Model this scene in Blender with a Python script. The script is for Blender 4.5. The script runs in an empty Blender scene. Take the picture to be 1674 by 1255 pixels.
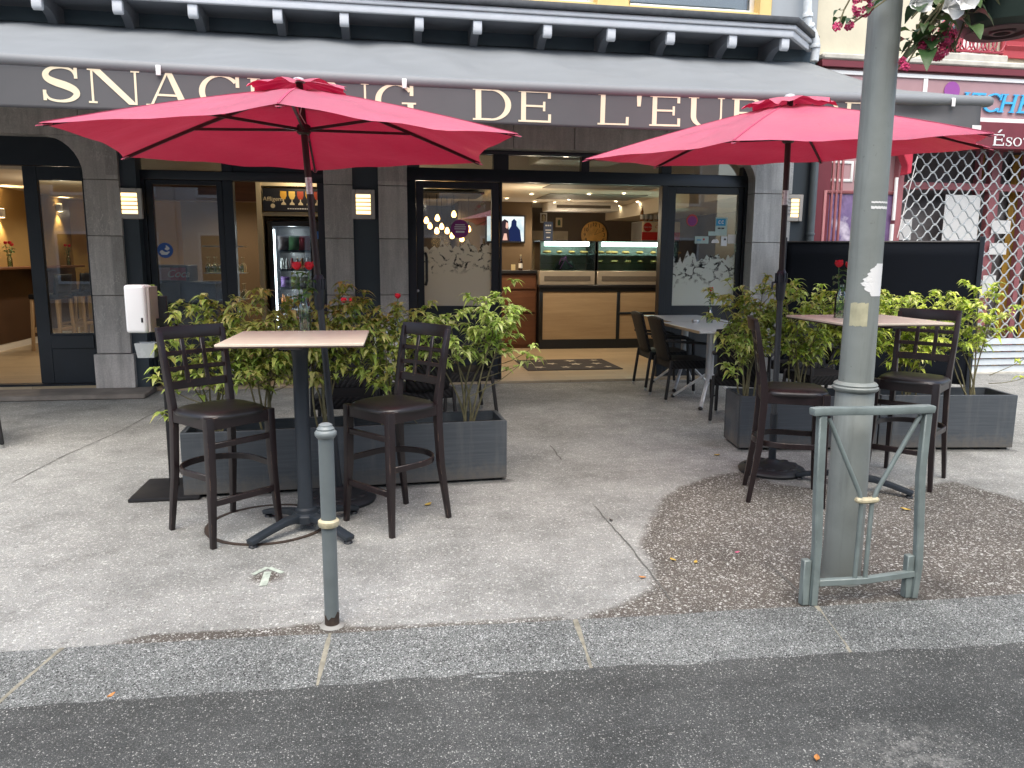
import bpy, bmesh, math, random
from math import sin, cos, pi, radians, sqrt, atan2
from mathutils import Vector, Matrix
random.seed(7)
SC = bpy.context.scene
COL = SC.collection
# ------------------------------------------------------------------ camera model of the photograph
H, F, CX, CY = 1.58, 1257., 837., 627.5
YAW, PIT, ROL = radians(9.7), radians(9.3), radians(0.35)
_f = Vector((sin(YAW)*cos(PIT), cos(YAW)*cos(PIT), -sin(PIT)))
_r0 = Vector((cos(YAW), -sin(YAW), 0)); _u0 = _r0.cross(_f)
_R = cos(ROL)*_r0 + sin(ROL)*_u0; _U = -sin(ROL)*_r0 + cos(ROL)*_u0
_C = Vector((0, 0, H))
def ray(x, y): return _f + _R*((x-CX)/F) - _U*((y-CY)/F)
def atz(x, y, z=0.):
    d = ray(x, y); return _C + d*((z-H)/d.z)
def aty(x, y, Y):
    d = ray(x, y); return _C + d*(Y/d.y)
def atx(x, y, X):
    d = ray(x, y); return _C + d*(X/d.x)
cam = bpy.data.cameras.new('camera'); camo = bpy.data.objects.new('camera', cam); COL.objects.link(camo)
cam.sensor_width = 36; cam.lens = F/1674*36; cam.clip_start = .05; cam.clip_end = 500
m = Matrix.Identity(4)
for i in range(3):
    m[i][0] = _R[i]; m[i][1] = _U[i]; m[i][2] = -_f[i]; m[i][3] = _C[i]
camo.matrix_world = m
SC.camera = camo

# ------------------------------------------------------------------ object helpers
def put(o, label=None, cat=None, group=None, kind=None):
    if label: o['label'] = label
    if cat: o['category'] = cat
    if group: o['group'] = group
    if kind: o['kind'] = kind
    return o
def thing(name, label, cat, loc=(0, 0, 0), rz=0, group=None):
    o = bpy.data.objects.new(name, None); COL.objects.link(o)
    o.empty_display_size = .1
    o.location = loc; o.rotation_euler = (0, 0, rz)
    return put(o, label, cat, group)
KIDS = {}
def link(o, parent=None):
    COL.objects.link(o)
    if parent is not None:
        o.parent = parent; KIDS.setdefault(parent.name, []).append(o)
    return o
def dup(o, loc=None, rz=None, label=None, parent=None):
    c = o.copy(); link(c, parent)
    if loc is not None: c.location = loc
    if rz is not None: c.rotation_euler = (0, 0, rz)
    if label: c['label'] = label
    for k in list(KIDS.get(o.name, [])): dup(k, parent=c)
    return c
def root_of(o):
    while o.parent: o = o.parent
    return o
class MB:
    def __init__(s): s.bm = bmesh.new()
    def _add(s, vs, fs):
        v = [s.bm.verts.new(p) for p in vs]
        out = []
        for f in fs:
            try: out.append(s.bm.faces.new([v[i] for i in f]))
            except ValueError: pass
        return out
    def box(s, a, b, M=None):
        (x0, y0, z0), (x1, y1, z1) = a, b
        vs = [Vector(p) for p in ((x0,y0,z0),(x1,y0,z0),(x1,y1,z0),(x0,y1,z0),(x0,y0,z1),(x1,y0,z1),(x1,y1,z1),(x0,y1,z1))]
        if M is not None: vs = [M @ v for v in vs]
        s._add(vs, [(0,3,2,1),(4,5,6,7),(0,1,5,4),(1,2,6,5),(2,3,7,6),(3,0,4,7)]); return s
    def beam(s, p, q, w, h, side=None, w2=None, h2=None):
        p, q = Vector(p), Vector(q); d = (q-p).normalized()
        sd = Vector(side) if side is not None else (d.cross(Vector((0,0,1))) if abs(d.z) < .95 else Vector((1,0,0)))
        sd = (sd - d*sd.dot(d)).normalized(); up = sd.cross(d).normalized()
        w2 = w if w2 is None else w2; h2 = h if h2 is None else h2
        vs = []
        for c, ww, hh in ((p, w, h), (q, w2, h2)):
            for a, b in ((-1,-1),(1,-1),(1,1),(-1,1)): vs.append(c + sd*(a*ww/2) + up*(b*hh/2))
        s._add(vs, [(3,2,1,0),(4,5,6,7),(0,1,5,4),(1,2,6,5),(2,3,7,6),(3,0,4,7)]); return s
    def ribbon(s, pts, w, h, side):      # rectangular section swept along pts; side = width direction
        pts = [Vector(p) for p in pts]; vs = []; n = len(pts)
        for i, p in enumerate(pts):
            d = (pts[min(i+1, n-1)] - pts[max(i-1, 0)]).normalized()
            sd = Vector(side[i] if isinstance(side, list) else side); sd = (sd - d*sd.dot(d)).normalized(); up = sd.cross(d)
            ww = w[i] if isinstance(w, list) else w; hh = h[i] if isinstance(h, list) else h
            for a, b in ((-1,-1),(1,-1),(1,1),(-1,1)): vs.append(p + sd*(a*ww/2) + up*(b*hh/2))
        fs = [(3,2,1,0), tuple((n-1)*4+k for k in range(4))]
        for i in range(n-1):
            for k in range(4): fs.append((i*4+k, i*4+(k+1) % 4, (i+1)*4+(k+1) % 4, (i+1)*4+k))
        s._add(vs, fs); return s
    def tube(s, pts, r, n=8, cap=True):
        pts = [Vector(p) for p in pts]; N = len(pts); vs = []; pu = None
        for i, p in enumerate(pts):
            d = (pts[min(i+1, N-1)] - pts[max(i-1, 0)]).normalized()
            if pu is None: pu = d.orthogonal().normalized()
            u = (pu - d*pu.dot(d)).normalized(); pu = u; v = d.cross(u)
            rr = r[i] if isinstance(r, (list, tuple)) else r
            for k in range(n): a = 2*pi*k/n; vs.append(p + u*(rr*cos(a)) + v*(rr*sin(a)))
        fs = []
        for i in range(N-1):
            for k in range(n): fs.append((i*n+k, i*n+(k+1) % n, (i+1)*n+(k+1) % n, (i+1)*n+k))
        if cap: fs += [tuple(reversed(range(n))), tuple((N-1)*n+k for k in range(n))]
        s._add(vs, fs); return s
    def lathe(s, prof, c=(0, 0, 0), n=24, M=None, cap=True):
        c = Vector(c); vs = []
        for r, z in prof:
            for k in range(n):
                a = 2*pi*k/n; v = Vector((r*cos(a), r*sin(a), z))
                vs.append((M @ v if M is not None else v) + c)
        fs = []
        for i in range(len(prof)-1):
            for k in range(n): fs.append((i*n+k, i*n+(k+1) % n, (i+1)*n+(k+1) % n, (i+1)*n+k))
        if cap and prof[0][0] > 1e-5: fs.append(tuple(reversed(range(n))))
        if cap and prof[-1][0] > 1e-5: fs.append(tuple((len(prof)-1)*n+k for k in range(n)))
        s._add(vs, fs); return s
    def prism(s, poly, ext):             # polygon (3-D points) extruded by a vector
        e = Vector(ext); n = len(poly); poly = [Vector(p) for p in poly]
        s._add(poly + [p+e for p in poly], [tuple(reversed(range(n))), tuple(range(n, 2*n))] + [(i, (i+1) % n, n+(i+1) % n, n+i) for i in range(n)]); return s
    def quad(s, *p): s._add([Vector(q) for q in p], [tuple(range(len(p)))]); return s
    def ball(s, c, r, sc=(1, 1, 1), seg=10):
        M = Matrix.Translation(c) @ Matrix.Diagonal((r*sc[0], r*sc[1], r*sc[2], 1))
        bmesh.ops.create_uvsphere(s.bm, u_segments=seg, v_segments=max(6, seg*2//3), radius=1, matrix=M); return s
    def grid(s, fn, nu, nv):
        vs = [Vector(fn(i/nu, j/nv)) for j in range(nv+1) for i in range(nu+1)]
        s._add(vs, [(j*(nu+1)+i, j*(nu+1)+i+1, (j+1)*(nu+1)+i+1, (j+1)*(nu+1)+i) for j in range(nv) for i in range(nu)]); return s
    def build(s, name, mat, parent=None, bevel=0, smooth=False, world=False, loc=None, seg=1, ang=40, norm=True):
        bm = s.bm
        bmesh.ops.remove_doubles(bm, verts=bm.verts, dist=1e-6)
        if bevel:
            bm.normal_update()
            ed = [e for e in bm.edges if len(e.link_faces) == 2 and e.calc_face_angle(0) > .6]
            bmesh.ops.bevel(bm, geom=ed, offset=bevel, segments=seg, affect='EDGES', profile=.6, clamp_overlap=True)
        if norm: bmesh.ops.recalc_face_normals(bm, faces=bm.faces)
        if world and parent is not None:
            o0 = root_of(parent).location
            bmesh.ops.translate(bm, verts=bm.verts, vec=-o0)
        if loc is not None: bmesh.ops.translate(bm, verts=bm.verts, vec=-Vector(loc))
        me = bpy.data.meshes.new(name); bm.to_mesh(me); bm.free()
        if smooth or bevel:
            me.shade_smooth(); me.set_sharp_from_angle(angle=radians(ang))
        for mm in (mat if isinstance(mat, (list, tuple)) else [mat]): me.materials.append(mm)
        o = bpy.data.objects.new(name, me); link(o, parent)
        if loc is not None and parent is None: o.location = loc
        return o

# ------------------------------------------------------------------ materials
def newmat(name):
    mt = bpy.data.materials.new(name); mt.use_nodes = True; nt = mt.node_tree
    return mt, nt, nt.nodes['Principled BSDF'], nt.nodes['Material Output']
def N(nt, t, **kw):
    n = nt.nodes.new(t)
    for k, v in kw.items():
        if k.startswith('_'): setattr(n, k[1:], v)
        else: n.inputs[k.replace('__', ' ')].default_value = v
    return n
def rgb(c): return (c[0], c[1], c[2], 1)
def coords(nt, sc=(1, 1, 1), out='Object'):
    tc = N(nt, 'ShaderNodeTexCoord'); mp = N(nt, 'ShaderNodeMapping'); mp.inputs['Scale'].default_value = sc
    nt.links.new(tc.outputs[out], mp.inputs['Vector']); return mp.outputs['Vector']
def noise(nt, vec, scale, detail=4, rough=.55):
    n = N(nt, 'ShaderNodeTexNoise'); n.inputs['Scale'].default_value = scale; n.inputs['Detail'].default_value = detail; n.inputs['Roughness'].default_value = rough
    nt.links.new(vec, n.inputs['Vector']); return n.outputs['Fac']
def ramp(nt, fac, stops):
    r = N(nt, 'ShaderNodeValToRGB'); e = r.color_ramp.elements
    e[0].position, e[0].color = stops[0][0], rgb(stops[0][1]); e[1].position, e[1].color = stops[-1][0], rgb(stops[-1][1])
    for p, c in stops[1:-1]:
        x = e.new(p); x.color = rgb(c)
    nt.links.new(fac, r.inputs['Fac']); return r.outputs['Color']
def g(v): return (v, v, v)
def mix(nt, fac, a, b, mode='MIX'):
    n = N(nt, 'ShaderNodeMix', _data_type='RGBA', _blend_type=mode)
    for sock, v in ((n.inputs[0], fac), (n.inputs[6], a), (n.inputs[7], b)):
        if hasattr(v, 'is_linked') or hasattr(v, 'node'): nt.links.new(v, sock)
        elif isinstance(v, (int, float)): sock.default_value = v
        else: sock.default_value = rgb(v)
    return n.outputs[2]
def mth(nt, op, a, b=0., clamp=False):
    n = N(nt, 'ShaderNodeMath', _operation=op, _use_clamp=clamp)
    for i, v in enumerate((a, b)):
        if hasattr(v, 'node'): nt.links.new(v, n.inputs[i])
        else: n.inputs[i].default_value = v
    return n.outputs[0]
def bump(nt, bs, h, strength=.3, dist=.01):
    b = N(nt, 'ShaderNodeBump'); b.inputs['Strength'].default_value = strength; b.inputs['Distance'].default_value = dist
    nt.links.new(h, b.inputs['Height']); nt.links.new(b.outputs['Normal'], bs.inputs['Normal'])
def plain(name, c, rough=.5, metal=0, var=.12, scale=6, bmp=0, bscale=60, spec=.5, rv=.1, stretch=(1, 1, 1), wear=None, wearc=None):
    mt, nt, bs, out = newmat(name)
    v = coords(nt, stretch); n1 = noise(nt, v, scale)
    col = ramp(nt, n1, [(.25, tuple(x*(1-var) for x in c)), (.75, tuple(min(1, x*(1+var)) for x in c))])
    if wear:                              # rubbed edges: a lighter undercoat shows on convex edges
        ge = N(nt, 'ShaderNodeNewGeometry'); n2 = noise(nt, v, 35)
        bv = N(nt, 'ShaderNodeBevel'); bv.samples = 4; bv.inputs['Radius'].default_value = .004
        dt = N(nt, 'ShaderNodeVectorMath', _operation='DOT_PRODUCT'); nt.links.new(bv.outputs[0], dt.inputs[0]); nt.links.new(ge.outputs['Normal'], dt.inputs[1])
        e = mth(nt, 'MULTIPLY', mth(nt, 'SUBTRACT', .985, dt.outputs['Value']), 14, True)
        e = mth(nt, 'MULTIPLY', e, mth(nt, 'MULTIPLY', mth(nt, 'SUBTRACT', n2, .53), 8, True))
        n4 = noise(nt, coords(nt, (90, 90, 9)), 1.6, 2)
        sc4 = mth(nt, 'MULTIPLY', mth(nt, 'SUBTRACT', n4, .74), 7, True)
        e = mth(nt, 'MAXIMUM', mth(nt, 'MULTIPLY', e, wear), mth(nt, 'MULTIPLY', sc4, wear*.5))
        col = mix(nt, e, col, wearc)
    nt.links.new(col, bs.inputs['Base Color'])
    bs.inputs['Metallic'].default_value = metal; bs.inputs['Specular IOR Level'].default_value = spec
    r = mth(nt, 'ADD', mth(nt, 'MULTIPLY', n1, rv*2), rough-rv); nt.links.new(r, bs.inputs['Roughness'])
    if bmp: bump(nt, bs, noise(nt, v, bscale, 3), bmp, .004)
    return mt
def emis(name, c, s):
    mt, nt, bs, out = newmat(name); nt.nodes.remove(bs)
    e = N(nt, 'ShaderNodeEmission'); e.inputs[0].default_value = rgb(c); e.inputs[1].default_value = s
    nt.links.new(e.outputs[0], out.inputs[0]); return mt
def glassmat(name, tint=(.93, .96, .95), refl=1.0, rough=0.0):
    mt, nt, bs, out = newmat(name); nt.nodes.remove(bs)
    t = N(nt, 'ShaderNodeBsdfTransparent'); t.inputs[0].default_value = rgb(tint)
    gl = N(nt, 'ShaderNodeBsdfGlossy'); gl.inputs['Roughness'].default_value = rough
    fr = N(nt, 'ShaderNodeFresnel'); fr.inputs['IOR'].default_value = 1.5
    mx = N(nt, 'ShaderNodeMixShader')
    nt.links.new(mth(nt, 'MULTIPLY', fr.outputs[0], refl, True), mx.inputs[0]); nt.links.new(t.outputs[0], mx.inputs[1]); nt.links.new(gl.outputs[0], mx.inputs[2])
    nt.links.new(mx.outputs[0], out.inputs[0]); return mt
def woodmat(name, c1, c2, along='X', scale=3, rough=.45, knots=.4):
    mt, nt, bs, out = newmat(name)
    st = {'X': (.35, 6, 6), 'Y': (6, .35, 6), 'Z': (6, 6, .35)}[along]
    v = coords(nt, st); n1 = noise(nt, v, scale, 6, .65); n2 = noise(nt, v, scale*7, 3)
    col = ramp(nt, n1, [(.3, c1), (.5, tuple((a+b)/2 for a, b in zip(c1, c2))), (.7, c2)])
    col = mix(nt, .25, col, ramp(nt, n2, [(.3, c1), (.7, c2)]))
    nt.links.new(col, bs.inputs['Base Color']); bs.inputs['Roughness'].default_value = rough
    bump(nt, bs, n2, .05, .002); return mt
EXPO = 1.15
# ------------------------------------------------------------------ shared materials
GREYBLUE = (.028, .040, .050)
m_frame = plain('dark_blue_paint', (.013, .018, .025), .38, var=.15, scale=4, bmp=.05)
m_panel = plain('slate_blue_paint', (.042, .056, .068), .6, var=.1, scale=3, bmp=.08, bscale=90)
m_black = plain('black_metal', (.012, .012, .014), .42, var=.1)
m_blackplastic = plain('black_plastic', (.014, .015, .017), .5, var=.1)
m_anth = plain('anthracite_metal', (.020, .026, .034), .42, var=.12, scale=10, bmp=.06, bscale=200)
m_stool = plain('espresso_stained_wood', (.015, .0088, .0095), .36, var=.35, scale=9, stretch=(1, 1, .3), bmp=.05, wear=.75, wearc=(.30, .20, .14))
m_leather = plain('brown_black_leatherette', (.017, .0145, .0145), .34, var=.2, scale=5, bmp=.16, bscale=160)
m_white = plain('white_plastic', (.80, .80, .79), .3, var=.02)
m_steel = plain('brushed_steel', (.55, .55, .54), .35, 1, var=.05)
m_alu = plain('brushed_aluminium', (.60, .62, .63), .36, .35, var=.12, scale=5, stretch=(1, 8, 1), rv=.12)
m_rattan = plain('dark_woven_rattan', (.010, .010, .011), .6, var=.3, scale=30)
m_post = plain('grey_green_paint', (.195, .222, .205), .45, var=.1, scale=5, bmp=.07, bscale=25)
def streaked(name, c, dirt, rough=.45):
    mt, nt, bs, out = newmat(name); v = coords(nt); n1 = noise(nt, v, 4, 6, .65); n2 = noise(nt, coords(nt, (14, 14, .9)), 1.5, 5, .7); n3 = noise(nt, v, 38, 4, .7)
    col = ramp(nt, n1, [(.3, tuple(x*.86 for x in c)), (.7, tuple(x*1.1 for x in c))])
    col = mix(nt, mth(nt, 'MULTIPLY', mth(nt, 'SUBTRACT', n2, .52), 3.2, True), col, tuple(x*.62 for x in c))
    col = mix(nt, mth(nt, 'MULTIPLY', mth(nt, 'SUBTRACT', n3, .66), 12, True), col, dirt)
    sp = N(nt, 'ShaderNodeSeparateXYZ'); nt.links.new(v, sp.inputs[0])
    low = mth(nt, 'MULTIPLY', mth(nt, 'SUBTRACT', mth(nt, 'MULTIPLY', n1, .5), sp.outputs[2]), 4, True); col = mix(nt, mth(nt, 'MULTIPLY', low, .6), col, tuple(x*.8 for x in dirt))
    nt.links.new(col, bs.inputs['Base Color']); bs.inputs['Roughness'].default_value = rough; bump(nt, bs, n3, .1, .003); return mt
m_post = streaked('weathered_grey_green_paint', (.208, .228, .212), (.11, .115, .10))
m_bollard = plain('grey_green_bollard_paint', (.135, .158, .160), .42, var=.15, scale=7, bmp=.08, bscale=60)
m_barrier = plain('worn_grey_green_paint', (.165, .20, .192), .45, var=.25, scale=9, bmp=.1, bscale=80, wear=.6, wearc=(.36, .38, .33))
m_gold = plain('worn_cream_gilt_paint', (.46, .41, .27), .55, var=.35, scale=40, bmp=.2, bscale=60)
m_rust = plain('rusty_paint', (.045, .03, .022), .8, var=.5, scale=30, bmp=.3)
m_soil = plain('potting_soil', (.020, .014, .010), .95, var=.5, scale=30, bmp=.8, bscale=50)
m_stem = plain('grey_green_bark', (.16, .145, .075), .8, var=.35, scale=30)
m_red = plain('rose_red', (.62, .008, .026), .5, var=.3, scale=90)
m_rosegreen = plain('rose_leaf_green', (.075, .17, .045), .45, var=.3, scale=40)
m_glass = glassmat('window_glass', (.90, .93, .92), 2.6)
m_bottle = glassmat('clear_bottle_glass', (.82, .92, .84), 3.2)
m_cream = plain('cream_paint', (.62, .52, .33), .6, var=.05)
m_brownwall = plain('warm_brown_wall', (.12, .080, .042), .7, var=.1, scale=2)
m_taupe = plain('taupe_wall', (.115, .090, .070), .75, var=.06, scale=2)
m_ochre = plain('ochre_wall', (.34, .225, .085), .7, var=.08, scale=2)
m_ceil = plain('white_ceiling', (.72, .66, .55), .8, var=.03)
m_tablewood = woodmat('pale_pinkish_oak_laminate', (.64, .54, .42), (.80, .70, .57), 'X', 4, .38)
m_oak = woodmat('oak_panel', (.33, .235, .14), (.48, .36, .225), 'X', 2.2, .5)
m_redwood = woodmat('red_brown_wood', (.10, .040, .020), (.19, .080, .038), 'X', 2.2, .45)
def plantermat():
    mt, nt, bs, out = newmat('grooved_anthracite_composite'); n1 = noise(nt, coords(nt, (.35, 6, 9)), 7, 6, .65); v = coords(nt)
    col = ramp(nt, n1, [(.3, (.046, .055, .064)), (.7, (.074, .086, .098))])
    st = noise(nt, coords(nt, (7, 7, .7)), 1.6, 5, .7); col = mix(nt, mth(nt, 'MULTIPLY', mth(nt, 'SUBTRACT', st, .52), 2.6, True), col, (.115, .122, .125))
    sp = N(nt, 'ShaderNodeSeparateXYZ'); nt.links.new(v, sp.inputs[0]); n3 = noise(nt, v, 22, 5, .75)
    lo = mth(nt, 'MULTIPLY', mth(nt, 'SUBTRACT', mth(nt, 'MULTIPLY', n3, .30), sp.outputs[2]), 7, True); col = mix(nt, mth(nt, 'MULTIPLY', lo, .7), col, (.13, .115, .095))
    sc_ = noise(nt, coords(nt, (3, 3, 60)), 2.2, 3, .6); col = mix(nt, mth(nt, 'MULTIPLY', mth(nt, 'SUBTRACT', sc_, .70), 9, True), col, (.17, .175, .175))
    nt.links.new(col, bs.inputs['Base Color']); bs.inputs['Roughness'].default_value = .55; bump(nt, bs, n1, .15, .003); return mt
m_planter = plantermat()
m_bulb = emis('warm_bulb_glow', (1., .50, .14), 6)
m_down = emis('downlight_glow', (1., .80, .52), 30)
m_slat = emis('wall_lamp_glow', (1., .66, .30), 1.5)
m_tube = emis('cold_tube_glow', (.80, 1., .93), 6)
m_blue = plain('sticker_blue', (.02, .10, .38), .4, var=.03)
m_paper = plain('white_paper', (.75, .75, .73), .6, var=.04)
m_crimson = plain('crimson_print', (.45, .01, .03), .5, var=.05)
m_creamletter = plain('cream_print', (.78, .70, .50), .7, var=.05, scale=9)

def aggregate(name, base1, base2, peb, vs, thr, wear=False, bmpst=.5, dark=None, fine=260, patch=None):
    mt, nt, bs, out = newmat(name); v = coords(nt)
    nz = noise(nt, v, 1.1, 5, .6); nf = noise(nt, v, fine, 2)
    col = ramp(nt, nz, [(.3, base1), (.7, base2)])
    col = mix(nt, .8, col, ramp(nt, nf, [(.3, g(.30)), (.7, g(1.6))]), 'MULTIPLY')
    vo = N(nt, 'ShaderNodeTexVoronoi'); vo.inputs['Scale'].default_value = vs
    nd = N(nt, 'ShaderNodeMix', _data_type='RGBA'); nd.inputs[0].default_value = .012
    nt.links.new(v, vo.inputs['Vector'])
    sx = N(nt, 'ShaderNodeSeparateColor'); nt.links.new(vo.outputs['Color'], sx.inputs[0])
    d = mth(nt, 'ADD', vo.outputs['Distance'], mth(nt, 'MULTIPLY', mth(nt, 'SUBTRACT', nf, .5), .25))
    msk = mth(nt, 'MULTIPLY', mth(nt, 'SUBTRACT', mth(nt, 'MULTIPLY', sx.outputs[1], thr), d), 9, True)
    pc = ramp(nt, sx.outputs[0], [(0, peb[0]), (.35, peb[1]), (.7, peb[2]), (1, peb[3])])
    if wear:
        at = N(nt, 'ShaderNodeAttribute', _attribute_name='wear'); w = at.outputs['Fac']
        w = mth(nt, 'ADD', w, mth(nt, 'MULTIPLY', mth(nt, 'SUBTRACT', noise(nt, v, 6, 8, .78), .5), .95))
        w = mth(nt, 'MULTIPLY', mth(nt, 'SUBTRACT', w, .42), 3.2, True)
        wc = mix(nt, .45, ramp(nt, noise(nt, v, 2.3, 5), [(.3, (.075, .064, .052)), (.7, (.130, .114, .096))]), ramp(nt, nf, [(.3, g(.35)), (.7, g(1.5))]), 'MULTIPLY')
        col2 = mix(nt, w, col, wc)
        keep = mth(nt, 'ADD', mth(nt, 'MULTIPLY', w, .22), .62)
        col = mix(nt, mth(nt, 'MULTIPLY', msk, keep), col2, pc)
    else:
        col = mix(nt, msk, col, pc)
    vo2 = N(nt, 'ShaderNodeTexVoronoi'); vo2.inputs['Scale'].default_value = vs*2.1; nt.links.new(v, vo2.inputs['Vector'])
    sx2 = N(nt, 'ShaderNodeSeparateColor'); nt.links.new(vo2.outputs['Color'], sx2.inputs[0])
    mk2 = mth(nt, 'MULTIPLY', mth(nt, 'SUBTRACT', mth(nt, 'MULTIPLY', sx2.outputs[1], thr*.95), vo2.outputs['Distance']), 7, True)
    col = mix(nt, mth(nt, 'MULTIPLY', mk2, .72), col, ramp(nt, sx2.outputs[0], [(0, peb[0]), (.3, peb[1]), (.65, peb[2]), (1, peb[3])]))
    ln_ = noise(nt, coords(nt, (.7, 9, 1)), 2.2, 5, .7); col = mix(nt, .45 if not wear else .15, col, ramp(nt, ln_, [(.3, g(.62)), (.68, g(1.2))]), 'MULTIPLY')
    # soft grey grime and gum spots
    gr = noise(nt, v, .55, 6, .7); col = mix(nt, .8, col, ramp(nt, gr, [(.3, g(.62)), (.65, g(1.14))]), 'MULTIPLY')
    g2 = noise(nt, v, 3.7, 6, .75); col = mix(nt, .55, col, ramp(nt, g2, [(.34, g(.66)), (.52, g(1.0)), (.7, g(1.18))]), 'MULTIPLY')
    v2 = N(nt, 'ShaderNodeTexVoronoi'); v2.inputs['Scale'].default_value = 1.7; nt.links.new(v, v2.inputs['Vector'])
    s2 = N(nt, 'ShaderNodeSeparateColor'); nt.links.new(v2.outputs['Color'], s2.inputs[0])
    gum = mth(nt, 'MULTIPLY', mth(nt, 'SUBTRACT', mth(nt, 'MULTIPLY', s2.outputs[0], .075), mth(nt, 'ADD', v2.outputs['Distance'], mth(nt, 'MULTIPLY', noise(nt, v, 30, 3), .03))), 60, True)
    col = mix(nt, mth(nt, 'MULTIPLY', gum, .55), col, dark or g(.09))
    if patch:
        px, py, pr = patch
        sp = N(nt, 'ShaderNodeSeparateXYZ'); nt.links.new(v, sp.inputs[0])
        dd = mth(nt, 'SQRT', mth(nt, 'ADD', mth(nt, 'POWER', mth(nt, 'MULTIPLY', mth(nt, 'SUBTRACT', sp.outputs[0], px), .75), 2), mth(nt, 'POWER', mth(nt, 'SUBTRACT', sp.outputs[1], py), 2)))
        pm = mth(nt, 'MULTIPLY', mth(nt, 'SUBTRACT', mth(nt, 'ADD', pr, mth(nt, 'MULTIPLY', mth(nt, 'SUBTRACT', noise(nt, v, 7, 6, .7), .5), .6)), dd), 6, True)
        col = mix(nt, mth(nt, 'MULTIPLY', mth(nt, 'MULTIPLY', pm, mth(nt, 'MULTIPLY', mth(nt, 'SUBTRACT', noise(nt, v, 26, 8, .85), .46), 7, True)), .5), col, (.33, .325, .30))
    if wear:
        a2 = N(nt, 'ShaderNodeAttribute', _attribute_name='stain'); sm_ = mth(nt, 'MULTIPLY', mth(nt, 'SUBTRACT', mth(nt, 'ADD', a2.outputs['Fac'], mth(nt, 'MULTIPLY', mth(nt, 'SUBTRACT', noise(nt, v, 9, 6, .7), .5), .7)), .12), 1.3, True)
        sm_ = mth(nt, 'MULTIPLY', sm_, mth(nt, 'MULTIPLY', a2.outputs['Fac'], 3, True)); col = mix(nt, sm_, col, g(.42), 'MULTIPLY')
    nt.links.new(col, bs.inputs['Base Color']); bs.inputs['Roughness'].default_value = .82; bs.inputs['Specular IOR Level'].default_value = .35
    hh = mth(nt, 'ADD', mth(nt, 'MULTIPLY', msk, .7), nf)
    bump(nt, bs, hh, bmpst, .006); return mt
m_pave = aggregate('exposed_aggregate_concrete', (.254, .256, .239), (.332, .334, .314), [(.09, .09, .08), (.34, .33, .29), (.55, .545, .50), (.74, .74, .70)], 74, .62, True, .45, g(.10))
m_kerb = aggregate('speckled_kerb_granite', (.115, .124, .118), (.185, .195, .185), [(.015, .016, .016), (.03, .03, .03), (.40, .41, .395), (.54, .55, .53)], 170, .80, False, .5, g(.06), 380)
PATCH = atz(1500, 1243, -.055)
m_road = aggregate('worn_asphalt', (.054, .058, .055), (.084, .087, .083), [(.03, .03, .03), (.12, .12, .115), (.28, .28, .26), (.55, .54, .50)], 150, .56, False, .7, g(.20), 300, patch=(PATCH.x, PATCH.y, .24))
m_joint = plain('joint_dirt', (.11, .105, .095), .95, var=.4, scale=30)
m_step = plain('worn_step_stone', (.20, .175, .15), .85, var=.3, scale=5, bmp=.3, bscale=50)

# ------------------------------------------------------------------ ground
KY0, KY1 = 2.732, 3.10          # kerb strip, which runs at a slight angle to the front
def skew(x): return -.038*(max(-9, min(9, x))-.8)
wear_poly = [atz(x, y) for x, y in [(925, 1018), (1000, 990), (1062, 962), (1066, 925), (1042, 890), (1058, 850), (1078, 815), (1112, 795), (1160, 778), (1215, 768), (1270, 790), (1400, 806), (1500, 792), (1560, 786), (1674, 818), (1740, 840), (1740, 1000)]]
band = [atz(x, y) for x, y in [(60, 1075), (150, 1058), (240, 1036), (330, 1030), (430, 1026), (530, 1016), (620, 1022), (800, 1012), (930, 1004), (930, 1030), (60, 1085)]]
ring_c = atz(440, 856)
def segd(p, a, b):
    ab = b-a; t = max(0, min(1, (p-a).dot(ab)/max(ab.length_squared, 1e-9))); return (p-(a+ab*t)).length
def sdist(p, poly):
    ins = False; d = 9e9; n = len(poly)
    for i in range(n):
        a, b = poly[i], poly[(i+1) % n]; d = min(d, segd(p, a, b))
        if (a.y > p.y) != (b.y > p.y) and p.x < (b.x-a.x)*(p.y-a.y)/(b.y-a.y)+a.x: ins = not ins
    return d if ins else -d
def lin(a, b, n): return [a+(b-a)*i/n for i in range(n+1)]
xs = [-60, -30, -15, -9] + lin(-5, 7, 260) + [9, 12, 20, 40, 60]
ys = [3.1] + lin(3.5, 6.6, 78) + lin(6.8, 9.4, 6) + [12.]
bm = bmesh.new(); grid_v = []
wl = bm.verts.layers.float.new('wear'); sl_ = bm.verts.layers.float.new('stain')
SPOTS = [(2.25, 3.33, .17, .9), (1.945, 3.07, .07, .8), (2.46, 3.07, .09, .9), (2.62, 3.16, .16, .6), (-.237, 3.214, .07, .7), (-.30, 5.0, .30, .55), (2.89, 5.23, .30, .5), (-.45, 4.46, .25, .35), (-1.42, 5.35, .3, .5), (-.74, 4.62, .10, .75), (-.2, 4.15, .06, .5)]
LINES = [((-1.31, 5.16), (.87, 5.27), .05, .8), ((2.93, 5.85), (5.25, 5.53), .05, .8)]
w2 = [Vector((p.x, p.y)) for p in wear_poly]; b2 = [Vector((p.x, p.y)) for p in band]; rc2 = Vector((ring_c.x, ring_c.y)); arr2 = Vector(atz(438, 942).xy)
YR = [(3.1, k/10) for k in range(10)] + [(y, 1.) for y in ys[1:]]
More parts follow.
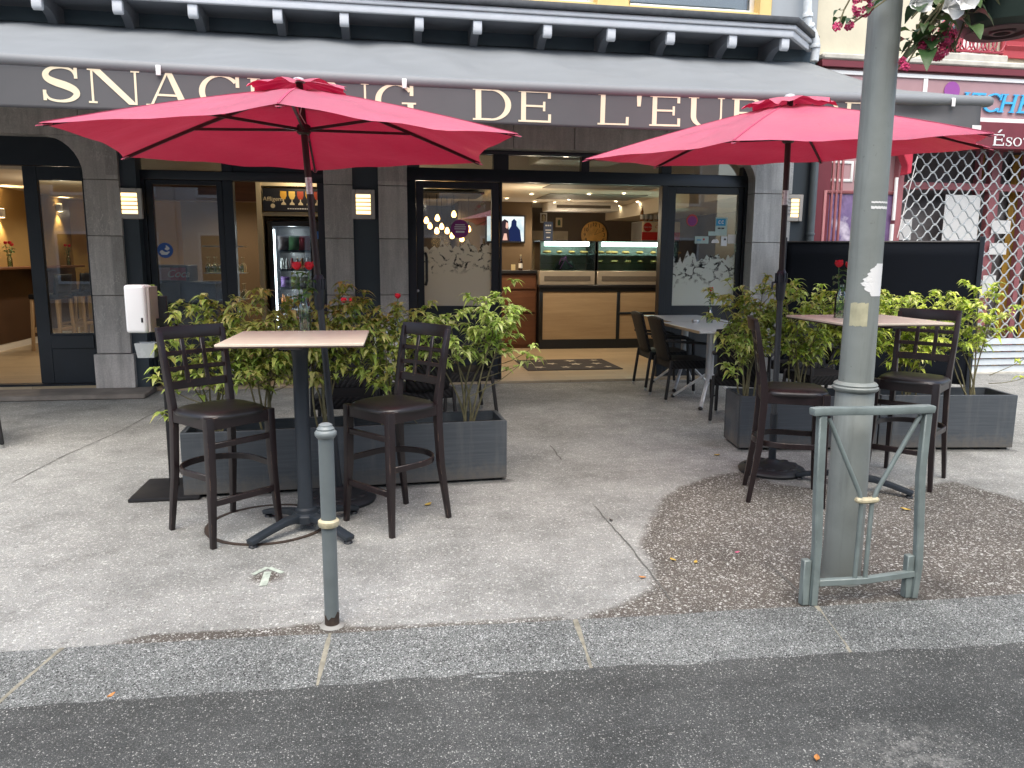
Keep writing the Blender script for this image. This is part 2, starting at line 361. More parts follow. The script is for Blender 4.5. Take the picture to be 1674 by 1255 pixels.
for y0_, t_ in YR:
    row = []
    for x in xs:
        y = y0_ if t_ == 1. else (3.1+skew(x))*(1-t_)+3.5*t_; v = bm.verts.new((x, y, 0)); p = Vector((x, y))
        a = 0.
        if -5 <= x <= 7 and y < 6.6:
            a = max(0, min(1, .5+sdist(p, w2)/.16)); a = max(a, max(0, min(.8, .45+sdist(p, b2)/.09)))
            a = max(a, .6*max(0, 1-abs((p-rc2).length-.36)/.07)); a = max(a, .75*max(0, 1.3-(p-arr2).length/.13))
        elif x > 7: a = .9 if y < 4.8 else 0
        v[wl] = a; st_ = 0.
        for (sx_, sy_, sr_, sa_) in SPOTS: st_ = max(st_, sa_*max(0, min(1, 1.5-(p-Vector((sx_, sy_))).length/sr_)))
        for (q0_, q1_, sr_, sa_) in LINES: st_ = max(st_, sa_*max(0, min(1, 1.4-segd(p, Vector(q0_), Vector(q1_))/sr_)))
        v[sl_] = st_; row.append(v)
    grid_v.append(row)
for j in range(len(YR)-1):
    for i in range(len(xs)-1): bm.faces.new((grid_v[j][i], grid_v[j][i+1], grid_v[j+1][i+1], grid_v[j+1][i]))
me = bpy.data.meshes.new('pavement'); bm.to_mesh(me); bm.free(); me.materials.append(m_pave)
put(link(bpy.data.objects.new('pavement', me)), kind='structure')
b = MB(); b.grid(lambda u, v: (-60+120*u, -60+62.75*v, -.055), 8, 8)
rnd = random.Random(12); no = [rnd.uniform(-1, 1) for _ in range(400)]
def edge(x): q = (x+8)*11; i = int(q); f = q-i; return (no[i % 400]*(1-f)+no[(i+1) % 400]*f)*.011+.012*sin(x*1.7+1)+.008*sin(x*4.3)
b.grid(lambda u, v: (-8+16*u, (2.63+skew(-8+16*u))*(1-v)+(KY0+.012+skew(-8+16*u)+edge(-8+16*u))*v, -.0545+.0225*v**1.6), 420, 4)      # asphalt feathered up against the kerb
put(b.build('road', m_road, smooth=True), kind='structure')
b = MB(); b.quad((-150, -150, -.4), (150, -150, -.4), (150, 150, -.4), (-150, 150, -.4))
put(b.build('ground', m_road), kind='structure')
# kerb stones with open joints, top slightly dished, front edge dropping to the asphalt
b = MB()
jx = [-6.6, -5.55, -4.5, -3.45, -2.4, -1.36, -.255, .81, 1.93, 3.0, 4.08, 5.15, 6.2, 7.3, 8.4]
sk = [.0, 0, 0, 0, 0, .11, .03, .02, .05, .03, 0, 0, 0, 0, 0]
for i in range(len(jx)-1):
    xa, xb, sa, sb = jx[i]+.0028, jx[i+1]-.0028, sk[i], sk[i+1]
    prof = [(KY0-.02, -.12), (KY0-.012, -.049), (KY0+.015, -.038), (KY0+.12, -.022), (KY0+.25, -.006), (KY1-.002, .003), (KY1-.002, -.12)]
    n = len(prof); vs = []
    for k in range(7):
        t = k/6
        for (y, z) in prof:
            f = (y-KY0)/(KY1-KY0)-.5
            x_ = xa+(xb-xa)*t; vs.append(Vector((x_ + (sa*(1-t)+sb*t)*f, y + skew(x_) + .004*sin(9*x_), z+.002*sin(5*(xa+t)))))
    fs = [tuple(range(n)), tuple(reversed(range(6*n, 7*n)))]
    for k in range(6):
        for q in range(n-1): fs.append((k*n+q, (k+1)*n+q, (k+1)*n+q+1, k*n+q+1))
    b._add(vs, fs)
put(b.build('kerb', m_kerb, bevel=0, smooth=True), kind='structure')
b = MB(); rnd = random.Random(8)                       # mortar in the joints
for i in range(1, len(jx)-1):
    P = []
    for k in range(13):
        f = k/12; y = KY0+.012+(KY1-.004-KY0-.012)*f; z = -.0405+.0415*min(1, f*1.02)**.9; w = .004+.009*abs(sin(i*2.1+f*3.1))*(.4+.6*f)+rnd.uniform(0, .003)
        P.append((jx[i]+sk[i]*(f-.5), y+skew(jx[i]), z+.0035, w))
    for k in range(12):
        a, c = P[k], P[k+1]; b.quad((a[0]-a[3], a[1], a[2]), (a[0]+a[3]*.8, a[1], a[2]), (c[0]+c[3]*.8, c[1], c[2]), (c[0]-c[3], c[1], c[2]))
put(b.build('kerb_mortar', plain('tan_joint_mortar', (.23, .215, .165), .95, var=.4, scale=25, bmp=.4)), kind='structure')
b = MB(); b.quad((-9, KY0-.03+skew(-9), -.07), (9, KY0-.03+skew(9), -.07), (9, KY1+.01+skew(9), -.03), (-9, KY1+.01+skew(-9), -.03)); put(b.build('kerb_bed', m_joint), kind='structure')
# cracks and expansion joints in the concrete, thin dirt-filled strips
b = MB()
def crack(pts, w):
    P = [atz(x, y, .004) for x, y in pts]; out = []
    for i in range(len(P)-1):
        for t in range(6): out.append(P[i].lerp(P[i+1], t/6) + Vector((random.uniform(-.006, .006), random.uniform(-.006, .006), 0)))
    out.append(P[-1])
    for i in range(len(out)-1):
        a, c = out[i], out[i+1]; d = (c-a).normalized(); s = Vector((-d.y, d.x, 0)); w1, w2_ = w*random.uniform(.5, 1.2)/2, w*random.uniform(.5, 1.2)/2
        b.quad(a-s*w1, c-s*w2_, c+s*w2_, a+s*w1)
crack([(972, 826), (1000, 858), (1042, 908), (1075, 950), (1100, 985)], .009)
crack([(20, 788), (110, 742), (205, 700), (275, 662)], .009)
crack([(1253, 920), (1335, 990)], .010)
crack([(900, 728), (918, 752)], .012)
put(b.build('pavement_joint', m_joint), kind='structure')
# painted arrow on the concrete
m_arrow = plain('worn_white_road_paint', (.40, .45, .38), .8, var=.4, scale=25)
b = MB()
def strip(p, q, w):
    a, c = atz(*p, .004), atz(*q, .004); d = (c-a).normalized(); s = Vector((-d.y, d.x, 0)); b.box((0, 0, 0), (0, 0, 0)) if 0 else b.quad(a-s*w/2, c-s*w/2, c+s*w/2, a+s*w/2)
strip((430, 957), (438, 934), .036); strip((413, 939), (437, 927), .026)
strip((440, 927.5), (462, 936), .026)
put(b.build('painted_arrow', m_arrow), kind='structure')
# round cover set flush in the concrete
mc = thing('manhole_cover', 'round concrete-filled cover with rusty rim in the pavement under the left high table', 'manhole cover', (ring_c.x, ring_c.y, 0))
b = MB(); b.quad(*[(.335*cos(2*pi*k/48), .335*sin(2*pi*k/48), .004) for k in range(48)]); b.build('cover_plate', m_pave, mc)
b = MB(); b.lathe([(.338, .001), (.338, .007), (.362, .007), (.362, .001)], n=48, cap=False); b.build('cover_rim', m_rust, mc)
# low stone step along the left part of the front
b = MB(); b.box((-12, 9.03, 0), (-2.62, 9.52, .06)); st = b.build('stone_step', m_step, bevel=.012)
put(st, kind='structure')
# fallen leaves
m_yleaf = plain('yellow_dead_leaf', (.50, .34, .07), .7, var=.3, scale=40)
m_oleaf = plain('orange_dead_leaf', (.50, .22, .06), .7, var=.3, scale=40)
m_pink = plain('pink_petal', (.60, .12, .22), .6, var=.3, scale=40)
def leafmesh(b, L, W, lift):
    vs = []
    for i in range(6):
        t = i/5; w = W*sin(pi*min(1, t*.93+.07))**.8/2*(1 if 0 < i < 5 else .1)
        for k in (-1, 0, 1): vs.append(Vector((t*L-L/2, k*w, .004+lift*(abs(k)*.6+abs(t-.4)))))
    b._add(vs, [(i*3+k, (i+1)*3+k, (i+1)*3+k+1, i*3+k+1) for i in range(5) for k in (0, 1)])
for px, py, L, mt_, lab in [(700, 826, .085, m_yleaf, 'yellow-green fallen leaf on the concrete right of the left brown stools'), (182, 1140, .045, m_oleaf, 'small orange leaf on the kerb stones at the left'),
        (1050, 946, .05, m_oleaf, 'orange leaf scrap at the edge of the dark worn pavement patch'), (1100, 917, .06, m_yleaf, 'ochre leaf lying on the dark worn patch left of the lamp post'),
        (1137, 921, .05, m_yleaf, 'small olive leaf beside the ochre leaf on the dark worn patch'), (999, 852, .045, m_rust, 'dark red leaf lying on the crack in the pavement'),
        (1578, 982, .055, m_oleaf, 'orange leaf on the pavement right of the bent barrier'), (1335, 1243, .05, m_oleaf, 'orange leaf on the asphalt at the bottom of the view'),
        (1480, 834, .08, m_yleaf, 'pale yellow leaf on the pavement behind the bent barrier'), (1172, 745, .08, m_yleaf, 'dull yellow leaf on the concrete left of the right planters'),
        (1492, 984, .05, m_pink, 'crushed pink petal at the right foot of the bent barrier'), (1205, 905, .04, m_pink, 'small pink petal on the dark worn patch')]:
    z = 0.0 if atz(px, py).y > KY1+skew(atz(px, py).x) else (-.02 if atz(px, py).y > KY0+skew(atz(px, py).x)-.1 else -.055)
    p = atz(px, py, z); L *= .75; b = MB(); leafmesh(b, L, L*.5, .008)
    o = b.build('fallen_leaf' if 'petal' not in lab else 'fallen_petal', mt_); o.location = (p.x, p.y, z+.001); o.rotation_euler = (0, 0, random.uniform(0, 6.3))
    put(o, lab, 'leaf' if 'petal' not in lab else 'petal')
# ------------------------------------------------------------------ the snack bar building
YF, YG = 9.5, 9.75            # stone face, shopfront glazing plane
m_stone = None
def stonemat(name, c1, c2, vein):
    mt, nt, bs, out = newmat(name); v = coords(nt)
    n1 = noise(nt, v, 3, 7, .65); n2 = noise(nt, v, 60, 3)
    col = ramp(nt, n1, [(.3, c1), (.7, c2)]); col = mix(nt, .35, col, ramp(nt, n2, [(.3, g(.6)), (.7, g(1.25))]), 'MULTIPLY')
    n3 = noise(nt, coords(nt, (1.5, 1.5, .6)), 5, 4, .7)
    sp = N(nt, 'ShaderNodeSeparateXYZ'); nt.links.new(v, sp.inputs[0]); wn = N(nt, 'ShaderNodeTexWhiteNoise', _noise_dimensions='2D'); cb = N(nt, 'ShaderNodeCombineXYZ')
    nt.links.new(mth(nt, 'FLOOR', mth(nt, 'DIVIDE', mth(nt, 'SUBTRACT', sp.outputs[2], .46), .67)), cb.inputs[0]); nt.links.new(mth(nt, 'FLOOR', mth(nt, 'MULTIPLY', sp.outputs[0], 1.0)), cb.inputs[1]); nt.links.new(cb.outputs[0], wn.inputs['Vector'])
    col = mix(nt, .8, col, ramp(nt, wn.outputs['Value'], [(0, g(.76)), (1, g(1.14))]), 'MULTIPLY')
    dr = noise(nt, coords(nt, (5, 5, .5)), 2, 6, .7); col = mix(nt, .7, col, ramp(nt, dr, [(.32, g(.62)), (.6, g(1.1))]), 'MULTIPLY')
    vn = mth(nt, 'MULTIPLY', mth(nt, 'SUBTRACT', .016, mth(nt, 'ABSOLUTE', mth(nt, 'SUBTRACT', n3, .5))), 60, True)
    col = mix(nt, mth(nt, 'MULTIPLY', vn, mth(nt, 'MULTIPLY', mth(nt, 'SUBTRACT', noise(nt, v, 1.3), .48), 6, True)), col, vein)
    nt.links.new(col, bs.inputs['Base Color']); bs.inputs['Roughness'].default_value = .55; bump(nt, bs, n2, .12, .003); return mt
m_stone = stonemat('grey_brown_stone', (.46, .425, .39), (.58, .54, .50), (.70, .66, .60))
m_stone2 = stonemat('pale_grey_stone', (.48, .485, .475), (.58, .58, .56), (.72, .71, .68))
m_upper = plain('blue_grey_render', (.34, .37, .39), .8, var=.05, bmp=.1)
m_yellow = plain('yellow_render', (.72, .53, .22), .75, var=.08, scale=5, bmp=.1)
m_fascia = plain('white_grey_fascia_paint', (.66, .68, .70), .55, var=.06)
m_soffit = plain('grey_soffit_paint', (.26, .275, .30), .6, var=.06)
m_slate = plain('slate_edge', (.045, .05, .055), .6, var=.3, scale=14)
m_whitepaint = plain('white_gloss_paint', (.82, .82, .80), .4, var=.03)
BX = (1.0, YF, 0.)
bld = thing('snack_bar_building', 'snack bar building with grey stone pillars, dark shopfront frames, open doorway and corbelled overhang', 'building', BX)
def W(b, name, mat, parent=bld, **k): return b.build(name, mat, parent, world=True, **k)
PILL = [(-3.24, -2.87, m_stone), (-.63, -.30, m_stone), (.0, .34, m_stone), (4.78, 5.30, m_stone2)]
for (xa, xb, mt_) in PILL:
    b = MB()
    zs = [0.46, 1.13, 1.80, 2.42, 2.885]
    for i in range(4): b.box((xa, YF, zs[i]+.003), (xb, YF+.34, zs[i+1]-.003))
    z0 = .06 if xa < -2 else 0
    b.box((xa-.03, YF-.03, z0), (xb+.03, YF+.34, .455))
    W(b, 'stone_pillar', mt_, bevel=.004)
def fillet(b, xc, zc, r, sx, y0, y1):      # stone in the rounded upper corner of an opening
    P = [Vector((xc, y0, zc))]
    for k in range(9):
        a = pi/2*k/8; P.append(Vector((xc+sx*(r-r*sin(a)), y0, zc-r+r*cos(a))))
    b.prism(P, (0, y1-y0, 0))
b = MB()
for (xa, xb) in [(-12, -7.01), (-7, -3.245), (-3.24, -1.62), (-1.61, -.305), (-.3, .34), (.345, 1.62), (1.625, 2.38), (2.386, 3.56), (3.566, 4.77), (4.776, 5.3)]:
    b.box((xa, YF-.004 if (xa*7) % 2 < 1 else YF, 2.89), (xb, YF+.34, 3.22))
fillet(b, -3.238, 2.888, .42, -1, YF+.002, YF+.33); fillet(b, .338, 2.888, .30, 1, YF+.002, YF+.33); fillet(b, 4.782, 2.888, .34, -1, YF+.002, YF+.33)
W(b, 'stone_lintel', m_stone, bevel=.004)
b = MB()
b.box((-12, YF+.03, 3.22), (5.52, YF+.3, 4.28)); W(b, 'blue_band', plain('deep_blue_band_paint', (.085, .12, .145), .6, var=.08)); b = MB()
[W(MB().box(p_, q_), 'painted_panel', m_panel) for p_, q_ in (((-2.87, YF+.05, 0), (-2.70, YF+.3, 2.89)), ((-.30, YF+.045, 0), (0, YF+.3, 2.89)), ((5.30, YF+.04, 0), (5.62, YF+.3, 3.22)))]
pass
b = MB()                                                                            # upper storey with the window opening left open
WX0, WX1 = 1.0, 4.86
b.box((-12, YF+.02, 4.36), (WX0, YF+.3, 9)); b.box((WX1, YF+.02, 4.36), (5.50, YF+.3, 9)); b.box((WX0, YF+.02, 6.4), (WX1, YF+.3, 9))
W(b, 'upper_wall', m_upper)
b = MB()
b.box((WX0, YF-.02, 4.42), (1.32, YF+.28, 6.4)); b.box((4.70, YF-.02, 4.42), (WX1, YF+.28, 6.4)); b.box((2.62, YF-.02, 4.42), (3.02, YF+.28, 6.4)); b.box((1.32, YF+.0, 4.42), (2.62, YF+.28, 4.60)); b.box((3.02, YF+.0, 4.42), (4.70, YF+.28, 4.60))
us = W(b, 'window_surround', m_yellow, bevel=.006)
for xa, xb in ((1.32, 2.62), (3.02, 4.70)):
    b = MB(); b.box((xa, YF+.13, 4.60), (xa+.06, YF+.18, 6.4)); b.box((xb-.06, YF+.13, 4.60), (xb, YF+.18, 6.4)); b.box((xa+.06, YF+.13, 4.60), (xb-.06, YF+.18, 4.66))
    uw = W(b, 'upper_window', m_whitepaint, bevel=.004)
    b = MB(); b.box((xa+.06, YF+.15, 4.66), (xb-.06, YF+.16, 6.4)); W(b, 'pane', m_glass, uw)
    b = MB(); b.box((xa+.05, YF+.26, 4.6), (xb-.05, YF+.27, 6.4)); W(b, 'net_curtain', m_paper, uw)
b = MB(); b.box((WX0-.1, YF-.16, 4.375), (WX1+.06, YF+.1, 4.418)); W(b, 'window_sill', m_whitepaint, bevel=.008)
# overhang: soffit, fascia in two tiers, slate edge, corbels
YO, XO, XR = 8.9, 4.85, 5.46
def plan(y, x, z0, z1, b, yb=YF+.02):
    b.prism([(-12, y, z0), (x, y, z0), (x+(YF-.02-y), YF-.02, z0), (x+(YF-.02-y), yb, z0), (-12, yb, z0)], (0, 0, z1-z0))
b = MB(); plan(YO+.06, XO-.02, 4.20, 4.30, b); W(b, 'soffit', m_soffit)
def rim(y, x, z0, z1, t, b):
    ye = YF-.02
    b.prism([(-12, y, z0), (x, y, z0), (x+(ye-y), ye, z0), (x+(ye-y)-t*1.41, ye, z0), (x-t*.41, y+t, z0), (-12, y+t, z0)], (0, 0, z1-z0))
b = MB(); rim(YO, XO, 4.165, 4.243, .05, b); rim(YO-.03, XO+.012, 4.247, 4.296, .08, b); W(b, 'fascia', m_fascia, bevel=.006)
b = MB(); plan(YO-.07, XO+.03, 4.30, 4.37, b); W(b, 'slate_edge', m_slate, bevel=.008)
for x in [-5.6, -4.85, -4.1, -3.35, -2.59, -1.86, -1.01, -.32, .48, 1.12, 1.91, 2.65, 3.36, 4.12, 4.78]:
    y1 = YF+.03; pr = [(YO+.07, 4.20), (YO+.05, 4.165), (YO+.05, 4.10), (YO+.09, 4.075), (YO+.16, 4.09)]
    pr += [(YO+.20+.30*sin(a), 4.09-.26*(1-cos(a))) for a in [pi/2*k/6 for k in range(7)]]
    pr += [(y1, 3.80), (y1, 4.20)]
    b = MB(); b.prism([(x-.045, y, z) for y, z in pr], (.09, 0, 0)); cb = W(b, 'corbel', m_soffit, bevel=.004)
    b = MB(); b.prism([(x-.048, y, z) for y, z in ((YO+.045, 4.163), (YO+.03, 4.15), (YO+.03, 4.06), (YO+.045, 4.035), (YO+.075, 4.022), (YO+.10, 4.04), (YO+.10, 4.163))], (.096, 0, 0)); W(b, 'corbel_end', m_fascia, cb, bevel=.006)
# ---- shopfront frames
b = MB()
b.box((-12, YG-.03, 2.575), (-3.24, YG+.06, 2.90))                                   # left opening header
b.box((-12, YG-.05, .06), (-3.24, YG+.09, .085))
W(b, 'left_bay_header', m_frame, bevel=.004)
def leaf(name, x0, x1, z0, z1, gx0, gx1, gz0, gz1, y0=YG-.035, y1=YG+.035, mat=m_frame, sub=None):
    b = MB(); b.box((x0, y0, z0), (gx0, y1, z1)); b.box((gx1, y0, z0), (x1, y1, z1)); b.box((gx0, y0+.001, gz1), (gx1, y1-.001, z1)); b.box((gx0, y0+.001, z0), (gx1, y1-.001, gz0))
    o = W(b, name, mat, bevel=.003)
    b = MB(); b.box((gx0-.01, YG-.004, gz0-.01), (gx1+.01, YG+.004, gz1+.01)); W(b, 'pane', m_glass, o)
    return o
dl = leaf('left_door', -3.945, -3.245, .09, 2.57, -3.80, -3.33, .68, 2.42)
b = MB(); b.box((-3.80, YG-.05, .50), (-3.33, YG-.034, .66)); W(b, 'kick_panel', m_frame, dl, bevel=.006)
# middle bay
b = MB()
b.box((-2.70, YG-.05, 2.80), (-.63, YG+.06, 2.89)); b.box((-2.70, YG-.05, 2.455), (-.63, YG+.06, 2.56))
b.box((-2.70, YG-.05, 0), (-2.655, YG+.06, 2.455)); b.box((-1.80, YG-.06, 0), (-1.68, YG+.07, 2.455)); b.box((-.72, YG-.06, 0), (-.63, YG+.07, 2.455))
b.box((-1.80, YG-.05, 2.56), (-1.68, YG+.06, 2.80)); b.box((-1.68, YG-.03, 2.56), (-.63, YG+.04, 2.80))
W(b, 'middle_bay_frame', m_frame, bevel=.004)
wl_ = leaf('middle_window', -2.65, -1.805, .05, 2.45, -2.58, -1.87, .62, 2.40)
b = MB(); b.box((-2.69, YG-.004, 2.56), (-1.80, YG+.004, 2.80)); W(b, 'pane', m_glass, wl_)
# hand washing sign stuck on that pane
p = aty(270, 409, YG-.008)
b = MB(); b.lathe([(.088, 0), (.088, .002)], c=(p.x, p.y, p.z), n=32, M=Matrix.Rotation(pi/2, 3, 'X')); sg = W(b, 'hand_washing_sticker', m_blue, wl_)
b = MB()
def flat(b, pts, y, t=.0016): b.prism([(x, y, z) for x, z in pts], (0, -t, 0))
hx, hz, hy = p.x, p.z, p.y-.003
flat(b, [(hx-.062, hz-.020), (hx-.040, hz-.052), (hx+.020, hz-.052), (hx+.050, hz-.022), (hx+.046, hz-.008), (hx+.010, hz-.022), (hx-.012, hz-.014), (hx-.030, hz+.004), (hx-.048, hz-.002)], hy)
flat(b, [(hx-.004, hz+.012), (hx+.026, hz-.002), (hx+.052, hz+.016), (hx+.046, hz+.034), (hx+.020, hz+.058), (hx+.008, hz+.054), (hx+.016, hz+.034), (hx+.002, hz+.030)], hy)
W(b, 'hands_pictogram', m_paper, sg)
# centre opening
b = MB()
b.box((.345, YG-.06, 2.84), (4.775, YG+.07, 2.885)); b.box((.345, YG-.06, 2.51), (4.775, YG+.07, 2.66))
b.box((.345, YG-.06, 0), (.45, YG+.07, 2.51)); b.box((.345, YG-.06, 2.66), (.50, YG+.07, 2.84))
for xa, xb in ((1.41, 1.60), (2.53, 2.63), (3.585, 3.72), (4.70, 4.775)): b.box((xa, YG-.055, 2.66), (xb, YG+.065, 2.84))
b.box((1.49, YG-.05, 0), (1.52, YG+.07, 2.51)); b.box((3.605, YG-.06, 0), (3.69, YG+.07, 2.51)); b.box((4.74, YG-.06, 0), (4.775, YG+.07, 2.51))
W(b, 'entrance_frame', m_frame, bevel=.004)
for xa, xb in ((.50, 1.41), (1.60, 2.53), (2.63, 3.585), (3.72, 4.70)):
    b = MB(); b.box((xa, YG-.004, 2.66), (xb, YG+.004, 2.84)); W(b, 'transom_pane', m_glass)
dc = leaf('entrance_door', .455, 1.485, .03, 2.505, .545, 1.39, .98, 2.42)
b = MB(); hx = .54
b.tube([(hx+.02, YG-.035, 1.63), (hx+.02, YG-.10, 1.63), (hx+.03, YG-.12, 1.58), (hx+.03, YG-.12, 1.30), (hx+.02, YG-.10, 1.25), (hx+.02, YG-.035, 1.25)], .017, 10); W(b, 'door_handle', m_black, dc, smooth=True)
b = MB(); p = aty(683, 475, YG-.04); b.lathe([(.018, 0), (.018, .012), (.010, .016)], c=(p.x, p.y, p.z), n=16, M=Matrix.Rotation(pi/2, 3, 'X')); W(b, 'door_lock', m_steel, dc, smooth=True)
wr = leaf('entrance_window', 3.695, 4.735, .03, 2.505, 3.80, 4.67, .97, 2.42)
# frosted film with a printed crushed-ice border, on both panes
def icemat(name, tint, top):
    mt, nt, bs, out = newmat(name); v = coords(nt, (1, 1, 1.15))
    w = N(nt, 'ShaderNodeTexVoronoi', _feature='DISTANCE_TO_EDGE'); w.inputs['Scale'].default_value = 9
    wn = N(nt, 'ShaderNodeMix', _data_type='VECTOR'); wn.inputs[0].default_value = .16
    nz = N(nt, 'ShaderNodeTexNoise'); nz.inputs['Scale'].default_value = 7; nz.inputs['Detail'].default_value = 6; nt.links.new(v, nz.inputs['Vector'])
    nt.links.new(v, wn.inputs[4]); nt.links.new(nz.outputs['Color'], wn.inputs[5]); nt.links.new(wn.outputs[1], w.inputs['Vector'])
    ln = mth(nt, 'MULTIPLY', mth(nt, 'SUBTRACT', .12, w.outputs['Distance']), 18, True)
    ln = mth(nt, 'MULTIPLY', ln, mth(nt, 'MULTIPLY', mth(nt, 'SUBTRACT', noise(nt, v, 9, 5, .7), .46), 9, True))
    sp = N(nt, 'ShaderNodeSeparateXYZ'); nt.links.new(coords(nt), sp.inputs[0])
    zz = mth(nt, 'ADD', sp.outputs[2], mth(nt, 'MULTIPLY', mth(nt, 'SUBTRACT', noise(nt, v, 4, 3), .5), .35))
    bandm = mth(nt, 'MULTIPLY', mth(nt, 'SUBTRACT', zz, top-.36), 9, True)
    ln = mth(nt, 'MULTIPLY', ln, bandm)
    col = mix(nt, ln, tint, (.03, .035, .04))
    d = N(nt, 'ShaderNodeBsdfDiffuse'); tl = N(nt, 'ShaderNodeBsdfTranslucent'); nt.links.new(col, d.inputs[0]); nt.links.new(col, tl.inputs[0])
    mx = N(nt, 'ShaderNodeMixShader'); mx.inputs[0].default_value = .5; nt.links.new(d.outputs[0], mx.inputs[1]); nt.links.new(tl.outputs[0], mx.inputs[2])
    tr = N(nt, 'ShaderNodeBsdfTransparent'); m2 = N(nt, 'ShaderNodeMixShader'); m2.inputs[0].default_value = .05
    nt.links.new(mx.outputs[0], m2.inputs[1]); nt.links.new(tr.outputs[0], m2.inputs[2]); nt.links.new(m2.outputs[0], out.inputs[0]); nt.nodes.remove(bs)
    return mt
for par, xa, xb, z0, seed, tint in ((dc, .545, 1.39, .98, 3, (.86, .83, .76)), (wr, 3.80, 4.67, .97, 9, (.86, .92, .90))):
    rnd = random.Random(seed); b = MB(); n = 26; top = 1.72 if par is dc else 1.60; prev = None
    P = []
    for i in range(n+1):
        x = xa+(xb-xa)*i/n; P.append((x, top+rnd.uniform(-.045, .075)+.05*sin(i*.7+seed)))
    for i in range(n): b.quad((P[i][0], YG-.0065, z0), (P[i+1][0], YG-.0065, z0), (P[i+1][0], YG-.0065, P[i+1][1]), (P[i][0], YG-.0065, P[i][1]))
    W(b, 'frosted_film', icemat('frosted_film_print', tint, top), par, norm=False)
# stickers
m_purple = plain('sticker_purple', (.25, .03, .20), .5); m_ringred = plain('sticker_red', (.55, .06, .05), .5); m_cyan = plain('sticker_cyan', (.02, .30, .52), .5); m_palegreen = plain('sticker_pale_green', (.45, .58, .53), .5); m_dark = plain('print_black', (.02, .02, .02), .6)
def sticker(par, name, x0, y0, x1, y1, mat, d=0.0085):
    a, c = aty(x0, y0, YG-d), aty(x1, y1, YG-d); b = MB(); b.box((a.x, YG-d-.0012, c.z), (c.x, YG-d, a.z)); return W(b, name, mat, par)
def disc(par, name, px, py, r, mat, d, half=False):
    p = aty(px, py, YG-d); b = MB(); b.prism([(p.x+r*cos(a), YG-d, p.z+r*sin(a)) for a in [((pi if half else 2*pi)*k/28) for k in range(29 if half else 28)]], (0, -.0012, 0)); return W(b, name, mat, par)
def words(par, name, rows, mat, y):         # rows of fine print: short dark dashes, too small to read in the photo
    b = MB()
    for x0, x1, z, h in rows: b.box((x0, y-.0012, z-h/2), (x1, y, z+h/2))
    return W(b, name, mat, par)
s_ = disc(dc, 'round_crimson_sticker', 752, 374, .115, m_purple, .010); p = aty(752, 374, YG)
words(dc, 'sticker_text', [(p.x-.06, p.x+.06, p.z+.05, .011), (p.x-.07, p.x+.07, p.z+.025, .011), (p.x-.07, p.x+.07, p.z, .011), (p.x-.055, p.x+.055, p.z-.035, .022)], m_paper, YG-.0125)
disc(wr, 'no_parking_sticker', 1131.5, 360, .078, m_ringred, .0082); disc(wr, 'no_parking_centre', 1131.5, 361, .062, m_purple, .0095)
sticker(wr, 'card_payment_sticker', 1170, 355, 1188, 385, m_palegreen); sticker(wr, 'card_payment_logo', 1171, 357, 1186, 369, m_cyan, .0105)
p = aty(1178.5, 363, YG); b = MB()
for dx in (-.022, .022):
    for k in range(10):
        a0, a1 = pi*.25+pi*1.5*k/10, pi*.25+pi*1.5*(k+1)/10; q = lambda a, r: (p.x+dx+r*cos(a), YG-.0125, p.z+1.15*r*sin(a))
        b.prism([q(a0, .020), q(a1, .020), q(a1, .011), q(a0, .011)], (0, -.001, 0))
W(b, 'card_payment_letters', m_paper, wr)
p = aty(1178, 374, YG); words(wr, 'card_text', [(p.x-.045, p.x-.005, p.z+.008, .018), (p.x+.005, p.x+.045, p.z+.008, .018)], m_dark, YG-.0105)
sticker(wr, 'small_sticker', 1158, 378, 1169, 385, m_palegreen); sticker(wr, 'wide_sticker', 1136, 386, 1158, 398, m_palegreen)
disc(wr, 'wide_sticker_dot', 1150.5, 391, .014, m_ringred, .0105); p = aty(1142, 392, YG); words(wr, 'wide_sticker_text', [(p.x-.03, p.x+.03, p.z+.004, .008), (p.x-.03, p.x+.03, p.z-.010, .006)], m_cyan, YG-.0105)
disc(wr, 'half_round_sticker', 1169, 397, .055, m_paper, .0085, True); p = aty(1167, 391, YG); words(wr, 'half_round_print', [(p.x-.01, p.x+.022, p.z+.002, .006)], m_dark, YG-.0105)
sticker(wr, 'grey_sticker', 1179, 386, 1188, 402, m_alu); p = aty(1184.5, 391, YG); b = MB(); b.prism([(p.x-.02, YG-.0105, p.z-.012), (p.x+.02, YG-.0105, p.z-.012), (p.x, YG-.0105, p.z+.022)], (0, -.001, 0)); W(b, 'grey_sticker_triangle', m_dark, wr)
sticker(wr, 'white_sticker', 1190, 383.5, 1204, 398, m_paper)
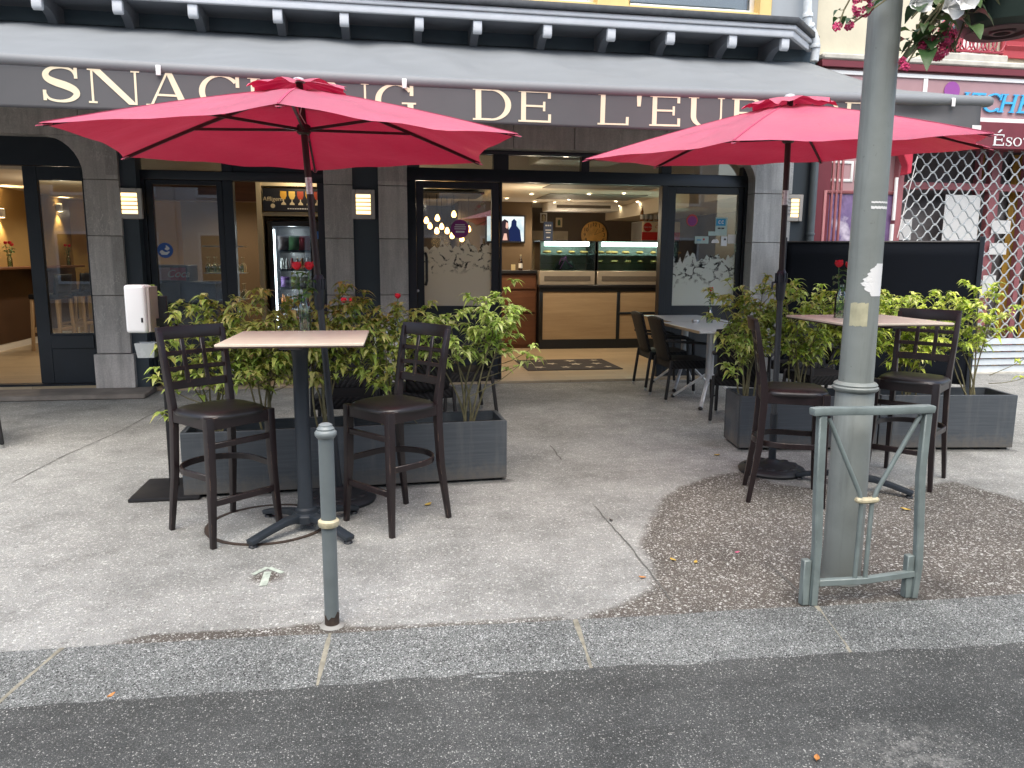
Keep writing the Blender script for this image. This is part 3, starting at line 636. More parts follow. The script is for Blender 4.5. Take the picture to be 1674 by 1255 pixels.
# ---- interior shell
FL = .03; CE = 2.68; YB = 17.; XL = -6.1; XRt = 6.2
b = MB(); b.box((XL-.2, YG+.1, -.05), (XRt+.2, YB+.2, FL)); b.box((.345, YF+.06, -.05), (4.775, YG+.1, FL)); b.box((-2.7, YF+.06, -.05), (-.63, YG+.1, FL)); b.box((-12, YG-.05, -.05), (-3.24, YG+.1, .06))
def tilemat():
    mt, nt, bs, out = newmat('beige_wood_look_tile'); v = coords(nt)
    br = N(nt, 'ShaderNodeTexBrick'); br.offset = .37; nt.links.new(v, br.inputs['Vector'])
    br.inputs['Color1'].default_value = rgb((.40, .31, .20)); br.inputs['Color2'].default_value = rgb((.47, .375, .25)); br.inputs['Mortar'].default_value = rgb((.26, .20, .14))
    br.inputs['Scale'].default_value = 1.; br.inputs['Brick Width'].default_value = 1.2; br.inputs['Row Height'].default_value = .2; br.inputs['Mortar Size'].default_value = .003
    n1 = noise(nt, coords(nt, (1, 8, 1)), 3, 5); col = mix(nt, .5, br.outputs['Color'], ramp(nt, n1, [(.3, g(.75)), (.7, g(1.2))]), 'MULTIPLY')
    nt.links.new(col, bs.inputs['Base Color']); bs.inputs['Roughness'].default_value = .35; return mt
put(b.build('shop_floor', tilemat()), kind='structure')
b = MB()
b.box((XL, 11.3, CE), (XRt, YB, CE+.2)); W(b, 'ceiling', m_ceil)
b = MB(); b.box((XL, YG+.08, 3.08), (XRt, 11.4, 3.18)); b.box((XL, 11.27, CE+.001), (XRt, 11.3, 3.08)); W(b, 'front_ceiling', m_ceil)
b = MB(); b.box((-.55, YB, FL), (XRt, YB+.2, CE)); b.box((XRt, YG+.1, 0), (XRt+.2, YB, CE)); W(b, 'interior_back_wall', m_taupe)
b = MB(); b.box((XL-.2, YG+.1, 0), (XL, YB, CE)); b.box((XL, YB, FL), (-.55, YB+.2, CE)); W(b, 'interior_side_wall', m_ochre)
b = MB(); b.box((XL, YG+.2, FL), (XL+.015, YB, .14)); W(b, 'skirting_board', m_whitepaint)
b = MB(); b.box((XL, YG+.2, .145), (XL+.02, YB, 1.36)); W(b, 'wainscot', plain('dark_brown_panelling', (.070, .038, .024), .45, var=.2, scale=3))
b = MB(); b.box((-3.05, 13., FL), (-1.62, 13.15, CE)); W(b, 'interior_partition', m_brownwall)
b = MB(); b.box((-2.9, 10.9, 2.30), (-1.5, 11.05, CE)); W(b, 'ceiling_beam', m_redwood)
b = MB(); b.box((-1.53, 10.42, FL), (-1.47, 11.2, 2.60)); b.box((-1.47, 10.44, 2.47), (-.52, 11.2, 2.60)); b.box((-.58, 10.42, FL), (-.52, 11.2, 2.47)); b.box((-1.47, 11.1, FL), (-.58, 11.2, 2.47)); b.box((-1.47, 10.46, 2.10), (-.58, 11.1, 2.14))
W(b, 'alcove_surround', m_cream)
b = MB(); b.box((1.55, 15.4, FL), (3.02, YB, CE)); W(b, 'chimney_breast', m_brownwall)
b = MB(); p0, p1 = aty(866, 377, YB), aty(928, 377, YB)
b.box((p0.x, YB-.03, FL), (p0.x+.10, YB, p0.z)); b.box((p1.x-.10, YB-.03, FL), (p1.x, YB, p0.z)); b.box((p0.x+.10, YB-.03, p0.z-.10), (p1.x-.10, YB, p0.z)); b.box((p0.x+.10, YB-.01, FL), (p1.x-.10, YB, p0.z-.10))
W(b, 'interior_doorway', plain('beige_door_paint', (.40, .35, .27), .5))
b = MB()
m_cgr = plain('grey_ceiling_grille', (.26, .25, .22), .6, var=.3, scale=60)
for zz, (y0, y1) in ((CE-.012, (11.5, 12.2)), (CE-.012, (13.2, 14.4))):
    xa = 2.55 if y0 < 12 else 2.9; b = MB(); b.box((xa, y0, zz), (xa+1.75, y1, CE-.002)); W(b, 'ceiling_grille', m_cgr)

b = MB(); b.box((5.0, 12.2, 2.42), (XRt, YB, CE)); b.box((5.25, 10.2, 2.5), (XRt, 12.2, CE)); W(b, 'ceiling_bulkhead', m_ceil)
# ---- neighbouring lower-left closure so no daylight leaks in
b = MB(); b.box((-12, YF+.05, .06), (-6.3, YF+.3, 2.9)); W(b, 'left_wall', m_stone)
b = MB(); b.box((-12, YF+.3, 3.2), (6.4, 18, 9)); W(b, 'building_core', m_upper)
# ------------------------------------------------------------------ drawn serif capitals
def arcpts(cx, cy, rx, ry, a0, a1, n=20): return [(cx+rx*cos(radians(a0+(a1-a0)*i/n)), cy+ry*sin(radians(a0+(a1-a0)*i/n)), radians(a0+(a1-a0)*i/n)) for i in range(n+1)]
def bowl(cx, cy, rx, ry, a0, a1, T, t, n=20):    # stroke of an ellipse, thick at the sides and thin at top and bottom
    P = arcpts(cx, cy, rx, ry, a0, a1, n); out = []
    for i in range(n):
        q = []
        for (x, y, a), s in ((P[i], 0), (P[i+1], 0), (P[i+1], 1), (P[i], 1)):
            th = t+(T-t)*abs(cos(a))**1.6; k = 1-s*th/rx if True else 1; ky = 1-s*th*.9/ry
            q.append((cx+(x-cx)*(1 if s == 0 else k), cy+(y-cy)*(1 if s == 0 else ky)))
        out.append(q)
    return out
def sweep(pts, ws):
    out = []; L = []
    n = len(pts)
    for i in range(n):
        a, c = pts[max(0, i-1)], pts[min(n-1, i+1)]; dx, dy = c[0]-a[0], c[1]-a[1]; l = sqrt(dx*dx+dy*dy); nx, ny = -dy/l, dx/l
        w = ws[i]/2; L.append(((pts[i][0]+nx*w, pts[i][1]+ny*w), (pts[i][0]-nx*w, pts[i][1]-ny*w)))
    for i in range(n-1): out.append([L[i][0], L[i+1][0], L[i+1][1], L[i][1]])
    return out
def R_(x0, y0, x1, y1): return [(x0, y0), (x1, y0), (x1, y1), (x0, y1)]
def stem(x, T, s=.09, k=.055): return [R_(x, 0, x+T, 1), R_(x-s, 0, x, k), R_(x+T, 0, x+T+s, k), R_(x-s, 1-k, x, 1), R_(x+T, 1-k, x+T+s, 1)]
def glyph(ch, w, T=.17, t=.065):                 # polygons in a box w wide, 1 high
    s, k = .09, .055
    if ch == 'I': return stem(w/2-T/2, T)
    if ch == 'L': return stem(s, T)[:4] + [R_(s+T, 0, w-.05, k), R_(w-.10, 0, w, .27)]
    if ch == 'E': return stem(s, T)[:2]+[R_(0, 1-k, s, 1)] + [R_(s+T, 0, w-.10, t), R_(w-.10, 0, w, .27), R_(s+T, 1-t, w-.12, 1), R_(w-.12, .76, w-.02, 1), R_(s+T, .48, w-.28, .48+t), R_(w-.28, .36, w-.20, .66)]
    if ch == "'": return [[(0, 1), (w, 1), (w*.85, .62), (w*.15, .62)]]
    if ch == 'D': return stem(s, T)[:2]+[R_(0, 1-k, s, 1)] + [R_(s+T, 0, w*.48, t), R_(s+T, 1-t, w*.48, 1)] + bowl(w*.48, .5, w*.52, .5, -90, 90, T*1.05, t)
    if ch == 'O': return bowl(w/2, .5, w/2, .52, 0, 360, T, t, 40)
    if ch == 'P': return stem(s, T) + [R_(s+T, 1-t, w*.6, 1), R_(s+T, .45, w*.6, .45+t)] + bowl(w*.6, .725, w*.4, .275, -90, 90, T, t)
    if ch == 'R': return stem(s, T) + [R_(s+T, 1-t, w*.56, 1), R_(s+T, .48, w*.56, .48+t)] + bowl(w*.56, .74, w*.34, .26, -90, 90, T, t) + [[(w*.5, .48), (w*.68, .5), (w*.93, k), (w*.76, k)], R_(w*.76, 0, w+.02, k)]
    if ch == 'U': return [R_(s, .36, s+T, 1), R_(0, 1-k, s, 1), R_(s+T, 1-k, s+T+s, 1), R_(w-s-t, .36, w-s, 1), R_(w-2*s-t, 1-k, w-s-t, 1), R_(w-s, 1-k, w, 1)] + bowl(w/2, .36, w/2-s, .38, 180, 300, T, t, 14) + bowl(w/2, .36, w/2-s, .38, 300, 360, t, t, 8)
    if ch == 'C': return bowl(w*.54, .5, w*.54, .52, 42, 318, T, t, 30) + [R_(w*.90, .66, w*.99, 1.0), R_(w*.90, .0, w*.97, .22)]
    if ch == 'G': return bowl(w*.52, .5, w*.52, .52, 42, 310, T, t, 30) + [R_(w*.86, .66, w*.95, 1.0), R_(w*.80, .04, w*.80+T, .42), R_(w*.66, .40, w+.02, .40+k)]
    if ch == 'N': return [R_(s, k, s+t, 1), R_(0, 0, 2*s+t, k), R_(0, 1-k, s+.02, 1), R_(w-s-t, 0, w-s, 1), R_(w-2*s-t, 1-k, w, 1), [(s, 1), (s+T*1.25, 1), (w-s, 0), (w-s-T*1.15, 0)]]
    if ch == 'A': return [[(w*.46, 1), (w*.46+t, 1), (s*1.4+t, 0), (s*1.2, 0)], [(w*.46, 1), (w*.46+T*.9, 1), (w-s, 0), (w-s-T*1.1, 0)], R_(w*.26, .30, w*.72, .30+t), R_(0, 0, 2.6*s, k), R_(w-3.4*s, 0, w, k)]
    if ch == 'K': return stem(s, T) + [[(s+T, .36), (s+T, .46), (w*.80, 1-k), (w*.90, 1-k)], R_(w*.68, 1-k, w, 1), [(w*.38, .55), (w*.52, .66), (w*.98, k), (w*.76, k)], R_(w*.70, 0, w+.03, k)]
    if ch == 'S':
        pts = [(.90, .76), (.80, .92), (.55, .985), (.28, .94), (.13, .80), (.16, .66), (.34, .56), (.62, .47), (.84, .36), (.90, .22), (.74, .07), (.46, .015), (.18, .07), (.06, .24)]
        ws = [.07, .07, .07, .10, .16, .19, .21, .22, .20, .17, .11, .07, .07, .07]
        P = []; Wd = []
        for i in range(len(pts)-1):                # Catmull-Rom
            p0, p1, p2, p3 = pts[max(0, i-1)], pts[i], pts[i+1], pts[min(len(pts)-1, i+2)]
            for j in range(4):
                u = j/4; P.append(tuple(.5*(2*p1[d]+(p2[d]-p0[d])*u+(2*p0[d]-5*p1[d]+4*p2[d]-p3[d])*u*u+(3*p1[d]-p0[d]-3*p2[d]+p3[d])*u**3) for d in (0, 1))); Wd.append(ws[i]+(ws[i+1]-ws[i])*u)
        P.append(pts[-1]); Wd.append(ws[-1])
        return [[(x*w, y) for x, y in q] for q in sweep(P, Wd)] + [R_(w*.86, .68, w*.95, .99), R_(w*.02, .02, w*.11, .32)]
    if ch == 'T': return [R_(w/2-T/2, 0, w/2+T/2, 1), R_(w/2-T/2-s, 0, w/2-T/2, k), R_(w/2+T/2, 0, w/2+T/2+s, k), R_(0, 1-t, w/2-T/2, 1), R_(w/2+T/2, 1-t, w, 1), R_(0, .76, .08, 1-t), R_(w-.08, .76, w, 1-t)]
    if ch == 'H': return stem(s, T)+stem(w-s-T, T)+[R_(s+T, .47, w-s-T, .47+t)]
    return []
def textmesh(txt, size, ext=.0, shear=0.):
    cu = bpy.data.curves.new('lettering', 'FONT'); cu.body = txt; cu.size = size; cu.extrude = ext; cu.shear = shear; cu.align_x = 'CENTER'; cu.align_y = 'CENTER'
    o = bpy.data.objects.new('lettering', cu); COL.objects.link(o); dg = bpy.context.evaluated_depsgraph_get(); me = bpy.data.meshes.new_from_object(o.evaluated_get(dg))
    COL.objects.unlink(o); bpy.data.objects.remove(o); bpy.data.curves.remove(cu); return me
def textobj(txt, size, mat, parent, loc, rot=(pi/2, 0, 0), ext=.002, shear=0., name='lettering'):
    me = textmesh(txt, size, ext, shear); me.materials.clear(); me.materials.append(mat)
    M = Matrix.Translation(Vector(loc)-(root_of(parent).location if parent else Vector())) @ Matrix.Rotation(rot[2], 4, 'Z') @ Matrix.Rotation(rot[0], 4, 'X'); me.transform(M); me.name = name
    o = bpy.data.objects.new(name, me); return link(o, parent)

# ------------------------------------------------------------------ the awning
AY, AX0, AX1 = 6.42, -8.0, 5.36
def az(x): t = (x+8)/(AX1+8); return 2.995-.05*sin(pi*min(1, max(0, (x+3.4)/8.8)))   # the front bar sags a little
aw = thing('awning', 'long dark grey fabric awning lettered SNACKING DE L\'EUROPE in cream over the terrace', 'awning', (0, 9.4, 0))
m_awn = plain('dark_grey_awning_fabric', (.185, .198, .206), .62, var=.08, scale=4, bmp=.25, bscale=7, stretch=(.5, 1, 1), spec=.6)
m_val = plain('dark_grey_valance_fabric', (.096, .098, .102), .8, var=.07, scale=5, bmp=.12, bscale=10)
def awn(u, v):
    x = AX0+(AX1-AX0)*u; y = 9.42+(AY-9.42)*v; z = 4.03+(az(x)+.035-4.03)*v
    fold = .060*sin(x*3.1+2*v)*sin(x*1.3+.7)*v*(1-v)*2+.022*sin(x*5.2-6*v+1.5*sin(x*1.1))*v*(1-v)*4 + .02*sin(x*8.3+3*v+sin(x*2))*(1-v)*v*2
    return (x, y, z-.10*sin(pi*v)*.6+fold+.010*sin(x*14+5*v+2*sin(x*3))*v*(1-v)*3)
b = MB(); b.grid(awn, 160, 24); o = b.build('canopy', m_awn, aw, world=True, smooth=True, ang=80)
sm = o.modifiers.new('thick', 'SOLIDIFY'); sm.thickness = .004; sm.offset = -1
b = MB(); b.tube([(AX0+(AX1+.05-AX0)*i/40, AY, az(AX0+(AX1-AX0)*i/40)) for i in range(41)], .05, 14); b.ball((AX1+.05, AY, az(AX1)), .05, (1.4, 1, 1)); b.build('front_bar', m_awn, aw, world=True, smooth=True, ang=80)
VB = 2.645
def dent(x, z): return -.012*sin(x*2.7)*(1-(z-VB)/.33) + .045*math.exp(-((x-4.72)/.28)**2)*math.exp(-((z-2.86)/.07)**2)
def vy(x, z): return AY-.035+dent(x, z)+.01
def val(u, v):
    x = AX0+(AX1-.02-AX0)*u; z = VB+(az(x)-.03-VB)*v; return (x, vy(x, z), z)
b = MB(); b.grid(val, 200, 12); o = b.build('valance', m_val, aw, world=True, smooth=True, ang=80)
sm = o.modifiers.new('thick', 'SOLIDIFY'); sm.thickness = .003
b = MB()
LET = [('S', 68, 131), ('N', 144, 229), ('A', 238, 312), ('C', 325, 392), ('K', 405, 478), ('I', 487, 513), ('N', 526, 603), ('G', 613, 679), ('D', 773, 836), ('E', 848, 902), ('L', 979, 1030), ("'", 1042, 1050), ('E', 1064, 1114), ('U', 1127, 1186), ('R', 1198, 1254), ('O', 1263, 1318), ('P', 1330, 1374), ('E', 1384, 1428)]
for ch, xa, xb in LET:
    b = MB()
    pa, pb = aty(xa, 150, AY-.04), aty(xb, 150, AY-.04); z0 = 2.675; hh = .245*(1 if ch not in 'SCGO' else 1.0)
    zc = .29-(.295-.245)  # cap height
    w = (pb.x-pa.x)/hh
    T = .17*min(1.25, max(.9, w/1.15))
    for k, poly in enumerate(glyph(ch, w, T)):
        P3 = []
        for x, y in poly:
            X = pa.x+x*hh; Z = z0+y*hh+(az(X)-2.95)*.8; P3.append((X, vy(X, Z)-.0055-.0001*(k % 6), Z))
        b.prism(P3, (0, -.0012, 0))
    b.build('cream_letter', m_creamletter, aw, world=True, norm=True)
for px, py in ((258, 107), (661, 132), (1560, 160)):
    p = aty(px, py, AY-.06); b = MB(); z = az(p.x); b.box((p.x-.018, AY-.062, z-.062), (p.x+.018, AY-.054, z+.012)); b.box((p.x-.018, AY-.056, z+.002), (p.x+.018, AY-.04, z+.012)); b.build('arm_bracket', m_whitepaint, aw, world=True, bevel=.004)
for x in (-2.6, .3, 3.2, 5.1):
    b = MB(); b.tube([(x, 9.4, 3.75), (x-.75, 7.9, 3.28), (x, AY+.04, az(x)-.01)], .025, 8); b.build('folding_arm', m_black, aw, world=True, smooth=True)
p = aty(1597, 211, AY-.045); b = MB(); b.box((p.x-.045, vy(5.25, 2.68)-.005, p.z-.02), (p.x+.045, vy(5.25, 2.68)-.003, p.z+.035)); b.build('care_label', m_paper, aw, world=True)

# ------------------------------------------------------------------ wall lamps
def wall_lamp():
    t = thing('wall_lamp', '', 'wall lamp', (0, 0, 0), 0, 'lit wall lamps on the front')
    b = MB(); b.box((-.135, -.05, -.17), (.135, 0, .17))
    b = MB(); b.box((-.135, -.045, -.17), (-.085, 0, .17)); b.box((.085, -.045, -.17), (.135, 0, .17)); b.box((-.085, -.0445, .115), (.085, 0, .17)); b.box((-.085, -.0445, -.17), (.085, 0, -.115))
    for k in range(4): z = -.115+.046*(k+1); b.box((-.085, -.044, z-.006), (.085, -.03, z+.006))
    b.build('lamp_frame', m_white if 0 else plain('satin_aluminium_lamp', (.50, .47, .43), .45, .2), t, bevel=.005)
    b = MB(); b.box((-.084, -.03, -.115), (.084, -.006, .115)); b.build('diffuser', m_slat, t)
    return t
lp = [((213, 332.5), YF+.045, 'lit louvred wall lamp beside the left stone pillar'), ((594, 334), YF+.04, 'lit louvred wall lamp on the blue panel between the two middle stone pillars'), ((1294, 340), YF+.035, 'lit louvred wall lamp behind the pole of the right parasol')]
l0 = wall_lamp()
for i, ((x, y), Y, lab) in enumerate(lp):
    p = aty(x, y, Y); o = l0 if i == 0 else dup(l0); o.location = p; o['label'] = lab
# ------------------------------------------------------------------ pipes
m_pipe = plain('pale_weathered_pvc', (.58, .62, .64), .6, var=.25, scale=7)
dp = thing('downpipe', 'pale weathered rainwater downpipe with a swan-neck at the corner of the overhang', 'drainpipe', (5.53, YF-.1, 4.1))
def at9(x, y, Y=YF-.12): return aty(x, y, Y)
b = MB(); b.tube([at9(1322, -60), at9(1320, 24), at9(1321, 40), at9(1328, 52), at9(1333, 66), at9(1334, 78), at9(1331, 100)], .052, 12); b.build('pipe', m_pipe, dp, world=True, smooth=True)
b = MB()
for (a, c) in (((1320.5, 22), (1320.5, 29)), ((1322, 41), (1325, 46)), ((1332.5, 73), (1332, 79))): b.tube([at9(*a), at9(*c)], .066, 12)
b.build('pipe_collar', m_pipe, dp, world=True, bevel=.006)
m_bpipe = plain('blue_grey_pipe_paint', (.10, .125, .14), .5, var=.1)
bp = thing('rainwater_pipe', 'slim blue-grey pipe running down the building corner beside the right wall lamp', 'drainpipe', (5.56, YF, 0))
b = MB(); b.tube([(5.575, YF-.03, .02), (5.575, YF-.03, 3.2)], .05, 12); b.build('pipe', m_bpipe, bp, world=True, smooth=True)
b = MB()
for z in (.6, 1.9, 2.9): b.tube([(5.575, YF-.03, z), (5.575, YF-.03, z+.03)], .058, 12)
b.build('pipe_collar', m_bpipe, bp, world=True, bevel=.004)

# ------------------------------------------------------------------ the neighbouring pink shop
NY = 9.62
nb = thing('pink_shop_building', 'neighbouring cream-rendered building with a dusty pink shopfront, sign and closed metal grille', 'building', (8.0, NY, 0))
def V(b, name, mat, parent=nb, **k): return b.build(name, mat, parent, world=True, **k)
m_crender = plain('cream_render', (.62, .57, .43), .9, var=.10, scale=2.2, bmp=.35, bscale=25)
m_lstone = plain('pale_ledge_stone', (.50, .48, .42), .9, var=.25, scale=6, bmp=.4, bscale=20)
m_pinkp = plain('dusty_pink_panel', (.40, .245, .255), .6, var=.05)
m_pinkd = plain('deep_pink_joinery', (.33, .115, .125), .55, var=.08)
m_winered = plain('wine_red_paint', (.16, .025, .036), .5, var=.1)
m_redsh = plain('red_shutter_paint', (.42, .05, .06), .55, var=.12, bmp=.1)
m_must = plain('mustard_curtain', (.42, .24, .03), .7, var=.15)
m_galv = plain('galvanised_grille', (.42, .45, .455), .5, .3, var=.1)
zS0 = 3.42; zS1 = aty(1600, 118, NY).z
b = MB(); wx0, wx1, wz0 = aty(1538, 60, NY).x, aty(1632, 60, NY).x, aty(1590, 90, NY).z
b.box((5.56, NY, zS1+.05), (wx0, NY+.4, 9)); b.box((wx1, NY, zS1+.05), (14, NY+.4, 9)); b.box((wx0, NY, zS1+.05), (wx1, NY+.4, wz0)); b.box((wx0, NY, wz0+1.9), (wx1, NY+.4, 9)); V(b, 'rendered_wall', m_crender)
b = MB(); b.box((wx0-.12, NY-.08, wz0-.10), (wx1+.12, NY+.2, wz0)); V(b, 'window_sill', m_lstone, bevel=.015)
b = MB(); b.box((wx0, NY+.2, wz0), (wx0+.07, NY+.26, wz0+1.9)); b.box((wx1-.07, NY+.2, wz0), (wx1, NY+.26, wz0+1.9)); b.box(((wx0+wx1)/2-.05, NY+.2, wz0), ((wx0+wx1)/2+.05, NY+.26, wz0+1.9)); b.box((wx0+.07, NY+.2, wz0), ((wx0+wx1)/2-.05, NY+.26, wz0+.35)); b.box(((wx0+wx1)/2+.05, NY+.2, wz0), (wx1-.07, NY+.26, wz0+.35))
nw = V(b, 'window', m_whitepaint, bevel=.006)
b = MB(); b.box((wx0+.06, NY+.22, wz0+.3), (wx1-.06, NY+.23, wz0+1.9)); V(b, 'pane', m_glass, nw)
b = MB(); b.box((wx0, NY+.36, wz0), (wx1, NY+.37, wz0+1.9)); V(b, 'net_curtain', m_paper, nw)
for xa, xb in ((wx1+.03, wx1+.62),):
    b = MB(); b.box((xa, NY-.05, wz0-.02), (xb, NY-.01, wz0+1.9))
    for k in range(14): b.beam((xa+.05, NY-.055, wz0+.1+k*.125), (xb-.05, NY-.055, wz0+.1+k*.125), .02, .07, side=(0, 1, .5))
    V(b, 'shutter', m_redsh, bevel=.003)
b = MB(); ry = NY-.05                                        # wrought-iron scrolls
b.tube([(wx0-.05, ry, wz0+.03), (wx1+.05, ry, wz0+.03)], .014, 6); b.tube([(wx0-.05, ry, wz0+.62), (wx1+.05, ry, wz0+.62)], .016, 6)
nS = 5
for k in range(nS):
    cx = wx0+(wx1-wx0)*(k+.5)/nS; r = (wx1-wx0)/nS/2
    for sgn in (-1, 1):
        P = [(cx+sgn*(.13*r/.13*.48+(.025+.016*a)*cos(a)), ry, wz0+.19+(.025+.016*a)*sin(a)*1.5) for a in [j*.45 for j in range(18)]]
        b.tube(P, .011, 6)
    b.tube([(cx-r, ry, wz0+.03), (cx-r, ry, wz0+.62)], .011, 6)
V(b, 'window_rail', plain('red_wrought_iron', (.36, .05, .07), .5), smooth=True)
b = MB(); b.box((5.6, NY-.13, zS1+.035), (14, NY+.05, zS1+.065+.05)); V(b, 'stone_ledge', m_lstone, bevel=.02)
b = MB(); b.box((5.6, NY-.12, zS1-.05), (14, NY, zS1+.03)); V(b, 'sign_cornice', m_winered, bevel=.004)
b = MB(); b.box((5.70, NY-.06, zS0+.06), (14, NY, zS1-.055)); V(b, 'sign_panel', m_pinkp)
b = MB()
xj = aty(1515, 125, NY-.08).x
b.box((5.64, NY-.08, zS1-.13), (14, NY-.061, zS1-.08)); b.box((5.64, NY-.08, zS0), (14, NY-.055, zS0+.055)); b.box((xj-.03, NY-.078, zS0+.056), (xj+.03, NY-.0605, zS1-.131)); b.box((5.64, NY-.079, zS0+.056), (5.70, NY-.0, zS1-.131))
V(b, 'sign_trim', m_whitepaint, bevel=.003)
m_skyblue = plain('sign_sky_blue', (.06, .42, .75), .5, var=.05); m_viol = plain('sign_violet', (.30, .07, .32), .5, var=.05)
p = aty(1556, 148, NY-.07); b = MB(); b.lathe([(.115, 0), (.115, .006)], c=(p.x, p.y, p.z), n=32, M=Matrix.Rotation(pi/2, 3, 'X')); V(b, 'violet_sign_disc', m_viol)
b = MB()
lets = [('I', 1567, 1584), ('T', 1584, 1606), ('C', 1606, 1634), ('H', 1634, 1660), ('E', 1664, 1690)]
for ch, xa, xb in lets:
    pa, pb = aty(xa, 165, NY-.09), aty(xb, 165, NY-.09); z0 = aty(xa, 180, NY-.09).z; hh = .235; w = (pb.x-pa.x)/hh
    for k, poly in enumerate(glyph(ch, w, .16, .11)):
        b.prism([(pa.x+(x+y*.22)*hh, NY-.09-.0006*(k % 6), aty(1560, 180, NY-.09).z+y*hh) for x, y in poly], (0, .02, 0))
V(b, 'blue_sign_letters', m_skyblue)
# roller box band with its lettering
xg0 = aty(1478, 300, NY-.1).x
b = MB(); z1 = zS0-.01; z0 = aty(1600, 243, NY-.1).z; b.box((xg0-.25, NY-.16, z0), (14, NY+.1, z1)); V(b, 'wine_red_band', m_winered, bevel=.006)
b = MB()
for ch, xa, xb, h in [('E', 1624, 1642, 1.0), ('S', 1645, 1655, .76), ('O', 1657, 1671, .76), ('T', 1673, 1684, .76)]:
    pa, pb = aty(xa, 225, NY-.165), aty(xb, 225, NY-.165); hh = .145*h; w = (pb.x-pa.x)/hh; zz = aty(1640, 238, NY-.165).z
    for k, poly in enumerate(glyph(ch, w, .2, .09)): b.prism([(pa.x+x*hh, NY-.1625-.0005*(k % 6), zz+y*hh) for x, y in poly], (0, -.004, 0))
pa = aty(1631, 217, NY-.165); b.prism([(pa.x, NY-.1625, aty(1631, 219, NY-.165).z+.02), (pa.x+.03, NY-.1625, aty(1631, 219, NY-.165).z+.02), (pa.x+.07, NY-.1625, aty(1631, 219, NY-.165).z+.06), (pa.x+.04, NY-.1625, aty(1631, 219, NY-.165).z+.06)], (0, -.004, 0))
V(b, 'white_band_letters', m_paper)
# pink joinery left of the grille: pilaster, panel with violet poster, sign panel with white squares
xp0 = 5.68; xpd = aty(1352, 300, NY).x
b = MB(); b.box((5.66, NY-.02, 0), (5.9, NY+.2, zS0)); V(b, 'side_pilaster', m_winered, bevel=.01)
b = MB(); b.box((5.9, NY, 0), (xg0-.09, NY+.15, zS0-.0)); V(b, 'shopfront_panel', m_pinkp)
b = MB(); b.box((xg0-.09, NY-.1, 0), (xg0, NY+.2, zS0-.02)); V(b, 'grille_pilaster', m_pinkd, bevel=.008)
b = MB()
for dx in (.01, .075, .14): b.box((5.9+dx, NY-.035, .02), (5.9+dx+.03, NY-.001, z0))
V(b, 'pilaster_moulding', m_pinkd, bevel=.01)
b = MB()
for px in (1374, 1419):
    pa, pb = aty(px-20, 262, NY-.012), aty(px+20, 297, NY-.012); w = .035
    b.box((pa.x, NY-.012, pb.z), (pa.x+w, NY-.001, pa.z)); b.box((pb.x-w, NY-.012, pb.z), (pb.x, NY-.001, pa.z)); b.box((pa.x+w, NY-.0118, pa.z-w), (pb.x-w, NY-.001, pa.z)); b.box((pa.x+w, NY-.0118, pb.z), (pb.x-w, NY-.001, pb.z+w))
V(b, 'white_square_outline', m_paper, bevel=.006, seg=2)
pa, pb = aty(1351, 316, NY-.012), aty(1444, 600, NY-.012)
b = MB(); b.box((pa.x-.04, NY-.03, .5), (pa.x, NY-.001, pa.z+.04)); b.box((pb.x, NY-.03, .5), (pb.x+.04, NY-.001, pa.z+.04)); b.box((pa.x, NY-.03, pa.z), (pb.x, NY-.001, pa.z+.04)); V(b, 'poster_frame', m_pinkd, bevel=.004)
mt, nt, bs, out = newmat('violet_poster'); v = coords(nt, (1, 1, 1)); nz = noise(nt, v, 2.3, 5, .6)
nt.links.new(ramp(nt, nz, [(.32, (.05, .02, .09)), (.47, (.22, .15, .30)), (.56, (.16, .11, .25)), (.68, (.62, .56, .66))]), bs.inputs['Base Color']); bs.inputs['Roughness'].default_value = .25
b = MB(); b.box((pa.x, NY-.012, .5), (pb.x, NY-.0015, pa.z)); V(b, 'violet_poster', mt)
# red rolled awning end hanging by the grille
b = MB(); p = aty(1477, 268, NY-.25); b.prism([(p.x-.09, NY-.3, p.z+.22), (p.x+.10, NY-.3, p.z+.22), (p.x+.095, NY-.3, p.z-.12), (p.x+.02, NY-.3, p.z-.14), (p.x+.03, NY-.3, p.z-.02)], (0, .14, 0)); V(b, 'red_awning_end', plain('red_canvas', (.50, .03, .06), .7), bevel=.01)
b = MB(); pa, pb = aty(1466, 290, NY-.2), aty(1459, 372, NY-.2); b.tube([pa, (pa.x, pa.y, pa.z-.55)], .022, 8); b.tube([(pa.x-.01, pa.y, pa.z-.6), (pa.x-.01, pa.y, pa.z-.95)], .026, 8); V(b, 'awning_arm', m_whitepaint, smooth=True)
b = MB(); b.tube([aty(1500, 255, NY-.12), aty(1467, 388, NY-.12)], .006, 5); V(b, 'awning_cord', m_paper)
# recessed display behind the grille
b = MB(); b.box((xg0, NY+.55, 0), (14, NY+.65, z0+.1)); V(b, 'display_back', plain('dark_shop_interior', (.14, .13, .13), .7, var=.7, scale=2.5))
b = MB()
for px, w, mt_ in ((1592, .05, m_pinkd), (1618, .16, m_pinkd), (1670, .09, m_pinkd)):
    p = aty(px, 350, NY+.35); b.box((p.x-w/2, NY+.3, 0), (p.x+w/2, NY+.4, z0+.05))
pz = aty(1550, 305, NY+.32).z; b.box((xg0, NY+.29, pz-.05), (14, NY+.36, pz+.05)); V(b, 'shop_window_frame', m_pinkd, bevel=.006)
b = MB()
for px, w in ((1594, .12), (1656, .22), (1690, .12)):
    p = aty(px, 350, NY+.5); b.grid(lambda u, v: (p.x-w/2+w*u, NY+.48+.02*sin(u*14), z0*v+.02), 12, 2)
V(b, 'mustard_curtain', m_must, smooth=True)
b = MB()
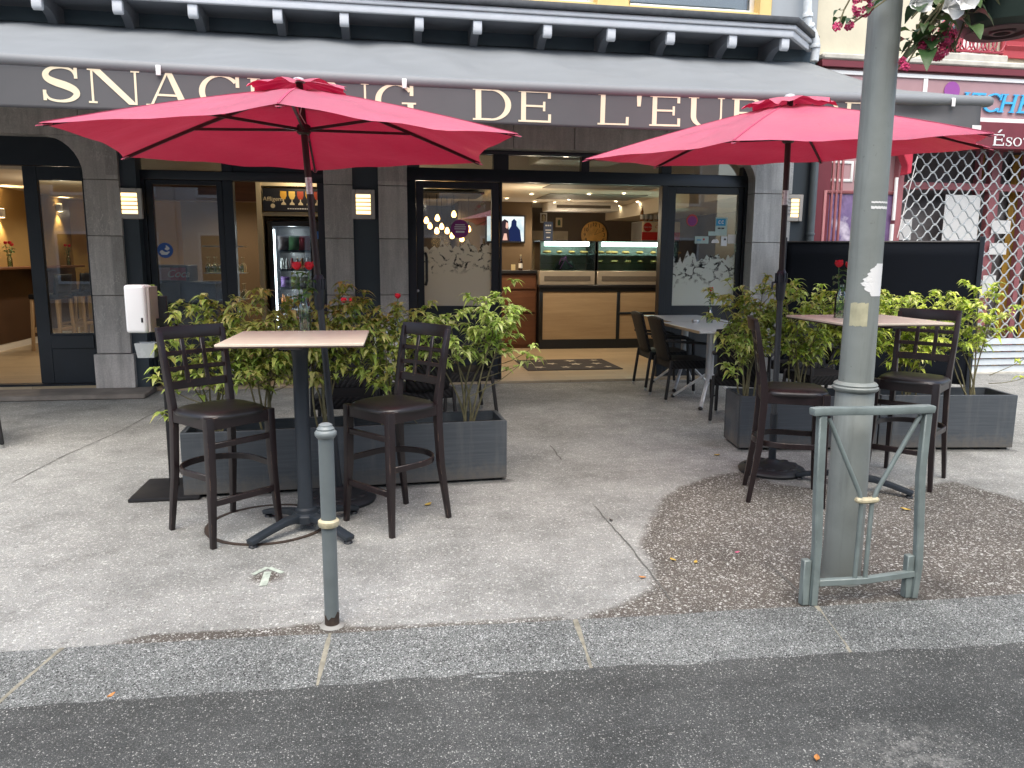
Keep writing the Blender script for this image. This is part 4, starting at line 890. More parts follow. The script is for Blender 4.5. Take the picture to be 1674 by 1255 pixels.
for x0, y0, x1, y1, hz in ((1546, 318, 1588, 470, 0), (1468, 358, 1488, 392, 0), (1622, 360, 1650, 382, 0), (1618, 397, 1644, 416, 0), (1607, 450, 1625, 480, 0)):
    a, c = aty(x0, y0, NY+.25), aty(x1, y1, NY+.25); b.box((a.x, NY+.245, c.z), (c.x, NY+.25, a.z))
V(b, 'paper_notice', m_paper)
# grille: interlocked wavy bars, solid slats at the bottom
zb = .50; b = MB(); rows = int((z0-zb)/.098); px_ = .21
x1g = 12.5
for r in range(rows+1):
    zc = zb+.05+r*.098; n = int((x1g-xg0)/px_*8); pts = []
    for i in range(n+1):
        x = xg0+.02+(x1g-xg0)*i/n; ph = 2*pi*(x-xg0)/px_; s = sin(ph); sq = math.tanh(1.6*s)/math.tanh(1.6)
        pts.append((x, NY-.02+.006*(1 if r % 2 else -1)*cos(ph*.5), zc+.043*sq*(1 if r % 2 == 0 else -1)))
    b.tube(pts, .0095, 5)
V(b, 'wavy_grille', m_galv, smooth=True)
b = MB()
for k in range(5): b.prism([(xg0+.01, NY-.045, .02+k*.098), (xg0+.01, NY-.02, .10+k*.098), (xg0+.01, NY+.0, .10+k*.098), (xg0+.01, NY-.0, .02+k*.098)], (x1g-xg0, 0, 0))
V(b, 'shutter_slats', plain('pale_blue_grey_slat', (.44, .48, .50), .5, var=.08))
b = MB(); b.box((xg0, NY-.12, 0), (14, NY+.6, .02)); V(b, 'door_sill', m_lstone)
# ------------------------------------------------------------------ bar stools
def make_stool():
    t = thing('bar_stool', '', 'bar stool', (0, 0, 0), 0, 'dark brown bar stools at the high tables')
    # local: +y is the front; seat about .43 wide
    SH = .715
    def leg(name, pts, w, h): b = MB(); b.ribbon(pts, w, h, (1, 0, 0)); return b.build(name, m_stool, t, bevel=.004, seg=2)
    for sx in (-1, 1):
        leg('front_leg', [(sx*.215, .205, 0), (sx*.195, .19, .36), (sx*.19, .185, SH)], [.028, .042, .046], [.028, .042, .046])
        P = [(sx*.20, -.255, 0), (sx*.185, -.205, .35), (sx*.18, -.19, .62), (sx*.182, -.192, .74), (sx*.19, -.225, .95), (sx*.195, -.265, 1.15)]
        b = MB(); b.ribbon(P, [.026, .034, .036, .036, .034, .030], [.030, .042, .046, .046, .036, .028], (1, 0, 0)); b.build('rear_leg', m_stool, t, bevel=.004, seg=2)
    b = MB()
    for (p, q) in (((-.19, .187), (.19, .187)), ((-.19, .19), (-.182, -.19)), ((.19, .19), (.182, -.19)), ((-.182, -.192), (.182, -.192))):
        b.beam((p[0], p[1], SH-.035), (q[0], q[1], SH-.035), .026, .068)
    b.build('seat_frame', m_stool, t, bevel=.003)
    # padded seat: rounded square, domed
    b = MB(); n = 40; rings = [(0.0, .0, 0), (.30, .028, 0), (.62, .026, 0), (.84, .019, 0), (.95, .010, 0), (1.0, -.004, 0), (.985, -.016, 0)]
    vs = [Vector((0, 0, SH+.030))]; fs = []
    for r, z, _ in rings[1:]:
        for k in range(n):
            a = 2*pi*k/n; c, s = cos(a), sin(a); e = 3.4; rr = (abs(c)**e+abs(s)**e)**(-1/e)
            x = .218*r*rr*c*(1-.03*s); y = .212*r*rr*s; vs.append(Vector((x, y+.005, SH+z)))
    for k in range(n): fs.append((0, 1+k, 1+(k+1) % n))
    for j in range(len(rings)-2):
        for k in range(n): fs.append((1+j*n+k, 1+(j+1)*n+k, 1+(j+1)*n+(k+1) % n, 1+j*n+(k+1) % n))
    fs.append(tuple(1+(len(rings)-2)*n+k for k in reversed(range(n))))
    b._add(vs, fs); b.build('seat', m_leather, t, smooth=True, ang=70)
    def arc(z, dy, xs=.185, bow=.035, n=10):    # rail between the rear posts, bowed to the back
        y0 = -.192-.075*max(0, (z-.74)/.41)**1.15; return [(x, y0-bow*(1-(x/xs)**2)+dy, z) for x in [-xs+2*xs*i/n for i in range(n+1)]]
    b = MB(); b.ribbon(arc(1.135, .0, .207, .03), .074, .024, (0, -.15, 1)); b.build('top_rail', m_stool, t, bevel=.005, seg=2)
    for z, h in ((1.022, .026), (.935, .026), (.845, .048)):
        b = MB(); b.ribbon(arc(z, 0, .187, .012), h, .016, (0, -.15, 1)); b.build('back_slat', m_stool, t, bevel=.003)
    for x in (-.062, .062):
        pts = []
        for z in (.85, .92, 1.0, 1.10):
            y0 = -.192-.075*((z-.74)/.41)**1.15; pts.append((x, y0-.012*(1-(x/.187)**2)+.002, z))
        b = MB(); b.ribbon(pts, .026, .014, (1, 0, 0)); b.build('back_upright', m_stool, t, bevel=.003)
    for z, h in ((.56, .032), (.245, .036)):
        b = MB(); y = .19+.006*(1-z); b.beam((-.2, y, z), (.2, y, z), .020, h); b.build('front_stretcher', m_stool, t, bevel=.003)
    # bent hoop round the rear legs
    P = [(-.205, .17, .385)]
    for k in range(15):
        a = pi+pi*k/14; P.append((.205*cos(a)*1.06, -.03+.205*sin(a)*1.0, .385))
    P.append((.205, .17, .385))
    b = MB(); b.ribbon(P, .036, .014, (0, 0, 1)); b.build('foot_hoop', m_stool, t, bevel=.003)
    b = MB()
    for sx in (-1, 1):
        for dz in (-.008, .008): b.ball((sx*.185, -.222, .385+dz), .004, seg=6)
    b.build('hoop_screw', m_steel, t)
    return t
s0 = make_stool()
STL = [((-.911, 4.518), radians(-137.4), 'espresso bar stool left of the left high table, beside the hand gel stand'),
       ((.062, 4.537), radians(128.7), 'reddish espresso bar stool right of the left high table, just past the bollard'),
       ((2.674, 4.633), radians(-113), 'bar stool seen from its side between the right parasol pole and the lamp post'),
       ((3.741, 4.865), radians(128.9), 'bar stool seen from the front right of the lamp post, behind the bent barrier')]
for i, (p, a, lab) in enumerate(STL):
    o = s0 if i == 0 else dup(s0); o.location = (p[0], p[1], 0); o.rotation_euler = (0, 0, a); o['label'] = lab; o.scale = (1, 1, (1.01, 1.01, 1.03, 1.05)[i])

# ------------------------------------------------------------------ high tables
def make_high_table(hh):
    t = thing('high_table', '', 'high table', (0, 0, 0), 0, 'square high tables on the terrace')
    w = .375
    b = MB(); b.box((-w, -w, hh-.014), (w, w, hh)); tp = b.build('table_top', [m_tablewood], t, bevel=.003)
    b = MB(); b.box((-w+.002, -w+.002, hh-.0205), (w-.002, w-.002, hh-.0145)); b.build('edge_band', plain('dark_laminate_edge', (.06, .035, .028), .5), tp)
    b = MB(); b.prism([(x, y, hh-.05) for x, y in ((-.13, -.11), (.13, -.11), (.15, -.08), (.15, .08), (.13, .11), (-.13, .11), (-.15, .08), (-.15, -.08))], (0, 0, .028)); b.box((-.06, -.374, hh-.032), (.06, -.30, hh-.0215)); b.box((-.045, -.3, hh-.04), (.045, -.1, hh-.0215)); b.build('tilt_bracket', m_black, t, bevel=.006)
    b = MB(); b.lathe([(.060, .095), (.060, .13), (.048, .14), (.043, .18), (.043, hh-.12), (.052, hh-.07), (.060, hh-.05)], n=24); b.build('column', m_anth, t, smooth=True)
    b = MB(); b.lathe([(.045, .05), (.075, .055), (.078, .095), (.062, .11), (.048, .112)], n=24); b.build('hub', m_anth, t, smooth=True)
    for k in range(4):
        a = radians(45+90*k); d = Vector((cos(a), sin(a), 0)); sd = Vector((-sin(a), cos(a), 0))
        P = [d*.05+Vector((0, 0, .085)), d*.14+Vector((0, 0, .085)), d*.26+Vector((0, 0, .062)), d*.385+Vector((0, 0, .032))]
        b = MB(); b.ribbon(P, [.062, .056, .054, .060], [.044, .036, .030, .028], sd); f = b.build('foot', m_anth, t, bevel=.007, seg=2)
        b = MB(); c = d*.362; b.lathe([(.022, 0), (.026, .004), (.022, .014), (.012, .02)], c=(c.x, c.y, 0), n=14); b.build('levelling_pad', m_blackplastic, f, smooth=True)
    return t
ht = make_high_table(1.135); ht.location = (-.457, 4.46, 0); ht.rotation_euler = (0, 0, radians(-1.5)); ht['label'] = 'pale wooden high table under the left parasol, nearest to the thin bollard'
h2 = dup(ht, (3.235, 4.735, 0), radians(-1.5)); h2.scale = (1, 1, 1.048); h2['label'] = 'pale wooden high table behind the tall lamp post under the right parasol'

# ------------------------------------------------------------------ bottle vases with roses
def rose(b_f, b_g, top, base, rr, seed):
    rnd = random.Random(seed); top, base = Vector(top), Vector(base)
    mid = base.lerp(top, .5)+Vector((rnd.uniform(-.01, .01), rnd.uniform(-.01, .01), 0))
    b_g.tube([base, mid, top], .0028, 6)
    b_f.ball(top+Vector((0, 0, rr*.7)), rr*.75, (1, 1, 1.15), 10)
    for k in range(9):                              # petals wrapped round the bud
        a = k*2.4; r = rr*(.80+.04*k/2); h = rr*(1.55-.09*k)
        vs = []
        for i in range(4):
            for j in range(4):
                t = i/3; s = (j/3-.5)*1.5; rad = r*(.42+.62*sin(t*1.9)); vs.append(top+Vector((rad*cos(a+s), rad*sin(a+s), t*h+rr*.05*cos(s*3))))
        b_f._add(vs, [(i*4+j, i*4+j+1, (i+1)*4+j+1, (i+1)*4+j) for i in range(3) for j in range(3)])
    for k in range(8):
        t = rnd.uniform(.45, .92); p = base.lerp(top, t); a = rnd.uniform(0, 6.3); leaf3(b_g, p, Vector((cos(a), sin(a), rnd.uniform(.1, .6))), rnd.uniform(.06, .085), .045, .4)
def leaf3(b, p, d, L, W, droop, col=None, lay=None):
    d = Vector(d).normalized(); sd = d.cross(Vector((0, 0, 1)));
    if sd.length < .05: sd = Vector((1, 0, 0))
    sd.normalize(); up = sd.cross(d); vs = []; n = 4
    for i in range(n+1):
        t = i/n; w = W/2*(sin(pi*t**.75)**.9 if 0 < t < 1 else .04)
        c = p + d*(L*t) - Vector((0, 0, 1))*(droop*L*t*t) + up*(.12*L*sin(pi*t))
        vs += [c-sd*w+up*(w*.35), c, c+sd*w+up*(w*.35)]
    V_ = [b.bm.verts.new(v) for v in vs]
    if col is not None:
        for i, v in enumerate(V_): v[lay] = (*[x*(1.0 if i % 3 == 1 else 1.12) for x in col], 1)
    for i in range(n):
        for k in (0, 1):
            b.bm.faces.new((V_[i*3+k], V_[i*3+k+1], V_[(i+1)*3+k+1], V_[(i+1)*3+k]))
def vase(loc, label, n, hB=.20, seed=1, top=.40, group='rose vases on the terrace tables', small=1.0, tops=None):
    t = thing('rose_vase', label, 'vase', loc, 0, group)
    b = MB(); k = small; b.lathe([(0, .003), (.036*k, .0), (.038*k, .01), (.038*k, hB*.62), (.034*k, hB*.72), (.020*k, hB*.86), (.018*k, hB), (.021*k, hB), (.021*k, hB+.006), (.016*k, hB+.006), (.015*k, hB*.86)], n=20, cap=False); b.build('bottle', m_bottle, t, smooth=True)
    b = MB(); b.lathe([(0, .008), (.033*k, .008), (.033*k, hB*.45), (0, hB*.45)], n=16, cap=False); b.build('water', glassmat('vase_water', (.72, .80, .66), .6), t, smooth=True)
    bg = MB(); rnd = random.Random(seed)
    for i in range(n):
        a = 6.28*i/n+rnd.uniform(-.3, .3); tp = tops[i] if tops else (.035*cos(a), .03*sin(a), top+rnd.uniform(-.02, .02))
        bf = MB(); rose(bf, bg, tp, (-.012*cos(a), -.012*sin(a), .015), .030, seed*10+i); bf.build('rose_flower', m_red, t, smooth=True, norm=False, ang=60)
    bg.build('rose_stem', m_rosegreen, t, norm=False)
    return t
p = atz(500, 539, 1.135); vase((p.x+.0, p.y-.03, 1.1355), 'clear bottle vase with two red roses on the left high table', 2, .22, 3, .37, tops=[(-.035, -.02, .37), (.035, .01, .37)])
p = atz(1371, 516, 1.135); vase((3.10, 4.83, 1.190), 'bottle vase with two red roses on the high table behind the lamp post', 2, .22, 5, .345, tops=[(-.03, .0, .345), (.035, -.02, .335)])

# ------------------------------------------------------------------ parasols
def canopymat():
    mt, nt, bs, out = newmat('raspberry_red_canvas'); v = coords(nt)
    n1 = noise(nt, v, 3, 4); w = noise(nt, coords(nt, (1, 1, 1)), 260, 2)
    ge = N(nt, 'ShaderNodeNewGeometry'); skylit_top = ramp(nt, n1, [(.3, (.76, .12, .22)), (.7, (.84, .155, .255))])
    col = mix(nt, ge.outputs['Backfacing'], skylit_top, ramp(nt, n1, [(.3, (.33, .008, .036)), (.7, (.39, .011, .044))]))   # sky light put into the colour: upper side paler pink than the underside
    nt.links.new(col, bs.inputs['Base Color']); bs.inputs['Roughness'].default_value = .42; bs.inputs['Sheen Weight'].default_value = .6; bs.inputs['Sheen Roughness'].default_value = .35; bs.inputs['Specular IOR Level'].default_value = .9
    bs.inputs['Sheen Tint'].default_value = (1, .85, .88, 1)
    bh = mth(nt, 'ADD', mth(nt, 'MULTIPLY', noise(nt, coords(nt, (1, 1, 1)), 5, 4, .6), 8), w); bump(nt, bs, bh, .25, .004)
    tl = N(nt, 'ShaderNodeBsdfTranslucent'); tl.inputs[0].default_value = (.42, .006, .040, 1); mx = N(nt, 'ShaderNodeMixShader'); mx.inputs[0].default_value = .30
    nt.links.new(bs.outputs[0], mx.inputs[1]); nt.links.new(tl.outputs[0], mx.inputs[2]); nt.links.new(mx.outputs[0], out.inputs[0]); return mt
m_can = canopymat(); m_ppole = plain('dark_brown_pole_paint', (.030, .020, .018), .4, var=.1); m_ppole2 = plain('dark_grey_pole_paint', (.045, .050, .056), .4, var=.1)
m_seam = plain('crimson_seam_tape', (.50, .06, .13), .7)
m_foil = plain('silver_foil_label', (.7, .7, .7), .3, .6, var=.3, scale=60)
def parasol(base, c, rim, ang, R, label, seed):
    t = thing('parasol', label, 'parasol', (base[0], base[1], 0), 0, 'red hexagonal parasols on the terrace')
    c = Vector((c[0]-base[0], c[1]-base[1], c[2])); ax = (c+Vector((0, 0, rim))-Vector((0, 0, .1))).normalized() if 0 else None
    rnd = random.Random(seed)
    def pole(z): return Vector((c.x*z/(c.z+rim), c.y*z/(c.z+rim), z))
    lean = Vector((c.x/(c.z), c.y/(c.z), 1)).normalized()
    n = Vector((-.042, -.052, 1)).normalized() if seed == 2 else Vector((-.013, -.005, 1)).normalized()
    u = Vector((0, 1, 0)).cross(n).normalized(); v = n.cross(u)
    tip = [u*(R*cos(ang+k*pi/3))+v*(R*sin(ang+k*pi/3)) for k in range(6)]
    apex = c+n*rim
    def surf(k, r, s, lift=0.):
        A, B = tip[k % 6], tip[(k+1) % 6]; e = 4*s*(1-s); scal = 1-.075*e*r**3
        P = (A*(1-s)+B*s)*(r*scal); h = rim*(1-r)+ .014*sin(pi*r) + .007*sin(s*17+k*1.7+2*r)*sin(r*7+k)*e*r + .004*sin(r*19+s*5+k*2)*e + .006*sin(s*3.14*2)*sin(r*5+k)*e-.030*e*r*(1.2-r)+lift
        return c+P+n*h
    b = MB(); nr, ns = 14, 14
    for k in range(6): b.grid(lambda i, j: surf(k, .10+.90*i, j), nr, ns)
    b2 = b
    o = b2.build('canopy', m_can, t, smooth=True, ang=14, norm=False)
    for k in range(6):
        b = MB(); d_ = tip[k].normalized(); b.ribbon([surf(k, r, 0, .0015) for r in (.1, .3, .5, .7, .85, .99)], .012, .002, n.cross(d_)); b.build('seam', m_seam, o)
    # small dangling tip pockets
    for k in range(6):
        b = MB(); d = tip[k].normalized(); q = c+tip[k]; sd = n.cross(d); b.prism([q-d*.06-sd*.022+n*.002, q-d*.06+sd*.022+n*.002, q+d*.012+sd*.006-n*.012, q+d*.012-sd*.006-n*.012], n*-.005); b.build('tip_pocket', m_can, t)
    b = MB()
    for k in range(6):
        b.grid(lambda i, j: c + (tip[k]*(1-j)+tip[(k+1) % 6]*j)*((.02+.215*i)*(1-.08*4*j*(1-j)*i)) + n*(rim*1.0+.032-(.036+.030*(1-4*j*(1-j)))*i**1.5 + .012*sin(j*12+k*2)*i), 6, 10)
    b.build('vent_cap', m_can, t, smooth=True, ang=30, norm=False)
    b = MB(); M = n.to_track_quat('Z', 'Y').to_matrix(); b.lathe([(.04, .0), (.04, .01), (.028, .025), (.0, .032)], c=apex+n*.026, n=16, M=M); b.build('finial', plain('grey_finial', (.42, .43, .45), .4), t, smooth=True)
    jz = 1.33
    b = MB(); b.tube([pole(.42), pole(jz)], .0215, 14); b.build('lower_pole', m_ppole2, t, smooth=True)
    b = MB(); b.tube([pole(jz), c+n*(rim+.06) if 0 else pole(c.z+rim+.03)], .0205, 14); up = b.build('upper_pole', m_ppole, t, smooth=True)
    b = MB(); b.tube([pole(1.96), pole(2.06)], .0213, 14); b.build('pole_label', m_foil, up, smooth=True)
    # crank joint
    cz = 1.40 if seed == 2 else 1.36
    b = MB(); b.lathe([(.024, -.11), (.032, -.08), (.036, .0), (.040, .07), (.034, .085), (.024, .11)], c=pole(cz), n=16); 
    for k in range(10): a = 2*pi*k/10; b.box((-.004, .033, .02), (.004, .044, .085), Matrix.Translation(pole(cz)) @ Matrix.Rotation(a, 4, 'Z'))
    b.tube([pole(cz)+Vector((-.03, -.0, .02)), pole(cz)+Vector((-.075, -.02, .02)), pole(cz)+Vector((-.078, -.02, -.03))], .008, 6)
    b.build('crank_housing', m_anth, t, smooth=True, ang=35)
    hubz = c.z+.10
    b = MB(); b.lathe([(.03, -.03), (.042, -.02), (.042, .02), (.03, .03)], c=pole(hubz), n=16); b.build('rib_hub', m_ppole, t, smooth=True)
    for k in range(6):
        pts = [surf(k, r, 0)-n*(.014) for r in (.04, .3, .55, .8, .985)]
        b = MB(); b.ribbon(pts, .013, .016, n.cross(tip[k].normalized())); rb = b.build('rib', m_ppole, t)
        b = MB(); b.beam(pole(hubz)+tip[k].normalized()*.04, surf(k, .56, 0)-n*.02, .014, .016); b.build('strut', m_ppole, rb)
    b = MB(); b.tube([apex-n*.05+u*.03-v*.02, apex-n*.16+u*.0-v*.03, pole(hubz)+Vector((.02, -.025, .02))], .003, 5); b.build('pulley_cord', m_paper, t)
    # cast base
    b = MB(); b.lathe([(.24, 0), (.245, .018), (.235, .034), (.19, .050), (.12, .066), (.06, .075), (.045, .09), (.032, .10)], n=40)
    for k in range(12):
        a = 2*pi*k/12; b.ball((.17*cos(a), .17*sin(a), .050), .028, (1.3, 1, .4), 8)
    bs_ = b.build('base', m_blackplastic, t, smooth=True)
    b = MB(); b.tube([(0, 0, .09), pole(.45)], .028, 14); b.tube([pole(.33)+Vector((-.02, -.015, 0)), pole(.33)+Vector((-.055, -.045, 0))], .007, 8); b.ball(pole(.33)+Vector((-.06, -.05, 0)), .016, (1, 1, 1)); b.build('base_tube', m_anth, bs_, smooth=True)
    return t
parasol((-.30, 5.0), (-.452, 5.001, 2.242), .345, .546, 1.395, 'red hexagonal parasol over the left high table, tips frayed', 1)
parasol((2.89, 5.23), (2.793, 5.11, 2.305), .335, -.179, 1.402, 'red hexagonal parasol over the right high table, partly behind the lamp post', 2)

# ------------------------------------------------------------------ planters and shrubs
def planter(a, c, dep, hh, label):
    a, c = Vector((a[0], a[1], 0)), Vector((c[0], c[1], 0)); L = (c-a).length; ang = atan2(c.y-a.y, c.x-a.x)
    t = thing('planter', label, 'planter', a, ang, 'long dark grey planters along the terrace')
    w = .028; b = MB()
    b.box((0, 0, .022), (L, w, hh)); b.box((0, dep-w, .022), (L, dep, hh)); b.box((0, w, .022), (w, dep-w, hh)); b.box((L-w, w, .022), (L, dep-w, hh))
    b.build('trough', m_planter, t, bevel=.003)
    b = MB(); b.box((w, w, .05), (L-w, dep-w, hh-.07)); b.build('soil', m_soil, t)
    b = MB()
    for x in (.06, L-.06):
        for y in (.06, dep-.06): b.box((x-.03, y-.03, 0), (x+.03, y+.03, .022))
    b.build('base_foot', m_black, t)
    return t
planter((-1.305, 5.17), (-.228, 5.222), .40, .44, 'long dark grey planter at the left, next to the hand gel stand')
planter((-.218, 5.222), (.868, 5.28), .40, .44, 'long grey planter behind the reddish stool, with one bare-stemmed shrub at its end')
planter((2.93, 5.86), (4.09, 5.70), .42, .46, 'long dark grey planter behind the side-on stool at the right')
planter((4.10, 5.698), (5.25, 5.54), .42, .47, 'rightmost long dark grey planter, its end clear of the stools')
def leafmat(name):
    mt, nt, bs, out = newmat(name); a = N(nt, 'ShaderNodeAttribute', _attribute_name='leaf_tint')
    n1 = noise(nt, coords(nt), 45, 2); col = mix(nt, .5, a.outputs['Color'], ramp(nt, n1, [(.3, g(.7)), (.7, g(1.35))]), 'MULTIPLY')
    nt.links.new(col, bs.inputs['Base Color']); bs.inputs['Roughness'].default_value = .38; bs.inputs['Specular IOR Level'].default_value = .45
    tl = N(nt, 'ShaderNodeBsdfTranslucent'); nt.links.new(col, tl.inputs[0]); mx = N(nt, 'ShaderNodeMixShader'); mx.inputs[0].default_value = .30
    nt.links.new(bs.outputs[0], mx.inputs[1]); nt.links.new(tl.outputs[0], mx.inputs[2]); nt.links.new(mx.outputs[0], out.inputs[0]); return mt
m_leaf = leafmat('variegated_shrub_leaf')
def shrub(loc, label, seed, top, spread, nst, base_free, tints, LL=.096, extra=(), ydir=.8, dens=.95):
    """stems rise from one root; whorls of arching leaves along the upper parts and on side twigs"""
    rnd = random.Random(seed); t = thing('shrub', label, 'shrub', loc, 0, 'leafy shrubs in the planters')
    bs_ = MB(); bl = MB(); lay = bl.bm.verts.layers.float_color.new('leaf_tint')
    H_ = top-loc[2]
    def tint(hfrac):
        a = rnd.choice(tints); f = rnd.uniform(.85, 1.5); return [min(1, x*f) for x in a]
    def whorl(p, d, n, L, hf):
        a0 = rnd.uniform(0, 6.3)
        for i in range(n):
            a = a0+2*pi*i/n+rnd.uniform(-.4, .4); e = rnd.uniform(.15, .75); q = (d*.5+Vector((cos(a), sin(a), e))).normalized()
            leaf3(bl, p+Vector((0, 0, rnd.uniform(-.012, .012))), q, L*rnd.uniform(.7, 1.25), L*rnd.uniform(.36, .50), rnd.uniform(.35, 1.0), tint(hf), lay)
    def twig(p, d, L, n, r):
        P = [p]; cur = Vector(p); dd = Vector(d).normalized()
        for i in range(4):
            dd = (dd+Vector((rnd.uniform(-.15, .15), rnd.uniform(-.15, .15), rnd.uniform(-.02, .16)))).normalized(); cur = cur+dd*(L/4); P.append(cur.copy())
        bs_.tube(P, [r, r*.85, r*.7, r*.6, r*.4], 5)
        for i in range(n):
            f = .3+.7*(i+1)/n; k = min(3, int(f*4)); q = P[k].lerp(P[k+1], f*4-k if f < 1 else 1); whorl(q, dd, rnd.choice((2, 3, 3)), LL*.9, 0)
        whorl(P[-1], dd, 4, LL*.85, 1)
    for s in range(nst):
        a = rnd.uniform(0, 6.3) if nst > 3 else 2*pi*s/nst+rnd.uniform(-.4, .4); rad = spread*sqrt(rnd.uniform(.08, 1)); hh = H_*rnd.uniform(.72, 1.0)*(1-.12*(rad/spread)**2)
        end = Vector((rad*cos(a), rad*sin(a)*ydir, hh)); P = []; n = 9; st = Vector((rnd.uniform(-.05, .05), rnd.uniform(-.04, .04), -.03))
        w = Vector((rnd.uniform(-.03, .03), rnd.uniform(-.03, .03), 0))
        for i in range(n+1):
            f = i/n; P.append(st.lerp(end, f)+Vector((end.x-st.x, end.y-st.y, 0))*(f**1.7-f)*.6+w*sin(f*5)+Vector((0, 0, .0)))
        bs_.tube(P, [.0085*(1-.65*i/n) for i in range(n+1)], 6)
        for i in range(n+1):
            f = i/n
            if f < base_free: continue
            d = (P[min(n, i+1)]-P[max(0, i-1)]).normalized()
            if rnd.random() < dens: whorl(P[i], d, 3 if f < .95 else 6, LL, f)
            for _q in range(2 if rnd.random() < dens else 1):
                a2 = rnd.uniform(0, 6.3); twig(P[i], (cos(a2), sin(a2)*ydir, rnd.uniform(.1, .8)), rnd.uniform(.10, .24), rnd.choice((2, 3)), .0035)
    for (p, d, L, n) in extra: twig(Vector(p)-Vector(loc), Vector(d), L, n, .004)
    bs_.build('stem', m_stem, t, smooth=True, ang=60)
    o = bl.build('foliage', m_leaf, t, norm=False); o.data.shade_smooth()
    return t
OL = [(.38, .43, .10), (.44, .48, .12), (.30, .39, .09), (.42, .41, .12), (.23, .32, .07), (.52, .53, .20)]      # olive, at the left
LG = [(.34, .45, .10), (.44, .54, .15), (.26, .38, .08), (.54, .60, .24), (.38, .47, .13)]                         # light green
YG = [(.42, .50, .08), (.52, .57, .10), (.34, .44, .06), (.58, .60, .20), (.27, .36, .06)]                         # yellow-green, at the right
zs_ = .40
shrub((-1.13, 5.40, zs_), 'olive-green shrub at the hand gel stand, a leafy sprig hanging low past the stool', 11, 1.30, .34, 7, .38, OL+LG[:2], extra=[((-1.2, 5.3, .62), (-.9, -.35, .45), .30, 4), ((-1.25, 5.3, .75), (-.8, -.2, .3), .22, 3), ((-1.28, 5.28, .5), (-.6, -.4, .1), .18, 3)])
shrub((-.78, 5.42, zs_), 'olive-brown shrub behind the backrest of the leftmost stool', 12, 1.32, .30, 7, .40, OL)
shrub((-.42, 5.42, zs_), 'olive-brown shrub directly behind the left high table', 13, 1.33, .30, 7, .40, OL)
shrub((.02, 5.45, zs_), 'olive-brown shrub between the left table and the reddish stool', 14, 1.30, .32, 6, .36, OL+LG[:1])
shrub((.63, 5.46, zs_), 'light green shrub with long bare stems at the open end of the left planters', 15, 1.33, .36, 8, .56, LG, extra=[((.7, 5.45, .72), (.9, .05, .10), .42, 4), ((.62, 5.4, .6), (1, -.1, .3), .5, 1), ((.75, 5.45, .8), (.8, -.1, .15), .36, 3), ((.25, 5.3, .42), (-.5, -.5, .5), .15, 2)])
shrub((3.05, 6.02, zs_), 'light green shrub at the left end of the right planters, behind the parasol pole', 21, 1.34, .34, 7, .34, LG+OL[:2], extra=[((2.95, 5.9, .55), (-.8, -.3, .35), .22, 3), ((2.9, 5.9, .8), (-.9, -.1, .5), .26, 3)])
shrub((3.50, 5.98, zs_), 'yellow-green shrub behind the right high table, left of the lamp post', 22, 1.36, .32, 7, .34, LG+YG)
shrub((3.98, 5.93, zs_), 'yellow-green shrub just right of the lamp post', 23, 1.37, .32, 8, .34, YG+LG[:1])
shrub((4.45, 5.86, zs_), 'bright yellow-green shrub behind the backrest of the rightmost stool', 24, 1.32, .30, 7, .40, YG)
shrub((4.98, 5.74, zs_), 'airy yellow-green shrub with long bare stems at the right end', 25, 1.36, .46, 7, .46, YG, dens=.8, extra=[((5.1, 5.7, .62), (.9, 0, .25), .4, 2), ((5.1, 5.7, .55), (1, -.1, .0), .45, 2)])

# ------------------------------------------------------------------ hand gel stand
SX, SY = -1.42, 5.40
hs = thing('hand_gel_stand', 'hand sanitiser stand with white dispenser and black floor plate left of the planters', 'sanitiser stand', (SX, SY, 0))
def Q(b, name, mat, par=hs, **k): return b.build(name, mat, par, **k)
b = MB(); a_ = [atz(220, 822), atz(298, 818), atz(310, 786), atz(250, 788)]; b.box((-.22, -.27, 0), (.22, .22, .025)); Q(b, 'floor_plate', m_black, bevel=.008, seg=2)
b = MB(); b.box((-.03, .0, .025), (.03, .03, 1.32)); Q(b, 'post', m_black, bevel=.004)
b = MB(); M = Matrix.Rotation(radians(-14), 4, 'Z'); b.box((-.185, -.13, 1.085), (-.045, -.02, 1.395), M); dsp = Q(b, 'dispenser', m_white, bevel=.022, seg=3)
b = MB(); b.box((-.044, -.11, 1.09), (-.024, -.0, 1.385), M); Q(b, 'backplate', plain('grey_beige_plastic', (.38, .33, .30), .5), dsp, bevel=.004)
b = MB(); b.box((-.075, -.1325, 1.155), (-.063, -.128, 1.185), M); Q(b, 'dispenser_lock', m_black, dsp)
b = MB(); b.box((-.03, -.05, 1.30), (-.04, .03, 1.36), M) if 0 else b.beam((-.05, -.03, 1.15), (.0, .015, 1.15), .03, .05); Q(b, 'wall_bracket', m_black)
m_clearpl = glassmat('frosted_clear_plastic', (.80, .82, .82), 1.6, .25)
b = MB(); x0, x1, y0, y1, zb_, zt_ = -.155, -.03, -.12, -.01, .925, 1.02
for (ax, ay, bx_, by_) in ((x0, y0, x1, y0), (x1, y0, x1, y1), (x1, y1, x0, y1), (x0, y1, x0, y0)):
    ins = .02; cx_, cy_ = (x0+x1)/2, (y0+y1)/2
    def sh(x, y): return (x+(ins if x < cx_ else -ins)*.6, y+(ins if y < cy_ else -ins)*.6)
    p0, p1 = sh(ax, ay), sh(bx_, by_); b.quad((p0[0], p0[1], zb_), (p1[0], p1[1], zb_), (bx_, by_, zt_), (ax, ay, zt_))
b.quad((x0+.012, y0+.012, zb_), (x1-.012, y0+.012, zb_), (x1-.012, y1-.012, zb_), (x0+.012, y1-.012, zb_))
o = Q(b, 'drip_tray', plain('translucent_white_plastic', (.40, .43, .44), .25)); sm = o.modifiers.new('thick', 'SOLIDIFY'); sm.thickness = .003
